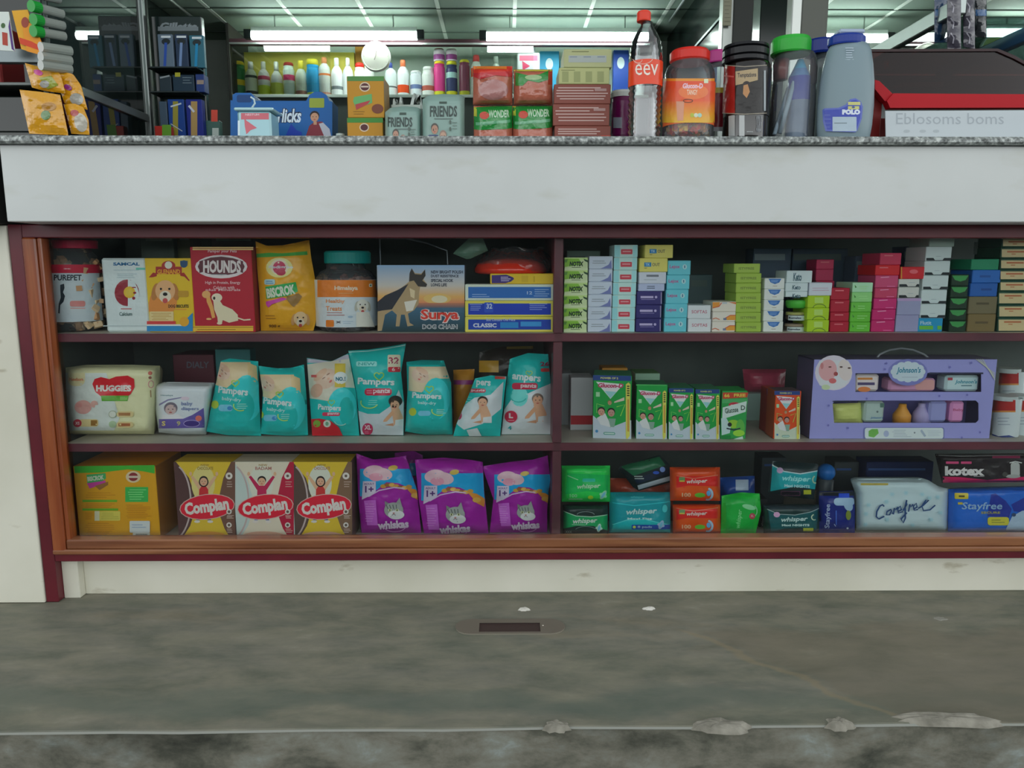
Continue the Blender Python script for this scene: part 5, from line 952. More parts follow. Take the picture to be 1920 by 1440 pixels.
mb.art([E(1563, 699, 35, 33, 'dfd8e4'), G([(1536, 676), (1590, 676), (1597, 688), (1596, 705), (1585, 722), (1568, 730), (1550, 728), (1536, 722)], 'c9ccd0'), E(1552, 694, 17, 20, 'dba6a8', 10), E(1584, 694, 13, 20, 'd8ccc8', -10), E(1567, 701, 4, 4, 'a04c4c'), E(1561, 714, 7, 5, 'c8686a'), E(1556, 688, 3, 1.3, '6a4038'), E(1541, 686, 3, 6, 'c07c7c'), E(1577, 688, 3, 1.5, '4a3430'), E(1592, 690, 3, 1.5, '4a3430'), E(1548, 726, 8, 5, 'b8c8a0'),
        E(1702, 698, 37, 25, '7478b4'), [E(1702 + 24 * math.cos(k * .5236), 697 + 13 * math.sin(k * .5236), 9, 7, 'c4d4dc', 0, 12) for k in range(12)], E(1702, 697, 27, 15, 'c4d4dc'), T("Johnson's", 1680, 688, 1726, 702, '2c7c94', bold=.03, shear=.25), lines(1688, 706, 1720, 708, 1, '98a8b4'),
        RR(1619, 801, 1770, 823, 4, '6c74a8'), RR(1621, 802, 1768, 822, 4, 'c8d4d4'), G([(1628, 808), (1634, 804), (1645, 804), (1647, 812), (1638, 820), (1628, 818)], '6cac50'), E(1661, 813, 5, 6, '9ca8c4'), lines(1672, 805, 1708, 820, 5, 'a0acb8', 1), E(1714, 811, 1.5, 1.5, '6a747c'), L([(1726, 806), (1734, 818)], 4, '98a8b8'), lines(1738, 806, 1764, 818, 4, 'b0bcc4', 1),
        [L([(1829 + 4 * k, 673), (1864, 700 + k * 4)], 1.2, 'b8bca8') for k in range(4)], [E(x, y, 2, 2.2, '6c6cae', 0, 8) for x, y in ((1661, 681), (1624, 747), (1589, 802), (1552, 797), (1820, 680), (1760, 742), (1802, 820), (1836, 810), (1553, 760), (1658, 692), (1812, 740), (1780, 688), (1562, 824))], R(1741, 698, 1842, 701, '2c3048'), R(1560, 751, 1590, 753, '2c3048')], .066, grid=30)
part(mb, 'carton', CARD, gb)
mb = MB().tube([W(1642, 673, .11), W(1650, 664, .11), W(1668, 656, .11), W(1690, 653, .11), W(1712, 656, .11), W(1732, 664, .11), W(1743, 673, .11)], .0022, '868c90'); part(mb, 'handle', PLAST, gb, label='thin grey arched handle')
def gift(name, x0, y0, x1, y1, colr, art=(), m=None, Y=.08): part((lambda b_: (b_.art(art, Y), b_)[1])(MB().bevbox(W(x0, y0, Y).x, W(x1, y0, Y).x, Y, Y + .04, W(x0, y1, Y).z, W(x0, y0, Y).z, colr, .005)), name, m or CARD, gb)
gift('wipes_pack', 1604, 702, 1650, 734, 'd6ccc8', [R(1608, 708, 1636, 712, 'c07c3c'), R(1608, 717, 1640, 722, '4c4468'), E(1620, 730, 12, 5, 'd07c44')])
gift('soap_dish', 1668, 710, 1756, 734, 'c08cac', [RR(1716, 712, 1752, 731, 5, 'c89490')])
gift('soap_box', 1774, 704, 1838, 734, 'b4cccc', [R(1777, 708, 1786, 713, 'a03c44'), T("Johnson's", 1790, 712, 1832, 721, '3c8c9c', shear=.25, bold=.03), R(1802, 722, 1822, 724, '5a8088')])
for nm, x0, x1, c_, ar in (('powder_bottle', 1622, 1660, 'a0b4ac', [T("Johnson's", 1632, 781, 1656, 786, '3c6c9c', shear=.2), R(1650, 756, 1658, 764, '4c6c60'), E(1645, 772, 2, 2, '5c6c6c')]), ('lotion_bottle', 1744, 1778, '8c90c0', []), ('cream_tube', 1784, 1810, 'cc88b4', [T('Baby', 1787, 766, 1807, 772, 'a84c70')])):
    gift(nm, x0, 753, x1, 792, c_, ar)
mb = MB(); c1 = W(1690, 790, .10); mb.lathe([(.020, W(1690, 792, .10).z, 'c08434'), (.020, W(1690, 778, .10).z, 'c88c34'), (.009, W(1690, 764, .10).z, 'c88c34'), (.008, W(1690, 757, .10).z, 'a0783c')], c1.x, .10, 20); part(mb, 'oil_bottle', PLAST, gb, True)
mb = MB(); c1 = W(1726, 790, .10); mb.lathe([(.021, W(1690, 792, .10).z, '9c94bc'), (.018, W(1690, 774, .10).z, '9c94bc'), (.008, W(1690, 762, .10).z, 'a8a0c4'), (.008, W(1690, 756, .10).z, '8c84ac')], c1.x, .10, 20); part(mb, 'shampoo_bottle', PLAST, gb, True)
part(pouch('powder_bag', None, None, [(754, 1560), (793, 1561)], [(754, 1610), (793, 1616)], [(1560, 757), (1616, 755)], [(1560, 793), (1616, 793)], .095, .015, 'bcc470', []) and MB().box(0, .001, .1, .101, gz0 + .002, gz0 + .003, 'bcc470'), 'tray', CARD, gb) if False else None
pb = pouch('powder_bag', None, None, [(754, 1560), (793, 1561)], [(754, 1614), (793, 1618)], [(1560, 757), (1618, 755)], [(1560, 793), (1618, 793)], .095, .015, 'bcc470', []); pb.location = pb.location - gb.location; pb.parent = gb
# --- tins on the right
def tin(cx, y0, y1, rpx, Y, label, zb=None):
    t, x_, z_ = jar('powder_tin', label, 'tin', cx, Y, [(rpx, y1), (rpx, y0 + 8)], 'c4cccc', PLAST, zb=zb, group='red and white powder tins')
    lid(t, cx, Y, [(rpx * 1.02, y0 + 8), (rpx * 1.03, y0 + 7), (rpx * 1.02, y0)], 'aab4b2', 'pale lid')
    wrap_label(t, cx, Y, rpx, y0 + 8, y1 - 2, [R(cx - rpx, y0 + 9, cx + rpx, y0 + 29, 'a82c28'), R(cx - rpx, y0 + 29, cx + rpx, y0 + 32, 'c88440'), lines(cx - 12, y0 + 40, cx + 14, y0 + 58, 3, '8a98a4', 1.2), G([(cx - rpx, y1 - 9), (cx - 10, y1 - 4), (cx + 10, y1 - 6), (cx + rpx, y1 - 2), (cx - rpx, y1 - 2)], '2c3c78')], 'c0cacc')
tin(1882, 741, 822, 22, .10, 'short white tin with red band beside the gift box', Z2 + .0005)
tin(1914, 740, 826, 20, .12, 'white tin with red band cut off by the right edge of the view', Z2 + .0005)
tin(1890, 690, 790, 20, .21, 'taller tin set back behind the short white tin', Z2 + .0005)

# ================================================================ right bay, bottom shelf
GAIN = 1.8
YR = .07
def wtext(x0, y0, x1, y1, c='d8e8e0', rot=-3): return T('whisper', x0, y0, x1, y1, c, rot=rot, bold=.03, shear=.25)
def wing(cx, cy, s, rot, c='a8d8d8'):
    a = math.radians(rot); q = lambda x, y: (cx + (x * math.cos(a) - y * math.sin(a)) * s, cy + (x * math.sin(a) + y * math.cos(a)) * s)
    return [E(*q(0, 0), s * .55, s * 1.3, c, rot), E(*q(-.45, .1), s * .5, s * .4, c, rot), E(*q(.45, .1), s * .5, s * .4, c, rot), E(*q(0, 0), s * .28, s * .8, '6ab0c8', rot)]
K = lambda *a, **k: soft('pad_pack', *a, **k)
def pad(label, x0, y0, x1, y1, Yc, th, colr, art, zb, **k): return soft('pad_pack', label, 'pack', x0, y0, x1, y1, Yc, th, colr, art, zb, **k)
p = pad('dark green and black sanitary pad pack under the bright green one beside the divider', 1055, 947, 1140, 1008, YR + .028, .026, '1c2c2a', [G([(1056, 958), (1080, 968), (1110, 970), (1139, 966), (1139, 1000), (1112, 990), (1080, 990), (1056, 996)], '148a50'), L([(1056, 959), (1080, 969), (1110, 971), (1139, 967)], 1.4, 'a8c8b4'), wtext(1074, 974, 1120, 987), L([(1072, 987), (1098, 988)], 1, 'a8d0b8'), ARC(1098, 1000, 20, 9, 200, 340, 1.2, '5c6c6a'), ARC(1098, 966, 16, 6, 180, 360, 1, '7c8c88'), wing(1123, 994, 7, 10, 'b0d8c8'), T('XXX', 1060, 1000, 1072, 1005, '8a9a90')], Z3 + .0005, wr=.0015)
pad('bright green sanitary pad pack on top of the dark green one', 1053, 873, 1144, 948, YR + .028, .026, '24b048', [G([(1064, 888), (1142, 892), (1140, 930), (1100, 925), (1060, 932)], '14a04c'), L([(1064, 893), (1084, 902)], 1.5, 'a0e0b0'), RR(1092, 899, 1116, 906, 2, '28a088'), wtext(1082, 910, 1126, 922, 'b8e8c0'), wing(1131, 933, 8, 30, '98dcb8'), E(1107, 938, 5, 4, '98cc30'), T('100', 1068, 931, 1082, 938, '8ce0a0', bold=.03), R(1066, 940, 1092, 943, '8ce0a0')], W(1100, 948, YR).z, wr=.003, pu=8, pv=8)
pad('wide teal sanitary pad pack with white lettering between green and orange packs', 1142, 923, 1257, 1008, YR + .036, .034, '14828c', [R(1142, 923, 1257, 937, '167a84'), T('whisper', 1182, 930, 1208, 935, '4ca4a8'), L([(1148, 944), (1190, 950), (1256, 942)], 2, '2ca8b0'), wtext(1174, 956, 1232, 971, 'c4e4e4'), T('Maxi Fits', 1176, 975, 1222, 980, 'a8d4d4', bold=.04), G([(1150, 990), (1175, 980), (1210, 979), (1256, 990), (1256, 1006), (1145, 1006)], '1a9ca0'), L([(1148, 990), (1175, 980), (1210, 979), (1256, 991)], 1.3, '58c8c8'), R(1184, 990, 1256, 1000, '1c4494'), E(1189, 995, 3, 3, 'a8b848'), T('8 pads', 1195, 992, 1222, 998, 'a8c4e0', bold=.03), wing(1239, 990, 7.5, 20, 'a8c8e8'), E(1246, 956, 5, 8, '3cb0b4')], Z3 + .0005, wr=.003, pu=8, pv=8)
ora = lambda oy: [R(1268, oy + 22, 1346, oy + 48, 'c82420'), G([(1264, oy + 48), (1290, oy + 42), (1350, oy + 44), (1350, oy + 72), (1264, oy + 74)], 'd4521c'), L([(1268, oy + 21), (1300, oy + 27), (1346, oy + 20)], 1.2, 'e09070'), RR(1273, oy + 24, 1284, oy + 34, 1, '5c8050'), R(1274, oy + 31, 1283, oy + 33.5, 'c8b040'), wtext(1287, oy + 28, 1326, oy + 39, 'ecd8d0'), T('100', 1278, oy + 57, 1295, oy + 66, 'e8b890', bold=.04), E(1312, oy + 62, 10, 5, '58a030'), ARC(1326, oy + 60, 9, 12, -80, 110, 4, 'a8cce4'), E(1328, oy + 58, 4, 6, '5ca0d4'), lines(1278, oy + 67, 1292, oy + 71, 1, 'e0a070', 1)]
pad('orange sanitary pad pack, lower of two', 1261, 946, 1351, 1010, YR + .030, .028, 'd04a1e', ora(932), Z3 + .0005, wr=.0015, pu=9, pv=9)
pad('orange sanitary pad pack, upper of two', 1256, 876, 1350, 947, YR + .030, .028, 'd04a1e', ora(872), W(1300, 946.5, YR).z, wr=.003, pu=8, pv=8)
pouch('pad_pack', 'bright green sanitary pad pack standing on its side with vertical lettering', 'pack', [(925, 1353), (1008, 1351)], [(922, 1424), (960, 1427), (1008, 1416)], [(1353, 930), (1390, 923), (1427, 926)], [(1350, 1006), (1420, 1006)], YR + .026, .024, '1ea036', [G([(1360, 932), (1416, 936), (1412, 1000), (1362, 1000)], '18983a'), T('whisper', 1367, 970, 1405, 981, '78d088', rot=-83, shear=.2), E(1404, 952, 13, 5, '8cdca0', 15), ARC(1410, 960, 9, 12, -60, 80, 2, '8cdca0'), E(1410, 970, 5.5, 6, 'a03848'), T('XL', 1407, 967, 1413, 972, 'd8b0b0')], zb=Z3 + .0005, wr=.003)
pad('dark teal night pad pack with pink dot and lettering, on the bottom shelf', 1431, 947, 1536, 1010, YR + .030, .028, '16302f', [R(1431, 947, 1536, 956, '26343a'), G([(1440, 956), (1460, 966), (1490, 968), (1520, 960), (1534, 954), (1530, 1000), (1500, 996), (1470, 998), (1445, 1006)], '144c50'), L([(1438, 955), (1460, 966), (1490, 968), (1520, 961), (1535, 954)], 1.4, '8a9c9c'), E(1456, 967, 6, 6, 'b890b0'), wtext(1464, 972, 1514, 985, 'b8d4d0'), T('Maxi NIGHTS', 1465, 988, 1517, 993, '9cb8b4', bold=.05), ARC(1526, 973, 5, 6, 60, 260, 2, 'a8b89c'), R(1505, 997, 1524, 1004, 'a0a830')], Z3 + .0005, wr=.0015)
pouch('pad_pack', 'teal night pad pack in shiny film leaning back on top of the dark teal one', 'pack', [(865, 1448), (925, 1440)], [(868, 1535), (938, 1526)], [(1440, 868), (1448, 864), (1535, 870)], [(1440, 928), (1480, 938), (1530, 943)], YR + .040, .026, '1c2a2c', [G([(1448, 874), (1470, 886), (1500, 890), (1533, 884), (1528, 922), (1490, 916), (1444, 926)], '1c8c94'), L([(1447, 872), (1470, 885), (1500, 890), (1534, 884)], 2.2, 'b8ccd0'), E(1462, 883, 6, 6, 'a890b0'), wtext(1466, 894, 1520, 908, '8cd0d0', 3), T('Maxi NIGHTS', 1470, 912, 1518, 918, '8cb8bc', rot=3, bold=.05), RR(1463, 925, 1500, 935, 2, '5c3c54'), RR(1464.5, 926.5, 1498.5, 933.5, 2, '1c1c24'), R(1506, 923, 1520, 932, 'a0a830'), ARC(1528, 902, 5, 7, 60, 260, 2.5, 'a8c8a8')], zb=W(1480, 947, YR).z + .001, wr=.004, seed=21)
carton('pad_pack', 'narrow black pack standing left of the dark teal night pack', 'pack', 1424, 936, 1438, 1008, YR + .07, .05, '1a1e20', [T('whisper', 1420, 975, 1440, 980, '7c8484', rot=-85)], zb=Z3 + .0005)
pouch('pad_pack', 'navy blue sanitary pad pack on its side with vertical white lettering', 'pack', [(918, 1536), (1008, 1534)], [(918, 1600), (960, 1603), (1008, 1602)], [(1534, 922), (1603, 920)], [(1534, 1008), (1603, 1008)], YR + .028, .025, '18246c', [R(1535, 918, 1603, 930, '1c2026'), T('Stayfree', 1527, 966, 1577, 978, 'a8b8d8', rot=-88, bold=.02), RR(1563, 934, 1602, 950, 7, 'a0c0dc'), E(1590, 950, 8, 12, 'a0c0dc', -20), R(1572, 925, 1592, 934, '2c4cc0'), E(1590, 970, 5, 10, '6c7c30'), R(1566, 960, 1568, 990, '3c5cb0'), E(1588, 997, 2, 2, 'c0ccd8'), L([(1563, 988), (1566, 993)], 1.5, 'a8b8d8')], zb=Z3 + .0005, wr=.002)
# white pack with script lettering
stars = [L([(x - 5, y), (x + 5, y)], 2, '8cacb4') for x, y in ()]
def star(x, y, s=5): return [L([(x - s * math.cos(a), y - s * math.sin(a)), (x + s * math.cos(a), y + s * math.sin(a))], 1.8, '8fb2ba') for a in (0, 1.05, 2.1)]
scr = [L(p_, w_, '1c3c68') for p_, w_ in (([(1655, 955), (1652, 951), (1647, 954), (1641, 966), (1640, 977), (1645, 982), (1655, 976)], 3.2), ([(1668, 961), (1660, 966), (1659, 973), (1665, 973), (1669, 962), (1670, 971)], 2.8), ([(1672, 972), (1674, 958), (1676, 962), (1681, 956)], 2.8), ([(1680, 966), (1687, 962), (1685, 954), (1680, 960), (1681, 969), (1690, 966)], 2.8),
       ([(1690, 964), (1697, 950), (1697, 941), (1694, 956), (1694, 980), (1690, 990), (1686, 982), (1697, 968)], 3.2), ([(1700, 966), (1703, 950), (1704, 956), (1709, 950)], 2.8), ([(1709, 961), (1716, 956), (1715, 948), (1709, 954), (1711, 963), (1718, 961)], 2.8), ([(1718, 959), (1727, 953), (1738, 941), (1733, 941), (1725, 954), (1728, 964), (1740, 962), (1750, 952)], 2.8))]
pouch('pad_pack', 'white pack with blue script and small grey stars', 'pack', [(897, 1594), (930, 1604), (1008, 1604)], [(897, 1760), (920, 1779), (1008, 1775)], [(1594, 903), (1605, 897), (1735, 897), (1760, 915), (1779, 920)], [(1600, 1010), (1780, 1010)], YR + .045, .044, 'b9ced2', [[star(x, y) for x, y in ((1672, 930), (1698, 927), (1728, 930), (1757, 936), (1661, 946), (1627, 953), (1622, 972), (1661, 984), (1620, 995), (1743, 984), (1761, 969), (1708, 996), (1740, 937))], R(1612, 905, 1663, 909, 'a89848'), scr], zb=Z3 + .0005, pu=14, pv=12, wr=.0015, m=mat('matte_film', .4))
pouch('pad_pack', 'bright blue sanitary pad pack with yellow tags under the black one', 'pack', [(914, 1778), (1008, 1776)], [(914, 1960), (1008, 1960)], [(1778, 918), (1960, 912)], [(1776, 1010), (1960, 1010)], YR + .036, .034, '1a58b0', [G([(1858, 928), (1866, 926), (1885, 942), (1896, 960), (1890, 980), (1850, 975)], '1a2c84'), G([(1895, 950), (1920, 935), (1960, 930), (1960, 970), (1900, 965)], '1a2c84'), RR(1789, 925, 1815, 938, 2, 'b8a82c'), R(1797, 930, 1808, 934, '4c4420'), RR(1795, 945, 1804, 950, 1, 'a89c38'), T('Stayfree', 1802, 945, 1878, 965, '9cc4e4', bold=.015, shear=.15), T('SECURE', 1838, 965, 1874, 970, '8c8c3c', bold=.03), RR(1850, 977, 1890, 995, 5, 'b0ac34'), lines(1855, 981, 1882, 991, 2, '6c6c2c', 1.5), G([(1884, 1002), (1896, 975), (1915, 963), (1960, 960), (1960, 1006), (1884, 1006)], 'a0b8cc'), E(1899, 972, 4, 4, '283c5c')], zb=Z3 + .0005, pu=10, pv=14, wr=.002)
pouch('pad_pack', 'black and pink sanitary pad pack with white lettering, topmost at the right', 'pack', [(850, 1753), (914, 1766)], [(850, 1960), (914, 1960)], [(1753, 851), (1780, 853), (1910, 852), (1960, 852)], [(1753, 912), (1960, 910)], YR + .036, .030, '1c1719', [G([(1767, 898), (1800, 899), (1850, 905), (1900, 900), (1960, 894), (1960, 914), (1767, 912)], 'b01c50'), T('kotex', 1771, 876, 1845, 896, 'cccac8', bold=.05), RR(1773, 866, 1797, 871, 1, 'b04068'), RR(1801, 866, 1821, 871, 1, 'b04068'), R(1860, 853, 1912, 859, '8a2c50'), RR(1894, 868, 1911, 898, 6, '9ca09c'), L([(1892, 869), (1903, 866), (1915, 869)], 2, 'b4b8b4'), E(1898, 897, 14, 4, '8c908c'), E(1883, 893, 5, 5, '3c3c38'), L([(1755, 853), (1800, 855), (1960, 852)], 1.5, '9c9c9c'), lines(1822, 896, 1846, 898, 1, '9c9898', 1)], zb=W(1850, 913.5, YR).z + .0, pu=12, pv=14, wr=.002)
pouch('pad_pack', 'black and green pad pack tilted on top of the teal pack', 'pack', [(860, 1170), (880, 1160), (922, 1196)], [(855, 1240), (880, 1262), (922, 1258)], [(1155, 878), (1170, 872), (1238, 852), (1262, 878)], [(1155, 885), (1195, 921), (1258, 904)], YR + .07, .022, '1a2426', [G([(1163, 874), (1236, 856), (1248, 872), (1188, 892)], '1c5438'), G([(1190, 898), (1250, 876), (1256, 886), (1194, 908)], '1c2434'), L([(1196, 914), (1258, 896)], 8, 'a0a8b0'), E(1242, 880, 5, 5, '6c84b8'), E(1230, 886, 6, 3, '2c4ca0'), lines(1188, 891, 1212, 899, 2, '9ca4a0', 1.6)], wr=.002)
pouch('pad_pack', 'dim blue and white pack at the back between the orange and teal night packs', 'pack', [(890, 1348), (990, 1348)], [(890, 1415), (990, 1415)], [(1348, 896), (1415, 892)], [(1348, 1000), (1415, 1000)], .17, .03, '1c3c7c', [R(1379, 900, 1403, 924, '8c9cac')], zb=Z3 + .0005)
pouch('pad_pack', 'dim orange pack behind the teal pack', 'pack', [(890, 1140), (990, 1140)], [(890, 1262), (990, 1262)], [(1140, 896), (1262, 900)], [(1140, 1000), (1262, 1000)], .19, .03, '8c3a28', [], zb=Z3 + .0005)
bl = W(1548, 898, .21); mb = MB(); rb = .022
mb.lathe([(rb * math.sin(math.pi * k / 12) + .0002, Z3 + .12 - rb * math.cos(math.pi * k / 12), '1c5ca0') for k in range(13)], bl.x, .21, 24)
t = thing('blue_cap_bottle', 'dim bottle with round blue cap behind the navy pack', 'bottle', (bl.x, .21, Z3 + .0005)); part(mb, 'cap', PLAST, t, True)
part(MB().lathe([(.02, Z3 + .0005, '3c4448'), (.02, Z3 + .10, '3c4448'), (.012, Z3 + .108, '3c4448')], bl.x, .21, 20), 'body', PLAST, t, True)
for lb, x0, y0, x1, y1, Y, c_ in (('dim navy carton at the back behind the white pack', 1620, 866, 1745, 1005, .24, '141f40'), ('dim grey carton beside the blue cap bottle', 1560, 866, 1606, 1005, .27, '2c3234'), ('dark carton at the back behind the night pads', 1425, 858, 1470, 1005, .26, '283034')):
    carton('carton', lb, 'box', x0, y0, x1, y1, Y, .06, c_, [R(x0 + 8, y0 + 12, x1 - 10, y0 + 16, '2c4470')], zb=Z3 + .0005)

GAIN = 1.2

# ================================================================ on the granite counter
ZC = Z_CT + .0003
# --- glass showcase on the left
def rails(par, x, y0, y1, zs, r=.008, colr='8a9290', name='rail'):
    for z in zs: part(MB().bevbox(x - r, x + r, y0, y1, z - r * 1.3, z + r * 1.3, colr, .001), name, METAL, par)
LX = -.905; LY0, LY1 = -.045, .38; zr = W(137, 147, LY0).z
ls = thing('glass_showcase', 'dark glass showcase with aluminium rails at the left end of the counter', 'showcase', (LX - .3, .1, ZC))
part(MB().bevbox(-1.7, LX - .006, LY0 + .012, LY1 - .02, ZC, ZC + .02, '2a2e2c', .002), 'base', DGLOSS, ls)
part(MB().bevbox(-1.7, LX - .02, LY1 - .018, LY1 - .006, ZC + .021, 2.0, '1c2220', .001), 'back', DGLOSS, ls)
part(MB().bevbox(-1.7, LX - .01, LY0 + .014, LY1 - .03, zr - .01, zr - .004, '59615f', .001), 'shelf', DGLOSS, ls)
part(MB().box(LX - .002, LX, LY0 + .02, LY1 - .018, ZC + .021, 1.9, 'ffffff'), 'side_glass', DPANE, ls, label='dark side glass')
rails(ls, LX, LY0, LY1 - .02, [zr], .007)
part(MB().bevbox(LX - .004, LX + .008, LY1 - .012, LY1 + .004, ZC, 2.0, '6c7270', .002), 'post', METAL, ls, label='bright aluminium corner post')
part(MB().bevbox(LX - .010, LX + .003, LY0 - .006, LY0 + .012, ZC, 2.0, '3c4442', .002), 'post', METAL, ls)
part(MB().bevbox(-1.7, LX - .012, LY0 - .004, LY0 + .012, W(20, 118, LY0).z, W(20, 92, LY0).z, '6c7476', .001), 'front_rail', METAL, ls)
# goods hanging on its front
Yh = LY0 - .035
tag(MB().prism([(W(x, y, Yh).x, W(x, y, Yh).z) for x, y in ((22, 20), (52, 18), (64, 60), (84, 106), (40, 92))], Yh, Yh + .002, 'd09a24').build('header_card', CARD, None, W(50, 60, Yh)), 'yellow and orange card hanging at the left edge beside green capped tubes', 'card')
def art_on(label, name, cat, poly, Y, colr, art, m=None):
    mb = MB().prism([(W(x, y, Y).x, W(x, y, Y).z) for x, y in poly], Y, Y + .002, colr); mb.art(art, Y); return tag(mb.build(name, m or CARD, None, W(poly[0][0], poly[0][1], Y)), label, cat)
art_on('white card with red and purple print above the left front rail', 'header_card', 'card', [(-6, 22), (16, 22), (22, 60), (28, 96), (-6, 94)], Yh - .004, 'c4ccc6', [G([(18, 36), (26, 90), (28, 96), (22, 92), (16, 50)], '4a2c70'), G([(4, 60), (14, 62), (15, 86), (5, 84)], 'a03c2c'), E(6, 48, 4, 5, '3c5c34')])
art_on('orange and red printed panel card under the green capped tubes', 'header_card', 'card', [(40, 40), (64, 45), (88, 106), (50, 96)], Yh - .004, 'd0861c', [G([(36, 70), (60, 78), (82, 90), (84, 98), (38, 82)], 'c03c1c'), E(47, 42, 7, 10, '8c3c2c')])
for i, (x0, y0, x1, y1) in enumerate(((54, -14, 110, -2), (58, 11, 116, 26), (62, 36, 118, 48), (62, 58, 120, 68))):
    a = W(x0, y0, Yh - .012); b = W(x1, y1, Yh + .05); a2 = a + (b - a) * .26
    t = thing('glue_tube', ('clear tube with green cap, partly cut off by the top edge', 'clear tube with green cap, upper of three whole ones', 'clear tube with green cap, middle of three', 'clear tube with green cap, lowest of three')[i], 'tube', a, 'green capped tubes hanging at the left')
    part(MB().tube([a, a2], .0105, '1c8c34', 16), 'cap', PLAST, t, label='green cap'); part(MB().tube([a2 + (b - a) * .002, a2 + (b - a) * .5, b - (b - a) * .06, b], .0088, 'b4c0b4', 16), 'body', clear_mat('tube_plastic', (.75, .82, .78), .2, .55, (.5, .55, .5), .15), t)
for i, (y, c_) in enumerate(((88, 'a89c80'), (106, '9aa08c'), (122, '8c9a90'))):
    a = W(76, y, Yh - .008); b = W(132, y + 8, Yh + .045)
    tag(MB().tube([a, a + (b - a) * .05, a + (b - a) * .95, b], .0095, c_, 12).build('plain_tube', clear_mat('tube_plastic'), None, a), ('clear capless tube just below the green capped ones', 'clear capless tube, middle of three', 'clear capless tube, lowest of three')[i], 'tube')
FOIL = mat('foil_sachet', .18, bump=.9, bscale=30, coat=.5)
for (Lf, Rt, Tp, Bt, lb, sd, ar) in (
    ([(116, 46), (172, 62)], [(116, 108), (172, 122)], [(46, 118), (108, 134), (122, 150)], [(46, 160), (80, 170), (122, 176)], 'yellow cat treat sachet with pink patch, uppermost of those hanging', 1, [E(72, 136, 9, 5, 'b82c80', 20), G([(74, 146), (96, 142), (110, 160), (90, 168)], '8c9438'), E(84, 158, 9, 7, '9c9a94')]),
    ([(130, 98), (205, 125)], [(130, 130), (160, 152), (205, 164)], [(98, 130), (135, 138), (164, 160)], [(98, 180), (125, 196), (164, 206)], 'yellow cat treat sachet with silver kitten, right of the uppermost one', 2, [E(128, 164, 8, 5, '7c2470', 30), E(144, 186, 13, 11, '9c9c94', 20), E(140, 148, 12, 6, 'b88428')]),
    ([(165, 36), (252, 55)], [(165, 110), (252, 128)], [(36, 168), (75, 172), (128, 180)], [(36, 250), (128, 254)], 'golden sachet with green patch hanging below the uppermost one', 3, [E(86, 216, 9, 9, '5a7c4c'), E(92, 200, 14, 8, 'a0701c')]),
    ([(190, 118), (252, 134)], [(190, 152), (225, 166), (252, 168)], [(118, 196), (140, 194), (168, 206)], [(118, 250), (168, 253)], 'golden sachet with silver front at the bottom right of those hanging', 4, [E(152, 230, 12, 18, 'b0aca0', -15), E(140, 212, 8, 6, '9c3430')]),
    ([(180, 105), (240, 112)], [(180, 132), (240, 138)], [(105, 184), (138, 190)], [(105, 238), (138, 242)], 'dark red backed sachet between the golden ones', 5, [])):
    pouch('treat_sachet', lb, 'sachet', Lf, Rt, Tp, Bt, Yh + .010 + .012 * (sd % 3) + (.02 if sd == 5 else 0), .009, 'c48c14' if sd != 5 else '4c1c18', ar, m=FOIL, wr=.005, seed=30 + sd, nu=14, nv=14)
part(MB().bevbox(-1.6, LX - .05, LY0 + .02, LY0 + .18, ZC + .021, zr - .03, '161c1a', .002), 'lower_tray', DGLOSS, ls)
tag(MB().bevbox(-1.13, -1.05, .04, .12, zr, zr + .13, '8c2c2c', .003).build('carton', CARD, None, (-1.09, .08, zr)), 'dim red carton standing inside the left showcase', 'box')

# --- razor rack
YK = .42; zk = lambda y, x=340: W(x, y, YK).z; xk = lambda x: W(x, 150, YK).x
rk = thing('razor_rack', 'black hanging rack of razor packs standing left on the counter', 'display rack', (xk(338), YK, ZC))
mb = MB().bevbox(xk(291), xk(384), YK, YK + .02, ZC, zk(30), '14201f', .002)
mb.art([T('Gillette', 300, 42, 370, 57, '747c80', bold=.05, shear=.15), R(296, 50, 372, 58, '6c7478')], YK); part(mb, 'board', DGLOSS, rk)
for y in (133, 178): part(MB().bevbox(xk(292), xk(384), YK - .045, YK - .001, zk(y + 3), zk(y), '1c2426', .001), 'tray', DGLOSS, rk)
def rp(lb, x0, y0, x1, y1, colr, art, dep=.012, nm='razor_pack', Y=None, zb=None):
    Yy = (YK - .03) if Y is None else Y; return carton(nm, lb, 'pack', x0, y0, x1, y1, Yy, dep, colr, art, m=mat('blister', .35, spec=.25), zb=zb)
zt_ = zk(133) + .0004
def raz(cx, y0, c='2c4c9c'): return [E(cx, y0 + 12, 8, 6, '20282c'), L([(cx, y0 + 14), (cx - 2, y0 + 58)], 5, c), R(cx - 9, y0 + 1, cx + 9, y0 + 5, 'c4ccd0')]
rp('white and blue razor blister, left of three on the rack', 297, 64, 325, 130, '5c6c7c', raz(311, 66), zb=zt_)
rp('dark blue razor blister, middle of three on the rack', 329, 64, 352, 130, '24344c', raz(340, 66, '6c84ac'), zb=zt_)
rp('teal razor blister, right of three on the rack', 356, 66, 383, 130, '2c6070', raz(369, 68, '1c7ca8'), zb=zt_)
zt_ = zk(178) + .0004
rp('small black blade box at the left of the middle tray', 299, 142, 321, 175, '26323a', [L([(300, 146), (318, 142)], 3, '8c9498')], .03, 'blade_box', zb=zt_)
rp('wide blue grey blade box in the middle tray', 324, 140, 364, 175, '1c3040', [R(328, 136, 338, 144, 'a8a430'), lines(342, 143, 360, 158, 3, '7c8c94')], .03, 'blade_box', zb=zt_)
rp('blue blade box at the right of the middle tray', 367, 139, 383, 175, '1e346c', [R(369, 150, 382, 158, '8c7c70')], .03, 'blade_box', zb=zt_)
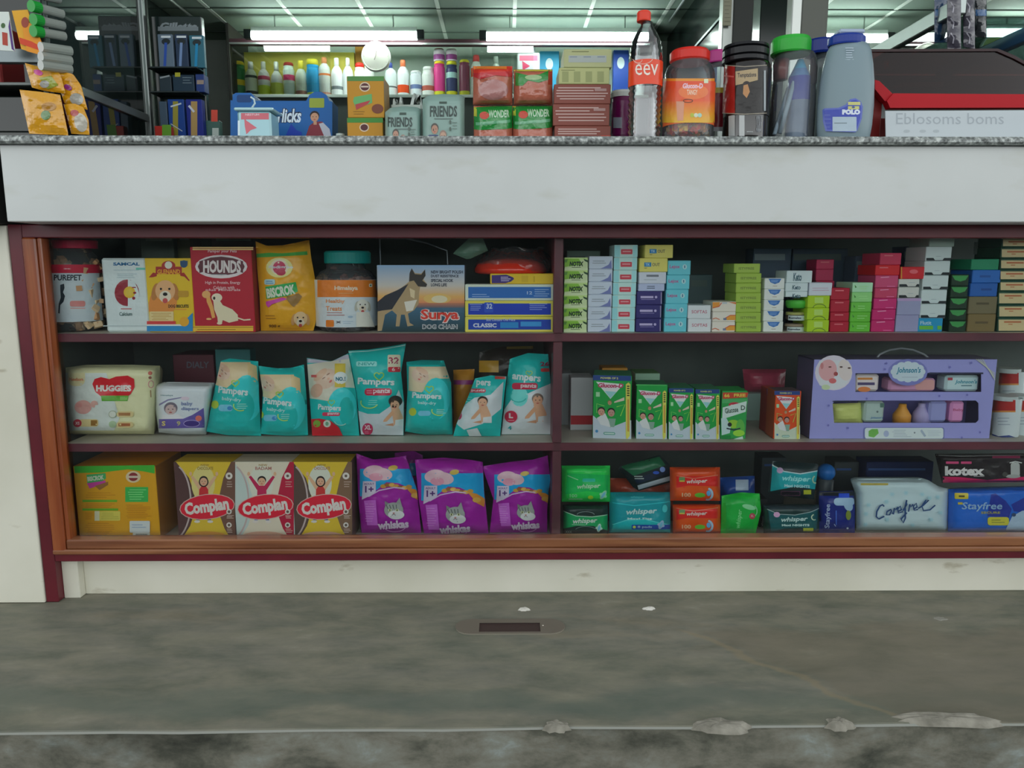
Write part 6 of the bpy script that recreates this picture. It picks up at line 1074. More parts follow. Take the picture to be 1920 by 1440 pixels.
for lb, x0, x1, y0, c_, ar in (('blue and gold bar upright below the razors, left one', 316, 346, 186, '183c80', [R(324, 190, 334, 254, '8c8434'), L([(320, 200), (340, 194)], 3, 'b4bcc0'), L([(320, 232), (342, 246)], 1.5, 'a8b0b4')]), ('navy and tan bar upright below the razors, right one', 350, 380, 186, '1a2678', [R(358, 190, 370, 254, 'a08450'), L([(354, 198), (364, 210)], 4, 'b8bcc8')]), ('dark grey bar leaning at the far left below the razors', 300, 314, 190, '3c4c5c', [])):
    rp(lb, x0, y0, x1, 258, c_, ar, .02, 'chocolate_bar', Y=YK - .07, zb=ZC)
rp('low red and green packet at the foot of the razor rack', 290, 236, 320, 258, 'a02c24', [R(304, 234, 321, 260, '5c8c2c')], .02, 'packet', Y=YK - .10, zb=ZC)
rp('small white and green packet at the right foot of the razor rack', 386, 226, 412, 258, '3c5c54', [R(396, 206, 408, 228, 'c04434'), R(398, 240, 410, 258, 'a8b4ac')], .02, 'packet', Y=YK - .05, zb=ZC)

# --- blue malt drink box with lobes
YH = .20
mb = MB(); pts = [(432, 258), (432, 188), (436, 188), (436, 178), (442, 174), (470, 174), (476, 180), (478, 189), (574, 189), (580, 178), (590, 172), (602, 172), (612, 178), (617, 189), (623, 191), (623, 258)]
mb.prism([(W(x, y, YH).x, max(ZC, W(x, y, YH).z)) for x, y in pts], YH, YH + .06, '165a9c', '124878')
mb.art([RR(444, 178, 472, 192, 4, '0e3c70'), T('orlicks', 508, 203, 566, 231, '20304c', bold=.12, shear=.2), T('orlicks', 509, 204, 565, 230, 'c4d4e0', bold=.03, shear=.2), RR(580, 184, 608, 202, 2, '8a9a38'), G([(574, 254), (580, 236), (590, 228), (604, 228), (616, 240), (620, 256), (574, 256)], '7c2c38'), G([(598, 232), (606, 230), (618, 242), (621, 256), (608, 256)], 'b0b4c0'), face(590, 219, 9, 'b88c70', '241a18'), R(588, 228, 594, 234, 'b88c70'), G([(536, 254), (546, 232), (556, 244), (566, 248), (566, 254)], '1c3ca0')], YH)
tag(mb.build('malt_drink_box', CARD, None, (W(528, 250, YH).x, YH, ZC)), 'wide blue box with white slanted lettering and a boy, standing on the counter', 'box')
t = thing('milk_tub', 'clear square tub with red cone print in front of the wide blue box', 'tub', (W(474, 250, .08).x, .08, ZC))
def zk2(x, y, Y): return W(x, y, Y).z
mb = MB(); q = [(445, 258), (508, 258), (507, 208), (440, 208)]
mb.bevbox(W(445, 230, .06).x, W(508, 230, .06).x, .06, .12, ZC, W(474, 208, .06).z, '8cb8c0', .004); mb.art([R(452, 212, 504, 224, 'b03448'), T('NESTUM', 460, 213, 486, 217, 'd0a8b0'), G([(458, 220), (462, 226), (482, 240), (470, 244), (462, 252), (459, 236)], 'b4384c'), R(446, 226, 450, 254, 'c0d4d8')], .06)
part(mb, 'body', mat('milky_plastic', .2, coat=.4), t)
part(MB().bevbox(W(438, 205, .055).x, W(512, 205, .055).x, .055, .125, W(474, 208, .06).z + .0003, W(474, 202, .06).z, '9cc0c4', .002), 'lid', mat('milky_plastic'), t)
part(MB().tube([W(472, 203, .09), W(478, 194, .09), W(476, 186, .09), W(470, 182, .09)], .002, 'b4c8cc'), 'handle', PLAST, t)
bx = W(638, 250, .16).x
t = thing('cup_stack', 'small stack of white paper cups between the blue box and yellow boxes', 'cups', (bx, .16, ZC), None); mb = MB()
for k in range(6): mb.lathe([(.009 + .0002 * k, ZC + .014 + .006 * k, 'b8c4c0'), (.0125 - k * .0006, ZC + .019 + .006 * k, 'c4d0cc')], bx, .16, 18)
part(mb, 'cups', CARD, t); part(MB().lathe([(.016, ZC, '20303c'), (.017, ZC + .013, '24343c')], bx, .16, 18), 'holder', PLAST, t)
# --- yellow dog biscuit boxes
def dbb(x0, y0, x1, y1, art, lb, zb): return carton('biscuit_box', lb, 'box', x0, y0, x1, y1, .10, .08, 'ac7c20', art, side='8a6420', zb=zb)
b1 = dbb(651, 221, 718, 259, [R(651, 221, 718, 230, '3c7c34'), E(683, 239, 9, 8, 'c4b49c'), E(683, 239, 7, 6, '50282c')], 'yellow dog biscuit box on the counter, lower of two', ZC)
dbb(651, 143, 720, 221, [R(651, 143, 720, 152, '4a7c40'), E(684, 163, 10, 9, 'c4b49c'), E(684, 163, 8, 7, '50282c'), R(677, 161, 691, 164, 'c0b0a0'), G([(664, 182), (697, 176), (698, 193), (668, 204), (662, 190)], '5c9c60'), G([(666, 196), (695, 188), (690, 195), (668, 206)], 'a03c40'), E(708, 204, 11, 9, '6c3c2c'), lines(662, 207, 690, 216, 2, '7c5c1c')], 'yellow dog biscuit box on the counter, upper of two', ZT[b1.name] + .0004)
# --- pale adult diaper packs with couple
def friends(x0, y0, x1, y1, lb, tx, Y):
    w_ = x1 - x0; X = lambda f: x0 + w_ * f; Yy = lambda f: y0 + (y1 - y0) * f
    pouch('adult_diaper_pack', lb, 'diaper pack', [(y0, x0), (y1, x0)], [(y0, x1), (y1, x1)], [(x0, y0 + 8), (X(.15), y0 + 2), (X(.5), y0), (X(.85), y0 + 1), (x1, y0 + 4)], [(x0, y1), (x1, y1)], Y, .03, '7f9a92', [
        T('FRIENDS', *tx, '2c3c38', bold=.03), R(X(.4), tx[1] - 6, X(.58), tx[1] - 3, '3c4c44'), R(X(.28), tx[3] + 2, X(.72), tx[3] + 3.5, '5c6c68'),
        G([(X(.06), y1), (X(.06), Yy(.76)), (X(.16), Yy(.70)), (X(.36), Yy(.70)), (X(.44), Yy(.80)), (X(.44), y1)], '34406c' if w_ > 72 else '3c3c44'), G([(X(.38), y1), (X(.42), Yy(.83)), (X(.52), Yy(.80)), (X(.66), Yy(.84)), (X(.74), y1)], 'a49c88'),
        face(X(.29), Yy(.60), w_ * .09, 'a8806c', '4a4640'), face(X(.49), Yy(.72), w_ * .085, 'b0907c', '8c7468'), E(X(.66), Yy(.48), 2, 3, '4c5c54'), E(X(.66), Yy(.60), 2, 3, '4c5c54'), lines(X(.7), Yy(.46), X(.85), Yy(.62), 3, '6a7c74', 1)], zb=ZC, pu=12, pv=10, wr=.0015, m=mat('matte_film', .4))
friends(722, 199, 790, 259, 'smaller pale green pack with an elderly couple, below white bag handles', (727, 212, 773, 225), .095)
friends(792, 176, 871, 259, 'larger pale green pack with an elderly couple, beside the orange packets', (806, 192, 857, 208), .085)
for lb, P in (('white carry bag handle loop, left of two above the smaller pale pack', [(736, 202), (737, 186), (740, 184), (742, 194), (748, 194), (750, 181), (752, 200)]), ('white carry bag handle loop, right of two above the smaller pale pack', [(768, 202), (772, 184), (776, 174), (780, 176), (779, 192), (784, 176), (788, 202)])):
    Yw = .15; mb = MB(); n = len(P)
    for dy in (0, .004):
        for i, (x, y) in enumerate(P):
            a = W(x, y, Yw + dy + .006 * math.sin(i)); mb.v.append(tuple(a))
            mb.v.append((a.x + .006, a.y, a.z - .004))
    for o_ in (0, 2 * n):
        for i in range(n - 1): mb.f.append((o_ + 2 * i, o_ + 2 * i + 1, o_ + 2 * i + 3, o_ + 2 * i + 2)); mb.c.append(lin('b0bab4'))
    tag(mb.build('bag_handle', mat('matte_film'), None, W(P[0][0], P[0][1], Yw), True), lb, 'bag')
carton('carry_bag', 'folded white carry bag behind the smaller pale green pack', 'bag', 734, 196, 790, 258, .145, .02, 'a0aca4', m=mat('matte_film'), zb=ZC)
# --- orange packets, two on two
def opk(lb, x0, y0, x1, y1, art, zb, seed): 
    return soft('rusk_packet', lb, 'packet', x0, y0, x1, y1, .075, .030, 'a45c48', art, zb, pu=6, pv=6, wr=.004, seed=seed, m=FOIL, group='orange red packets on the counter')
def bot(x0, x1, y0, x2): return [G([(x0, y0), (x1, y0 - 3), (x1, y0 + 28), (x0, y0 + 30)], '1c7c34'), R(x0, y0, x0 + 6, y0 + 12, 'b0b038'), E(x0 + 20, y0 + 10, 9, 5, 'b04434'), T('WONDER', x0 + 28, y0 + 3, x1 - 6, y0 + 13, 'a8c4a8', bold=.03), L([(x0 + 4, y0 + 22), (x0 + 30, y0 + 20), (x1 - 4, y0 + 18)], 4, '60a078')]
opk('orange packet with green band, lower left of four', 888, 198, 961, 259, bot(888, 961, 200, 0), ZC, 1)
opk('orange packet with green band, lower right of four', 961, 198, 1036, 259, bot(961, 1036, 199, 0), ZC, 2)
zz = W(920, 199, .075).z + .002
opk('brown packet with shiny red top, upper left of four', 887, 124, 961, 199, [R(884, 120, 964, 138, 'b8301c', 'c03428'), R(888, 122, 950, 130, 'c8702c'), G([(884, 138), (964, 134), (962, 146), (930, 142), (900, 150), (886, 144)], 'b02c30'), E(925, 170, 28, 20, '9c6c68')], zz, 3)
opk('brown packet with green and yellow top, upper right of four', 963, 130, 1036, 199, [R(960, 126, 1040, 134, 'a8a030'), G([(966, 136), (990, 142), (1012, 140), (1030, 132), (1030, 150), (1010, 156), (990, 152), (980, 162), (966, 162)], '247c30'), E(1000, 146, 16, 5, '8ca878'), R(1028, 130, 1040, 160, 'a02c24')], zz, 4)
# --- boxes
def bx_(lb, x0, y0, x1, y1, colr, art, zb, Y=.05, dep=.09, grp=None): return carton('carton', lb, 'box', x0, y0, x1, y1, Y, dep, colr, art, zb=zb, group=grp)
z = ZC
for (x0, y0, x1, y1, lb) in ((1040, 236, 1145, 259, 'brown box with lines of white text, lowest of three'), (1037, 195, 1143, 235, 'brown box with lines of white text, middle of three'), (1039, 158, 1145, 194, 'brown box with lines of white text, topmost of three brown ones')):
    o = bx_(lb, x0, y0, x1, y1, '7a4238', [lines(x0 + 2, y0 + 4, x1 - 3, y1 - 6, 5 if y1 - y0 > 30 else 3, 'b49a94', 2), R(x1 - 18, y1 - 5, x1, y1, 'b03c2c') if y0 > 230 else R(x1 - 30, y0 + 8, x1 - 8, y0 + 13, '9a7c78')], z, grp='brown text covered boxes'); z = ZT[o.name] + .0004
o = bx_('pale green box with a faint table, lying on the brown boxes', 1048, 127, 1143, 157, 'a4a874', [[R(1054 + k * 22, 134, 1066 + k * 22, 154, '8a9060') for k in range(4)], R(1052, 131, 1078, 132, '6c7048')], z); z = ZT[o.name] + .0004
bx_('pale green box with a grey blue panel, topmost above the brown boxes', 1057, 92, 1147, 126, 'a0a478', [R(1066, 104, 1137, 117, '98a09c'), [R(1068 + k * 26, 106, 1082 + k * 26, 107.5, '6c7888') for k in range(3)], R(1072, 96, 1104, 97.5, '6c7048')], z)
# --- purple tub behind the bottle
t, _, _ = jar('powder_jar', 'purple jar with white lid, half hidden behind the water bottle', 'jar', 1167, .16, [(20, 259), (21, 250), (21, 184), (19, 182)], '5c0c44', PLAST, zb=ZC)
lid(t, 1167, .16, [(21, 184), (22, 176), (21, 172)], 'c0c4c0', 'white lid'); wrap_label(t, 1167, .16, 21, 188, 252, [R(1150, 220, 1166, 240, '8c94a0')], '640c4c')
# --- water bottle
YB1 = -.02
t, bxw, bz = jar('water_bottle', 'tall ribbed clear plastic water bottle with orange cap and label', 'bottle', 1207, YB1,
    [(26, 258), (30, 254)] + [v for k in range(9) for v in ((31, 248 - k * 10), (28.2, 243 - k * 10))] + [(31, 158), (31, 110), (31, 105), (29.6, 101), (30.6, 97), (28.6, 92), (29, 87), (26.6, 82), (27, 77), (24, 71), (20, 62), (14, 53), (11, 48), (11, 42)], 'ffffff', zb=ZC,
    clear=clear_mat('pet_plastic', (.92, .94, .96), .35, .02, (.5, .5, .6), .04))
lid(t, 1207, YB1, [(12.5, 41), (13, 39), (13, 25), (11, 22)], 'd03c28', 'orange red screw cap')
wrap_label(t, 1207, YB1, 31.3, 110, 157, [T('eev', 1191, 120, 1234, 141, 'e4d8cc', bold=.0), ARC(1205, 106, 20, 14, 20, 160, 1.5, 'd8a090'), ARC(1196, 112, 8, 6, 0, 180, 1.2, 'd8a090')], 'd8401c', label='orange label')
# --- sweet jar with orange label
YJ = .0
t, _, _ = jar('sweet_jar', 'clear sweets jar with red lid and orange label', 'jar', 1289, YJ, [(42, 258), (46, 252), (47, 240), (47, 150), (46, 138), (42, 126), (36, 120), (35, 116)], 'ffffff', zb=ZC)
lid(t, 1293, YJ, [(34, 119), (37, 115), (37, 101), (33, 96)], 'c42a20', 'red lid')
chunks(t, 1289, YJ, 41, 228, 254, ['d0862c', 'c84c3c', 'd8b04c', 'c8bcc0', 'b88c4c'], 90, .006, seed=5, name='sweets')
wrap_label(t, 1289, YJ, 47, 147, 230, [R(1240, 147, 1340, 152, 'd0862c'), R(1240, 152, 1340, 190, 'd04a2c', 'd4562c'), R(1240, 190, 1340, 230, 'd4602c', 'd0a42c'), E(1300, 172, 28, 14, 'd8703c'), T('Glucon-D', 1280, 156, 1318, 166, 'd8b8c8', bold=.04, shear=.15), T('TANGY', 1288, 168, 1308, 178, 'e0c8b0', bold=.02), RR(1320, 148, 1328, 156, 1, 'c8d0b0'),
    G([(1268, 190), (1283, 190), (1281, 226), (1270, 226)], 'c88c70'), ARC(1290, 189, 9, 3, 0, 360, 1.2, '4c3020'), [E(1298 + k * 7, 216, 4, 4, ('a8b038', 'c4c8b0', '9cc0b0')[k]) for k in range(3)]], 'd0602c', label='orange and yellow label')
t, _, _ = jar('powder_jar', 'purple lidded dark jar behind the sweets and black jars', 'jar', 1345, .12, [(22, 259), (23, 250), (23, 125), (20, 120)], '6c1828', clear=CLEAR, zb=ZC)
lid(t, 1345, .12, [(19, 120), (20, 118), (20, 100), (18, 97)], '9c2c70', 'purple lid'); wrap_label(t, 1345, .12, 23, 164, 245, [R(1320, 164, 1370, 174, 'a08c2c'), R(1324, 238, 1360, 246, '8c8c90')], '6c1420')
# --- black chocolate jar
YJ = .01
t, _, _ = jar('chocolate_jar', 'dark chocolate jar with black ribbed lid, printed with an almond', 'jar', 1396, YJ, [(36, 258), (40, 252), (41, 245), (41, 125), (38, 120)], '14100e', zb=ZC, clear=mat('smoked_jar', .12, coat=.5))
mb = MB(); P = rings(1397, YJ, [(39, 121), (42, 119), (42, 112), (38, 110), (42, 108), (42, 97), (38, 95), (42, 93), (41, 88)], '15161a'); part(mb.lathe(P, W(1397, 120, YJ).x, YJ, 32), 'lid', PLAST, t, label='black ribbed lid')
wrap_label(t, 1396, YJ, 41.5, 122, 213, [R(1354, 124, 1378, 213, '8c1c18'), L([(1354, 122), (1396, 125), (1438, 122)], 1.5, '8c8474'), L([(1354, 212), (1396, 214), (1438, 212)], 1.5, '8c8474'), G([(1379, 134), (1421, 128), (1421, 150), (1398, 156), (1379, 160)], 'a08c68'), T('Temptations', 1383, 136, 1418, 147, '3c3430', bold=.03, rot=-3), E(1400, 160, 8, 8, '20140f', 40), G([(1394, 160), (1402, 158), (1406, 172), (1400, 184), (1393, 176)], 'a87848'), R(1432, 132, 1436, 208, '8c9498'), L([(1358, 142), (1376, 144)], 3, 'b8504c')], '120e0d', label='black label with almond')
part((lambda b_: (b_.art([R(1366, 216, 1378, 255, '9aa0a0'), R(1386, 216, 1396, 255, 'a8acac'), T('CADBURY', 1418, 216, 1430, 248, '7c8084', rot=0), R(1400, 246, 1412, 248, '8c9090')], YJ, h=cyl(t.location.x, YJ, prad(1396, YJ, 41, 235)), base=.001, grid=4), b_)[1])(MB()), 'lower_print', FILM, t, True)
# --- green lid jar
t, _, _ = jar('wafer_jar', 'clear jar with bright green lid holding blue wrapped sweets', 'jar', 1482, .03, [(36, 258), (40, 250), (41, 235), (41, 125), (38, 108), (34, 102)], 'ffffff', zb=ZC)
lid(t, 1482, .03, [(34, 104), (36, 101), (36, 80), (33, 73)], '2c9c34', 'bright green lid')
mb = MB(); A = lambda x, y, Y=.03: W(x, y, Y)
mb.lathe([(.022, ZC + .006, '24448c'), (.023, ZC + .02, '5a6c84'), (.024, W(1490, 190, .03).z, '1c2c8c'), (.022, W(1490, 145, .03).z, '3c6c9c'), (.014, W(1490, 130, .03).z, '2c8cb0'), (.006, W(1490, 112, .03).z, '2c8cb0')], W(1496, 200, .03).x, .03, 20)
mb.tube([A(1462, 250, .01), A(1490, 150, .02)], .005, '8ca0ac'); mb.tube([A(1452, 252, .0), A(1478, 165, .03)], .004, '7c8c98'); mb.lathe([(.016, W(1460, 150, .05).z, '8c5450'), (.017, W(1460, 112, .05).z, '8c5450')], W(1462, 150, .05).x, .05, 16)
tag(part(mb, 'contents', FILM, t, True), kind='stuff')
# --- blue lidded dark jar behind
t, _, _ = jar('sweet_jar', 'dim clear jar with navy lid behind the green lidded jar', 'jar', 1538, .13, [(26, 259), (28, 250), (28, 120), (24, 104)], 'ffffff', zb=ZC, clear=clear_mat('dim_plastic', (.6, .68, .7), .12, .25, (.2, .24, .26), .1))
lid(t, 1538, .13, [(25, 104), (27, 100), (27, 80), (24, 76)], '10246c', 'navy lid')
# --- tall pale blue mint jar
YP = -.005
t, _, _ = jar('mint_jar', 'tall frosted pale blue mint jar with navy flip lid and blue printed label', 'jar', 1581, YP, [(42, 258), (47, 250), (50, 225), (51, 190), (49, 150), (45, 120), (40, 96), (34, 84)], 'ffffff', zb=ZC, clear=mat('frosted_blue', .35, kind='c', color='76888f', coat=.0, spec=.25), sy=.72)
mb = MB(); P = rings(1587, YP, [(33, 87), (34, 84), (34, 72), (30, 68)], '1c3484'); part(mb.lathe(P, W(1587, 84, YP).x, YP, 28, 1, .8), 'lid', PLAST, t, label='navy lid')
a = W(1594, 64, YP); part(MB().bevbox(a.x - .030, a.x + .022, YP - .02, YP + .015, W(1590, 68, YP).z + .0002, W(1590, 59, YP).z, '9aa8bc', .003), 'flip_tab', PLAST, t, label='pale flip tab')
hp2 = cyl(t.location.x, YP, prad(1581, YP, 50, 215) + .0012, .72)
mb = MB(); mb.art([G([(1542, 206), (1546, 203), (1572, 202), (1586, 196), (1594, 186), (1604, 184), (1614, 190), (1618, 200), (1616, 222), (1608, 244), (1604, 248), (1548, 246), (1543, 228)], '4c5ca8'), G([(1545, 208), (1548, 206), (1574, 205), (1588, 199), (1596, 189), (1604, 187), (1612, 192), (1615, 202), (1613, 222), (1606, 242), (1602, 245), (1551, 243), (1546, 226)], '24389c'),
    R(1590, 191, 1613, 197, 'b4b46c'), R(1590, 199, 1611, 205, 'b4b46c'), E(1600, 201, 3, 2, '3c4c7c'), T('POLO', 1579, 205, 1613, 215, 'c4ccd8', bold=.09), RR(1561, 219, 1606, 246, 1, '9aacb8'), R(1564, 230, 1588, 231.5, '5c6c74'), lines(1546, 212, 1560, 242, 4, '5c6cb0', 1)], YP, h=hp2, base=.001, grid=4)
part(mb, 'label', FILM, t, True, label='blue printed label')
mb = MB(); mb.art(lines(1585, 88, 1602, 114, 6, 'a8b8c4', 1.5), YP, h=cyl(t.location.x, YP, prad(1581, YP, 43, 100) + .001, .72), grid=4); part(mb, 'printed_marks', FILM, t, True)
# --- red rack with smoked lid, paper sign
YD = .02
rr2 = thing('red_rack', 'long red plastic rack with dark smoked lid at the right end of the counter', 'rack', (W(1780, 200, YD).x, YD, ZC))
def zx(x, y, Y=YD): q = W(x, y, Y); return q.x, q.z
RED = mat('red_plastic', .45, spec=.2)
part(MB().prism([zx(1658, 204), zx(1652, 190), zx(1660, 180), zx(1960, 182), zx(1960, 204)], YD - .02, YD + .0, 'b01420').build, 'x', None, None) if False else None
part(MB().prism([zx(1660, 206), zx(1654, 193), zx(1666, 179), zx(2100, 182), zx(2100, 205)], YD - .02, YD, 'a4101c'), 'rim', RED, rr2)
part(MB().prism([zx(1634, 153), zx(1642, 155), zx(1668, 180), zx(1664, 196), zx(1652, 192), (zx(1634, 170))], YD - .015, YD + .005, 'a0101c'), 'bracket', RED, rr2)
part(MB().bevbox(W(1634, 220, YD).x, W(1656, 220, YD).x, YD + .006, YD + .19, ZC, W(1640, 160, YD).z, '6c1a18', .003), 'side', RED, rr2, label='brownish red end wall')
part(MB().bevbox(W(1658, 220, YD).x, 1.5, YD + .18, YD + .19, ZC, W(1640, 190, YD).z, '5c1818', .003), 'back', RED, rr2)
part(MB().prism([zx(1632, 180), zx(1632, 92), zx(1874, 91), zx(1905, 104), zx(1935, 122), zx(1960, 130), zx(1960, 180)], YD + .012, YD + .015, 'ffffff'), 'smoked_lid', clear_mat('smoked_plastic', (.26, .10, .09), .05, .06, (.08, .03, .03), .05), rr2, label='dark smoked lid')
part(MB().prism([zx(1632, 95), zx(1632, 90), zx(1876, 89), zx(1908, 102), zx(1938, 120), (zx(1938, 125)), zx(1906, 108), zx(1874, 94)], YD + .008, YD + .0115, '2a1416'), 'lid_edge', PLAST, rr2)
part(MB().prism([zx(1650, 158), zx(2000, 160), zx(2000, 172), zx(1650, 168)], YD + .03, YD + .10, '6c6258'), 'inner_strip', CARD, rr2)
part(MB().prism([zx(1720, 142), zx(1800, 140), zx(1800, 150), zx(1720, 150)], YD + .06, YD + .10, '8a7c30'), 'inner_card', CARD, rr2)
mb = MB().prism([zx(1661, 262, YD - .03), zx(1660, 208, YD - .03), zx(2100, 206, YD - .03), zx(2100, 262, YD - .03)], YD - .03, YD - .0285, 'b4bcc0')
mb.art([T('Eblosoms boms', 1680, 212, 1882, 233, '9ca4aa', bold=.0), [E(x, 246, 6, 3, 'a4acb0') for x in (1700, 1730, 1755)]], YD - .03)
for i, v in enumerate(mb.v): mb.v[i] = (v[0], v[1], max(v[2], ZC))
tag(mb.build('paper_sign', mat('paper', .8), None, (W(1790, 250, YD).x, YD - .03, ZC)), 'white paper strip with faint grey lettering leaning on the red rack', 'sign')
# --- small showcases, posts and rails on the right
RX = .955
rs = thing('glass_showcase', 'dark glass showcase with slanting aluminium rails above the red rack', 'showcase', (RX + .3, .3, ZC))
a, b = W(1735, 0, 0), W(1594, 66, 0)
def rod(P, r, colr, name, par, m=METAL, label=None): part(MB().tube(P, r, colr, 6), name, m, par, label=label)
y1_ = .36; rod([(RX, .16, W(1720, 8, .0).z + .06), (RX, .62, W(1600, 64, .34).z + .09)], .012, 'a4aaa8', 'rail', rs, label='bright rail') if False else None
zR = W(1735, 0, .0).z
part(MB().bevbox(RX - .012, RX + .012, .05, .62, zR - .010, zR + .022, '949c9a', .002), 'rail', METAL, rs, label='bright aluminium rail')
part(MB().box(RX - .002, RX, .06, .60, ZC + .24, zR - .011, 'ffffff'), 'side_glass', DPANE, rs)
part(MB().bevbox(RX + .015, 1.62, .56, .60, ZC, zR - .011, '2a3230', .002), 'back', DGLOSS, rs)
part(MB().bevbox(RX + .015, 1.62, .10, .559, zR - .008, zR + .0, '1c2422', .002), 'shelf', DPANE, rs)
part(MB().bevbox(RX + .15, RX + .17, .05, .40, zR - .06, zR - .03, '24405c', .002), 'shelf_edge', DGLOSS, rs, label='blue shelf edge')
for lb, x0, x1, y1, Y in (('shiny clear sachet strip hanging above the red rack, left one', 1776, 1802, 92, .05), ('shiny clear sachet strip hanging above the red rack, right one', 1806, 1828, 88, .06)):
    pouch('sachet_strip', lb, 'sachet', [(-20, x0), (y1, x0)], [(-20, x1), (y1, x1)], [(x0, -20), (x1, -20)], [(x0, y1), (x1, y1 + 4)], Y, .008, '3a3842', [L([(x0 + 6, y), (x0 + 12, y + 9), (x0 + 10, y + 20)], 2.5, '8c8a94') for y in (4, 34, 62)], m=FOIL, wr=.006, seed=int(x0), nu=10, nv=20)  # the pale streaks are highlights painted onto the foil
for lb, x0, x1, y1, Y, c_ in (('dim blue packet hanging left of the shiny sachet strips', 1752, 1778, 80, .12, '1c3450'), ('dark packet hanging between sachets and blue shelf edge', 1828, 1850, 70, .10, '1c2024')):
    pouch('hanging_packet', lb, 'packet', [(-20, x0), (y1, x0)], [(-20, x1), (y1, x1)], [(x0, -20), (x1, -20)], [(x0, y1), (x1, y1)], Y, .008, c_, [R(x0, 18, x1, 30, '24507c')], m=FOIL, wr=.004, seed=int(x0), nu=8, nv=14)
def post(lb, x0, xm, x1, Y, ca, cb):
    t = thing('pillar', lb, 'pillar', (W(x0, 200, Y).x, Y, 0.001)); a, b, c = W(x0, 60, Y).x, W(xm, 60, Y).x, W(x1, 60, Y).x
    part(MB().bevbox(a, b, Y, Y + .05, .001, CZ - .006, ca, .003), 'aluminium_strip', METAL, t, label='bright aluminium strip'); part(MB().bevbox(b + .0005, c, Y + .005, Y + .10, .001, CZ - .006, cb, .003), 'column', MATTE, t)
post('dark grey pillar with bright strip rising behind the black chocolate jar', 1354, 1374, 1412, 1.3, 'a4a8a4', '3c3e3c')
post('beige grey pillar with bright strip rising behind the blue lids', 1483, 1502, 1552, .95, 'a8aca8', '5c5e58')
carton('notice_card', 'small beige card fixed near the top of the dark grey pillar', 'card', 1356, -20, 1372, 48, 1.28, .004, '8a8874', [lines(1358, 0, 1370, 44, 6, '6a6858', 1)])
tc_ = thing('tall_cabinet', 'tall dark cabinet with glass side along the right of the shop', 'cabinet', (1.25, 3.1, 0.001))
part(MB().bevbox(1.13, 1.35, 1.9, 3.9, .001, CZ - .006, '1c2624', .003), 'body', DGLOSS, tc_)
part(MB().bevbox(1.122, 1.129, 1.9, 3.9, CZ - .30, CZ - .285, '7c8482', .001), 'rail', METAL, tc_)
for lb, x in (('thin silver conduit under the ceiling at the right', 1.06), ('thin silver conduit under the ceiling at the left', -1.98)):
    part_ = MB().tube([(x, 2.2, CZ - .02), (x, 3.5, CZ - .02)], .008, 'd8dedc', 8).build('conduit', METAL, None, (x, 2.2, CZ - .02)); tag(part_, lb, 'pipe')
# long wall cabinet at the left
wc = thing('side_cabinet', 'long dark glass fronted cabinet lining the left side of the shop', 'cabinet', (-2.5, 2.3, 0.001))
part(MB().bevbox(-3.05, -2.12, .7, 3.95, .001, CZ - .006, '262e2b', .003), 'body', DGLOSS, wc)
for y in (1.6, 2.4, 3.1, 3.62, 3.92): part(MB().bevbox(-2.118, -2.108, y - .012, y + .012, .01, CZ - .02, '8a908c', .001), 'frame_strip', METAL, wc)
part(MB().bevbox(-2.107, -2.10, 3.65, 3.9, W(400, 62, 3.8).z, W(400, 62, 3.8).z + .012, '8a908c', .001), 'top_strip', METAL, wc)
part(MB().bevbox(-2.107, -2.09, 3.72, 3.78, W(410, 158, 3.75).z, W(410, 140, 3.75).z, 'b4b8b4', .001), 'door_lock', PLAST, wc)

# ================================================================ back wall: shelf unit with bottles, tubes, clock
YS = 3.58
xa, xb = W(432, 120, YS).x, W(1218, 120, YS).x; zs = W(800, 177, YS).z; zv = W(800, 84, YS).z
su = thing('shelf_unit', 'lit wall shelf unit across the back of the shop with a row of bottles', 'shelf', ((xa + xb) / 2, YS, 0.001))
part(MB().bevbox(xa, xb, YS + .001, YS + .37, zs - .02, zs, 'a8b4ac', .002), 'shelf_board', PLAST, su)
part(MB().bevbox(xa, xb, YS + .372, YS + .385, zs - .4, CZ - .01, 'a4b4a8', .002), 'back_panel', MATTE, su)
part(MB().bevbox(xa, xb, YS + .02, YS + .37, .001, zs - .022, '3c4440', .002), 'cupboard', MATTE, su)
part(MB().bevbox(xa, xb, YS, YS + .05, zv, W(800, 73, YS).z, '4a2c34', .002), 'valance', MATTE, su, label='dark maroon top strip')
part(MB().bevbox(xa, xb, YS - .006, YS - .001, zv, zv + .012, 'd4dcd8', .001), 'door_track', METAL, su, label='bright door track')
part(MB().bevbox(xa - .02, xa - .001, YS, YS + .38, .001, CZ - .01, '3c3c38', .002), 'upright', MATTE, su)
part(MB().bevbox(xb + .001, xb + .02, YS, YS + .38, .001, CZ - .01, '3c3c38', .002), 'upright', MATTE, su)
DOOR = clear_mat('door_glass', (.97, .985, .97), .35, .0, rough=.0)
for x0, x1 in ((436, 619), (885, 1000)): part(MB().box(W(x0, 120, YS).x, W(x1, 120, YS).x, YS + .010, YS + .0102, zs + .003, zv - .002, 'ffffff'), 'glass_door', DOOR, su)
EMI = bpy.data.materials.new('tube_light'); EMI.use_nodes = True; n_ = EMI.node_tree; p_ = n_.nodes['Principled BSDF']; p_.inputs['Emission Color'].default_value = (.86, 1, .94, 1); p_.inputs['Emission Strength'].default_value = TUBE; p_.inputs['Base Color'].default_value = (1, 1, 1, 1)
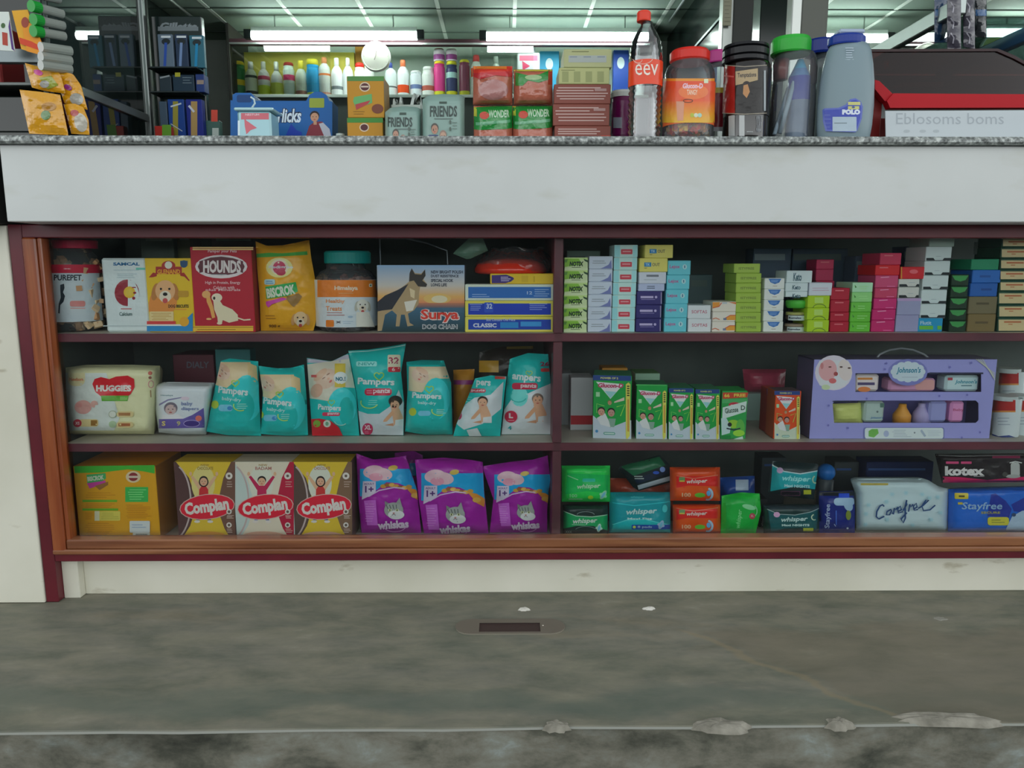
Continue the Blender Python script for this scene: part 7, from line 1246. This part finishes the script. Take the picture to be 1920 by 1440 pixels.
for lb, x0, x1, y, Y in (('long lit fluorescent tube above the back shelf, left of the clock', 472, 782, 67, 3.46), ('long lit fluorescent tube above the back shelf, right of the clock', 912, 1215, 69, 3.46), ('lit tube standing in for a tube reflection between the two pillars at the right', 1405, 1662, 72, 3.46), ('lit fluorescent tube at the far right edge of the view', 1842, 2160, 62, 3.46)):  # the tube between the pillars is added in place of a glass reflection
    a, b = W(x0, y, Y), W(x1, y, Y); b.z = a.z; t = thing('fluorescent_tube', lb, 'light', a, 'fluorescent tubes')
    part(MB().tube([a, b], .024, 'ffffff', 12), 'tube', EMI, t); [part(MB().tube([(q_, Y, a.z + .05), (q_, Y, CZ - .001)], .004, '9aa29c', 6), 'hanger', METAL, t) for q_ in (a.x + .15, b.x - .15)] 
    for e, sgn in ((a, -1), (b, 1)): part(MB().bevbox(min(e.x, e.x + sgn * .045), max(e.x, e.x + sgn * .045), Y - .02, Y + .02, e.z - .02, e.z + .035, '2c3434', .002), 'end_cap', PLAST, t)
    part(MB().bevbox(a.x, b.x, Y - .018, Y + .018, a.z + .024, a.z + .05, 'c8d4cc', .002), 'batten', PLAST, t)
# clocks
def clock(lb, cx, cy, r, Y, colr):
    c = W(cx, cy, Y); R0 = abs(W(cx + r, cy, Y).x - c.x); t = thing('clock', lb, 'clock', c)
    mb = MB(); n = 36
    for rr3, yy in ((R0, Y + .02), (R0, Y - .008), (R0 * .93, Y - .014), (R0 * .90, Y - .010)):
        for i in range(n): q = 6.2832 * i / n; mb.v.append((c.x + rr3 * math.cos(q), yy, c.z + rr3 * math.sin(q)))
    for j in range(3):
        for i in range(n): mb.f.append((j * n + i, j * n + (i + 1) % n, (j + 1) * n + (i + 1) % n, (j + 1) * n + i)); mb.c.append(lin('e4e6dc'))
    part(mb, 'rim', PLAST, t, True)
    mb = MB(); mb.add([(c.x + R0 * .91 * math.cos(6.2832 * i / n), Y - .009, c.z + R0 * .91 * math.sin(6.2832 * i / n)) for i in range(n)], [tuple(range(n))], colr)
    for k in range(12): mb.add([(c.x + R0 * f * math.cos(q_), Y - .0093, c.z + R0 * f * math.sin(q_)) for f, q_ in ((.80, k * .5236 - .02), (.86, k * .5236 - .02), (.86, k * .5236 + .02), (.80, k * .5236 + .02))], [(0, 1, 2, 3)], 'c0c0b4')
    part(mb, 'dial', PLAST, t)
    part(MB().tube([(c.x, Y - .012, c.z), (c.x + R0 * .05, Y - .012, c.z + R0 * .35)], .003, 'a8a098', 6), 'hand', PLAST, t); part(MB().tube([(c.x, Y - .014, c.z), (c.x - R0 * .1, Y - .014, c.z - R0 * .25)], .003, 'a8a098', 6), 'hand', PLAST, t)
clock('round white wall clock glaring in the light above the back shelf', 705, 106, 27, 3.50, 'f0f0e4')
clock('pale yellow green round clock at the far right behind the red rack', 1862, 92, 24, 3.90, 'a8b070')
# yellow and brown cartons at the rear of the shelf
for lb, x0, y0, x1, y1, Y, c_ in (('wide yellow carton at the rear left of the back shelf', 446, 98, 665, 177, 3.86, 'd4c858'), ('orange brown carton behind the bottles left of the clock', 667, 86, 690, 177, 3.87, 'a8782c'), ('blue carton with white cloud shape near the right of the back shelf', 1012, 96, 1048, 177, 3.80, '2c8cb0'), ('teal blue carton under the right tube on the back shelf', 1050, 112, 1110, 177, 3.84, '4c98a8'),
    ('deep blue carton with white figure just left of the water bottle', 1150, 94, 1178, 177, 3.80, '2448a0'), ('dark blue carton at the right end of the back shelf', 1188, 112, 1214, 177, 3.78, '1c2c7c')):
    carton('carton', lb, 'box', x0, y0, x1, y1, Y, .05, c_, [E((x0 + x1) / 2, y0 + 24, 7, 11, 'c0d0d4')] if ('white' in lb) else (), zb=zs + .0005)
GAIN = 1.8
def bottle(lb, cx, y0, rpx, capc, body, bands, capr=.45, sh=.28, Y=3.74, grp='bottles on the back shelf', zb=None, y1=177, nm='bottle'):
    z0 = zs + .0005 if zb is None else zb; zt = W(cx, y0, Y).z; x = W(cx, 150, Y).x; r = abs(W(cx + rpx, 150, Y).x - x); H = zt - z0
    t = thing(nm, lb, 'bottle', (x, Y, z0), grp); prof = [(r * .92, z0, body), (r, z0 + .01, body)]
    for f0, f1, c_ in bands: prof += [(r, z0 + H * f0, c_), (r * 1.001, z0 + H * f1, body)]
    prof += [(r, z0 + H * (1 - sh) - .002, body), (r * .85, z0 + H * (1 - sh * .75), body), (r * capr * 1.05, z0 + H * (1 - sh * .5), body)]
    part(MB().lathe(prof, x, Y, 20), 'body', PLAST, t); part(MB().lathe([(r * capr, z0 + H * (1 - sh * .48), capc), (r * capr, z0 + H * .97, capc), (r * capr * .85, zt, capc)], x, Y, 16), 'cap', PLAST, t, True); return zt
BL = [('green and yellow bottle with wide yellow cap, left end of the back shelf', 448, 116, 12, 'c8b428', '2c6c3c', [(.35, .5, 'c8b41c')], .9, .2), ('white slim bottle with black diagonal print, second from the left end', 471, 116, 11, 'd8dcd4', 'ccd8c4', [(.1, .2, '3c4440'), (.55, .62, '3c4440')], .45, .4),
      ('white bottle with magenta and lime bands, left of the spray bottle', 495, 116, 11, 'd8dcd4', 'd8dcd8', [(.1, .35, 'a8b838'), (.5, .6, 'a83c5c')], .4, .4), ('white spray bottle with lime band', 519, 116, 11, 'd8dcd4', 'd8dcd8', [(.1, .42, 'a8b04c')], .4, .5), ('white bottle with deep red cap and crimson patch', 542, 118, 10.5, '8c2c28', 'b8c8c0', [(.5, .65, 'b02c5c')], .85, .2),
      ('pale bottle with yellow neck and brown foot', 565, 114, 11, 'c8b840', 'ccd4c4', [(.05, .2, '8c5c50')], .5, .45), ('fat yellow topped bottle with blue label', 587, 112, 12, 'd4c83c', '2c88b8', [(.05, .15, 'b8c03c')], .9, .3), ('white bottle with orange cap and orange swoosh', 609, 108, 11, 'd88c5c', 'd8dcd8', [(.1, .15, 'c88c7c'), (.55, .6, 'd0743c')], .45, .3),
      ('tall white bottle with small dark animals printed', 632, 109, 11, 'e0e4e0', 'd8dcdc', [(.22, .3, '5c6468')], .4, .4), ('tall plain white bottle left of the yellow biscuit boxes', 653, 109, 10, 'e0e4e0', 'd8dcdc', [], .4, .4), ('white bottle with wide red cap', 675, 119, 10, 'c42c24', 'd0d0cc', [(.3, .45, '9c7c78')], .8, .25), ('white bottle with pale lid under the clock', 692, 124, 10, 'd8d8d0', 'd0d0cc', [(.5, .56, 'b04c4c')], .8, .2),
      ('white bottle with small navy cap right of the clock', 733, 118, 11, '34407c', 'c8d0d0', [(.3, .34, '4c5454')], .3, .3), ('white bottle with orange cap and orange square label', 756, 113, 11, 'c86c48', 'c8cccc', [(.15, .35, 'd0481c')], .45, .35), ('short white bottle with blue ring mark', 780, 134, 11, 'c8cccc', 'c4ccd0', [(.35, .5, '5c6c94')], .9, .15),
      ('white bottle with small red dog picture', 803, 126, 12, 'c8ccc8', 'c0c4c0', [(.25, .4, '9c5044')], .8, .25), ('pink and white can with lime foot, left column', 824, 116, 10.5, 'c8b42c', 'c03c7c', [(.05, .2, 'b4b42c')], .9, .15), ('navy and white can with lime foot, middle column', 847, 116, 10.5, 'b4b430', '343c5c', [(.05, .2, 'b4b42c'), (.55, .7, '9cc4c0')], .9, .2), ('maroon can with lime foot, right column', 871, 113, 10, 'a8a82c', '6c3c4c', [(.05, .2, '9c9c2c')], .9, .15),
      ('white bottle with red cap peeping out above the orange packets', 893, 104, 10, 'b83c3c', 'b8c0b8', [(.5, .7, 'c85c34')], .6, .3), ('grey white bottle peeping between the orange packets', 930, 106, 9, '8c9890', 'a8b4ac', [], .5, .35), ('dim red white bottle left of the purple cap', 1200, 120, 9, '8c3030', 'a8b0ac', [], .5, .3)]
for lb, cx, y0, r_, cc, bc, bands, cr, sh in BL:
    zt = bottle(lb, cx, y0, r_, cc, bc, bands, cr, sh)
    if cx in (824, 847): bottle('white and purple can stacked on the ' + ('pink' if cx == 824 else 'navy') + ' and white can', cx, 92, 10.5, '6c4434' if cx == 824 else 'c8c8c4', 'c0bcc0', [(.1, .5, '7c3c74')], .85, .2, zb=zt + .0005)
t = thing('milk_tub', 'white pot with red cone print standing on the back shelf behind the pale green boxes', 'tub', (W(991, 120, 3.7).x, 3.7, zs + .0005)); a, b = W(970, 120, 3.68), W(1012, 120, 3.68)
mb = MB().bevbox(a.x, b.x, 3.68, 3.80, zs + .0005, W(990, 98, 3.68).z, 'd8dce0', .008); mb.art([R(974, 104, 1008, 114, 'c05070'), G([(979, 114), (994, 124), (980, 132)], 'c03c60')], 3.68); part(mb, 'body', PLAST, t)
part(MB().bevbox(a.x + .02, b.x - .03, 3.70, 3.78, W(990, 98, 3.68).z + .0005, W(990, 82, 3.68).z, 'd8dce0', .01), 'lid', PLAST, t)
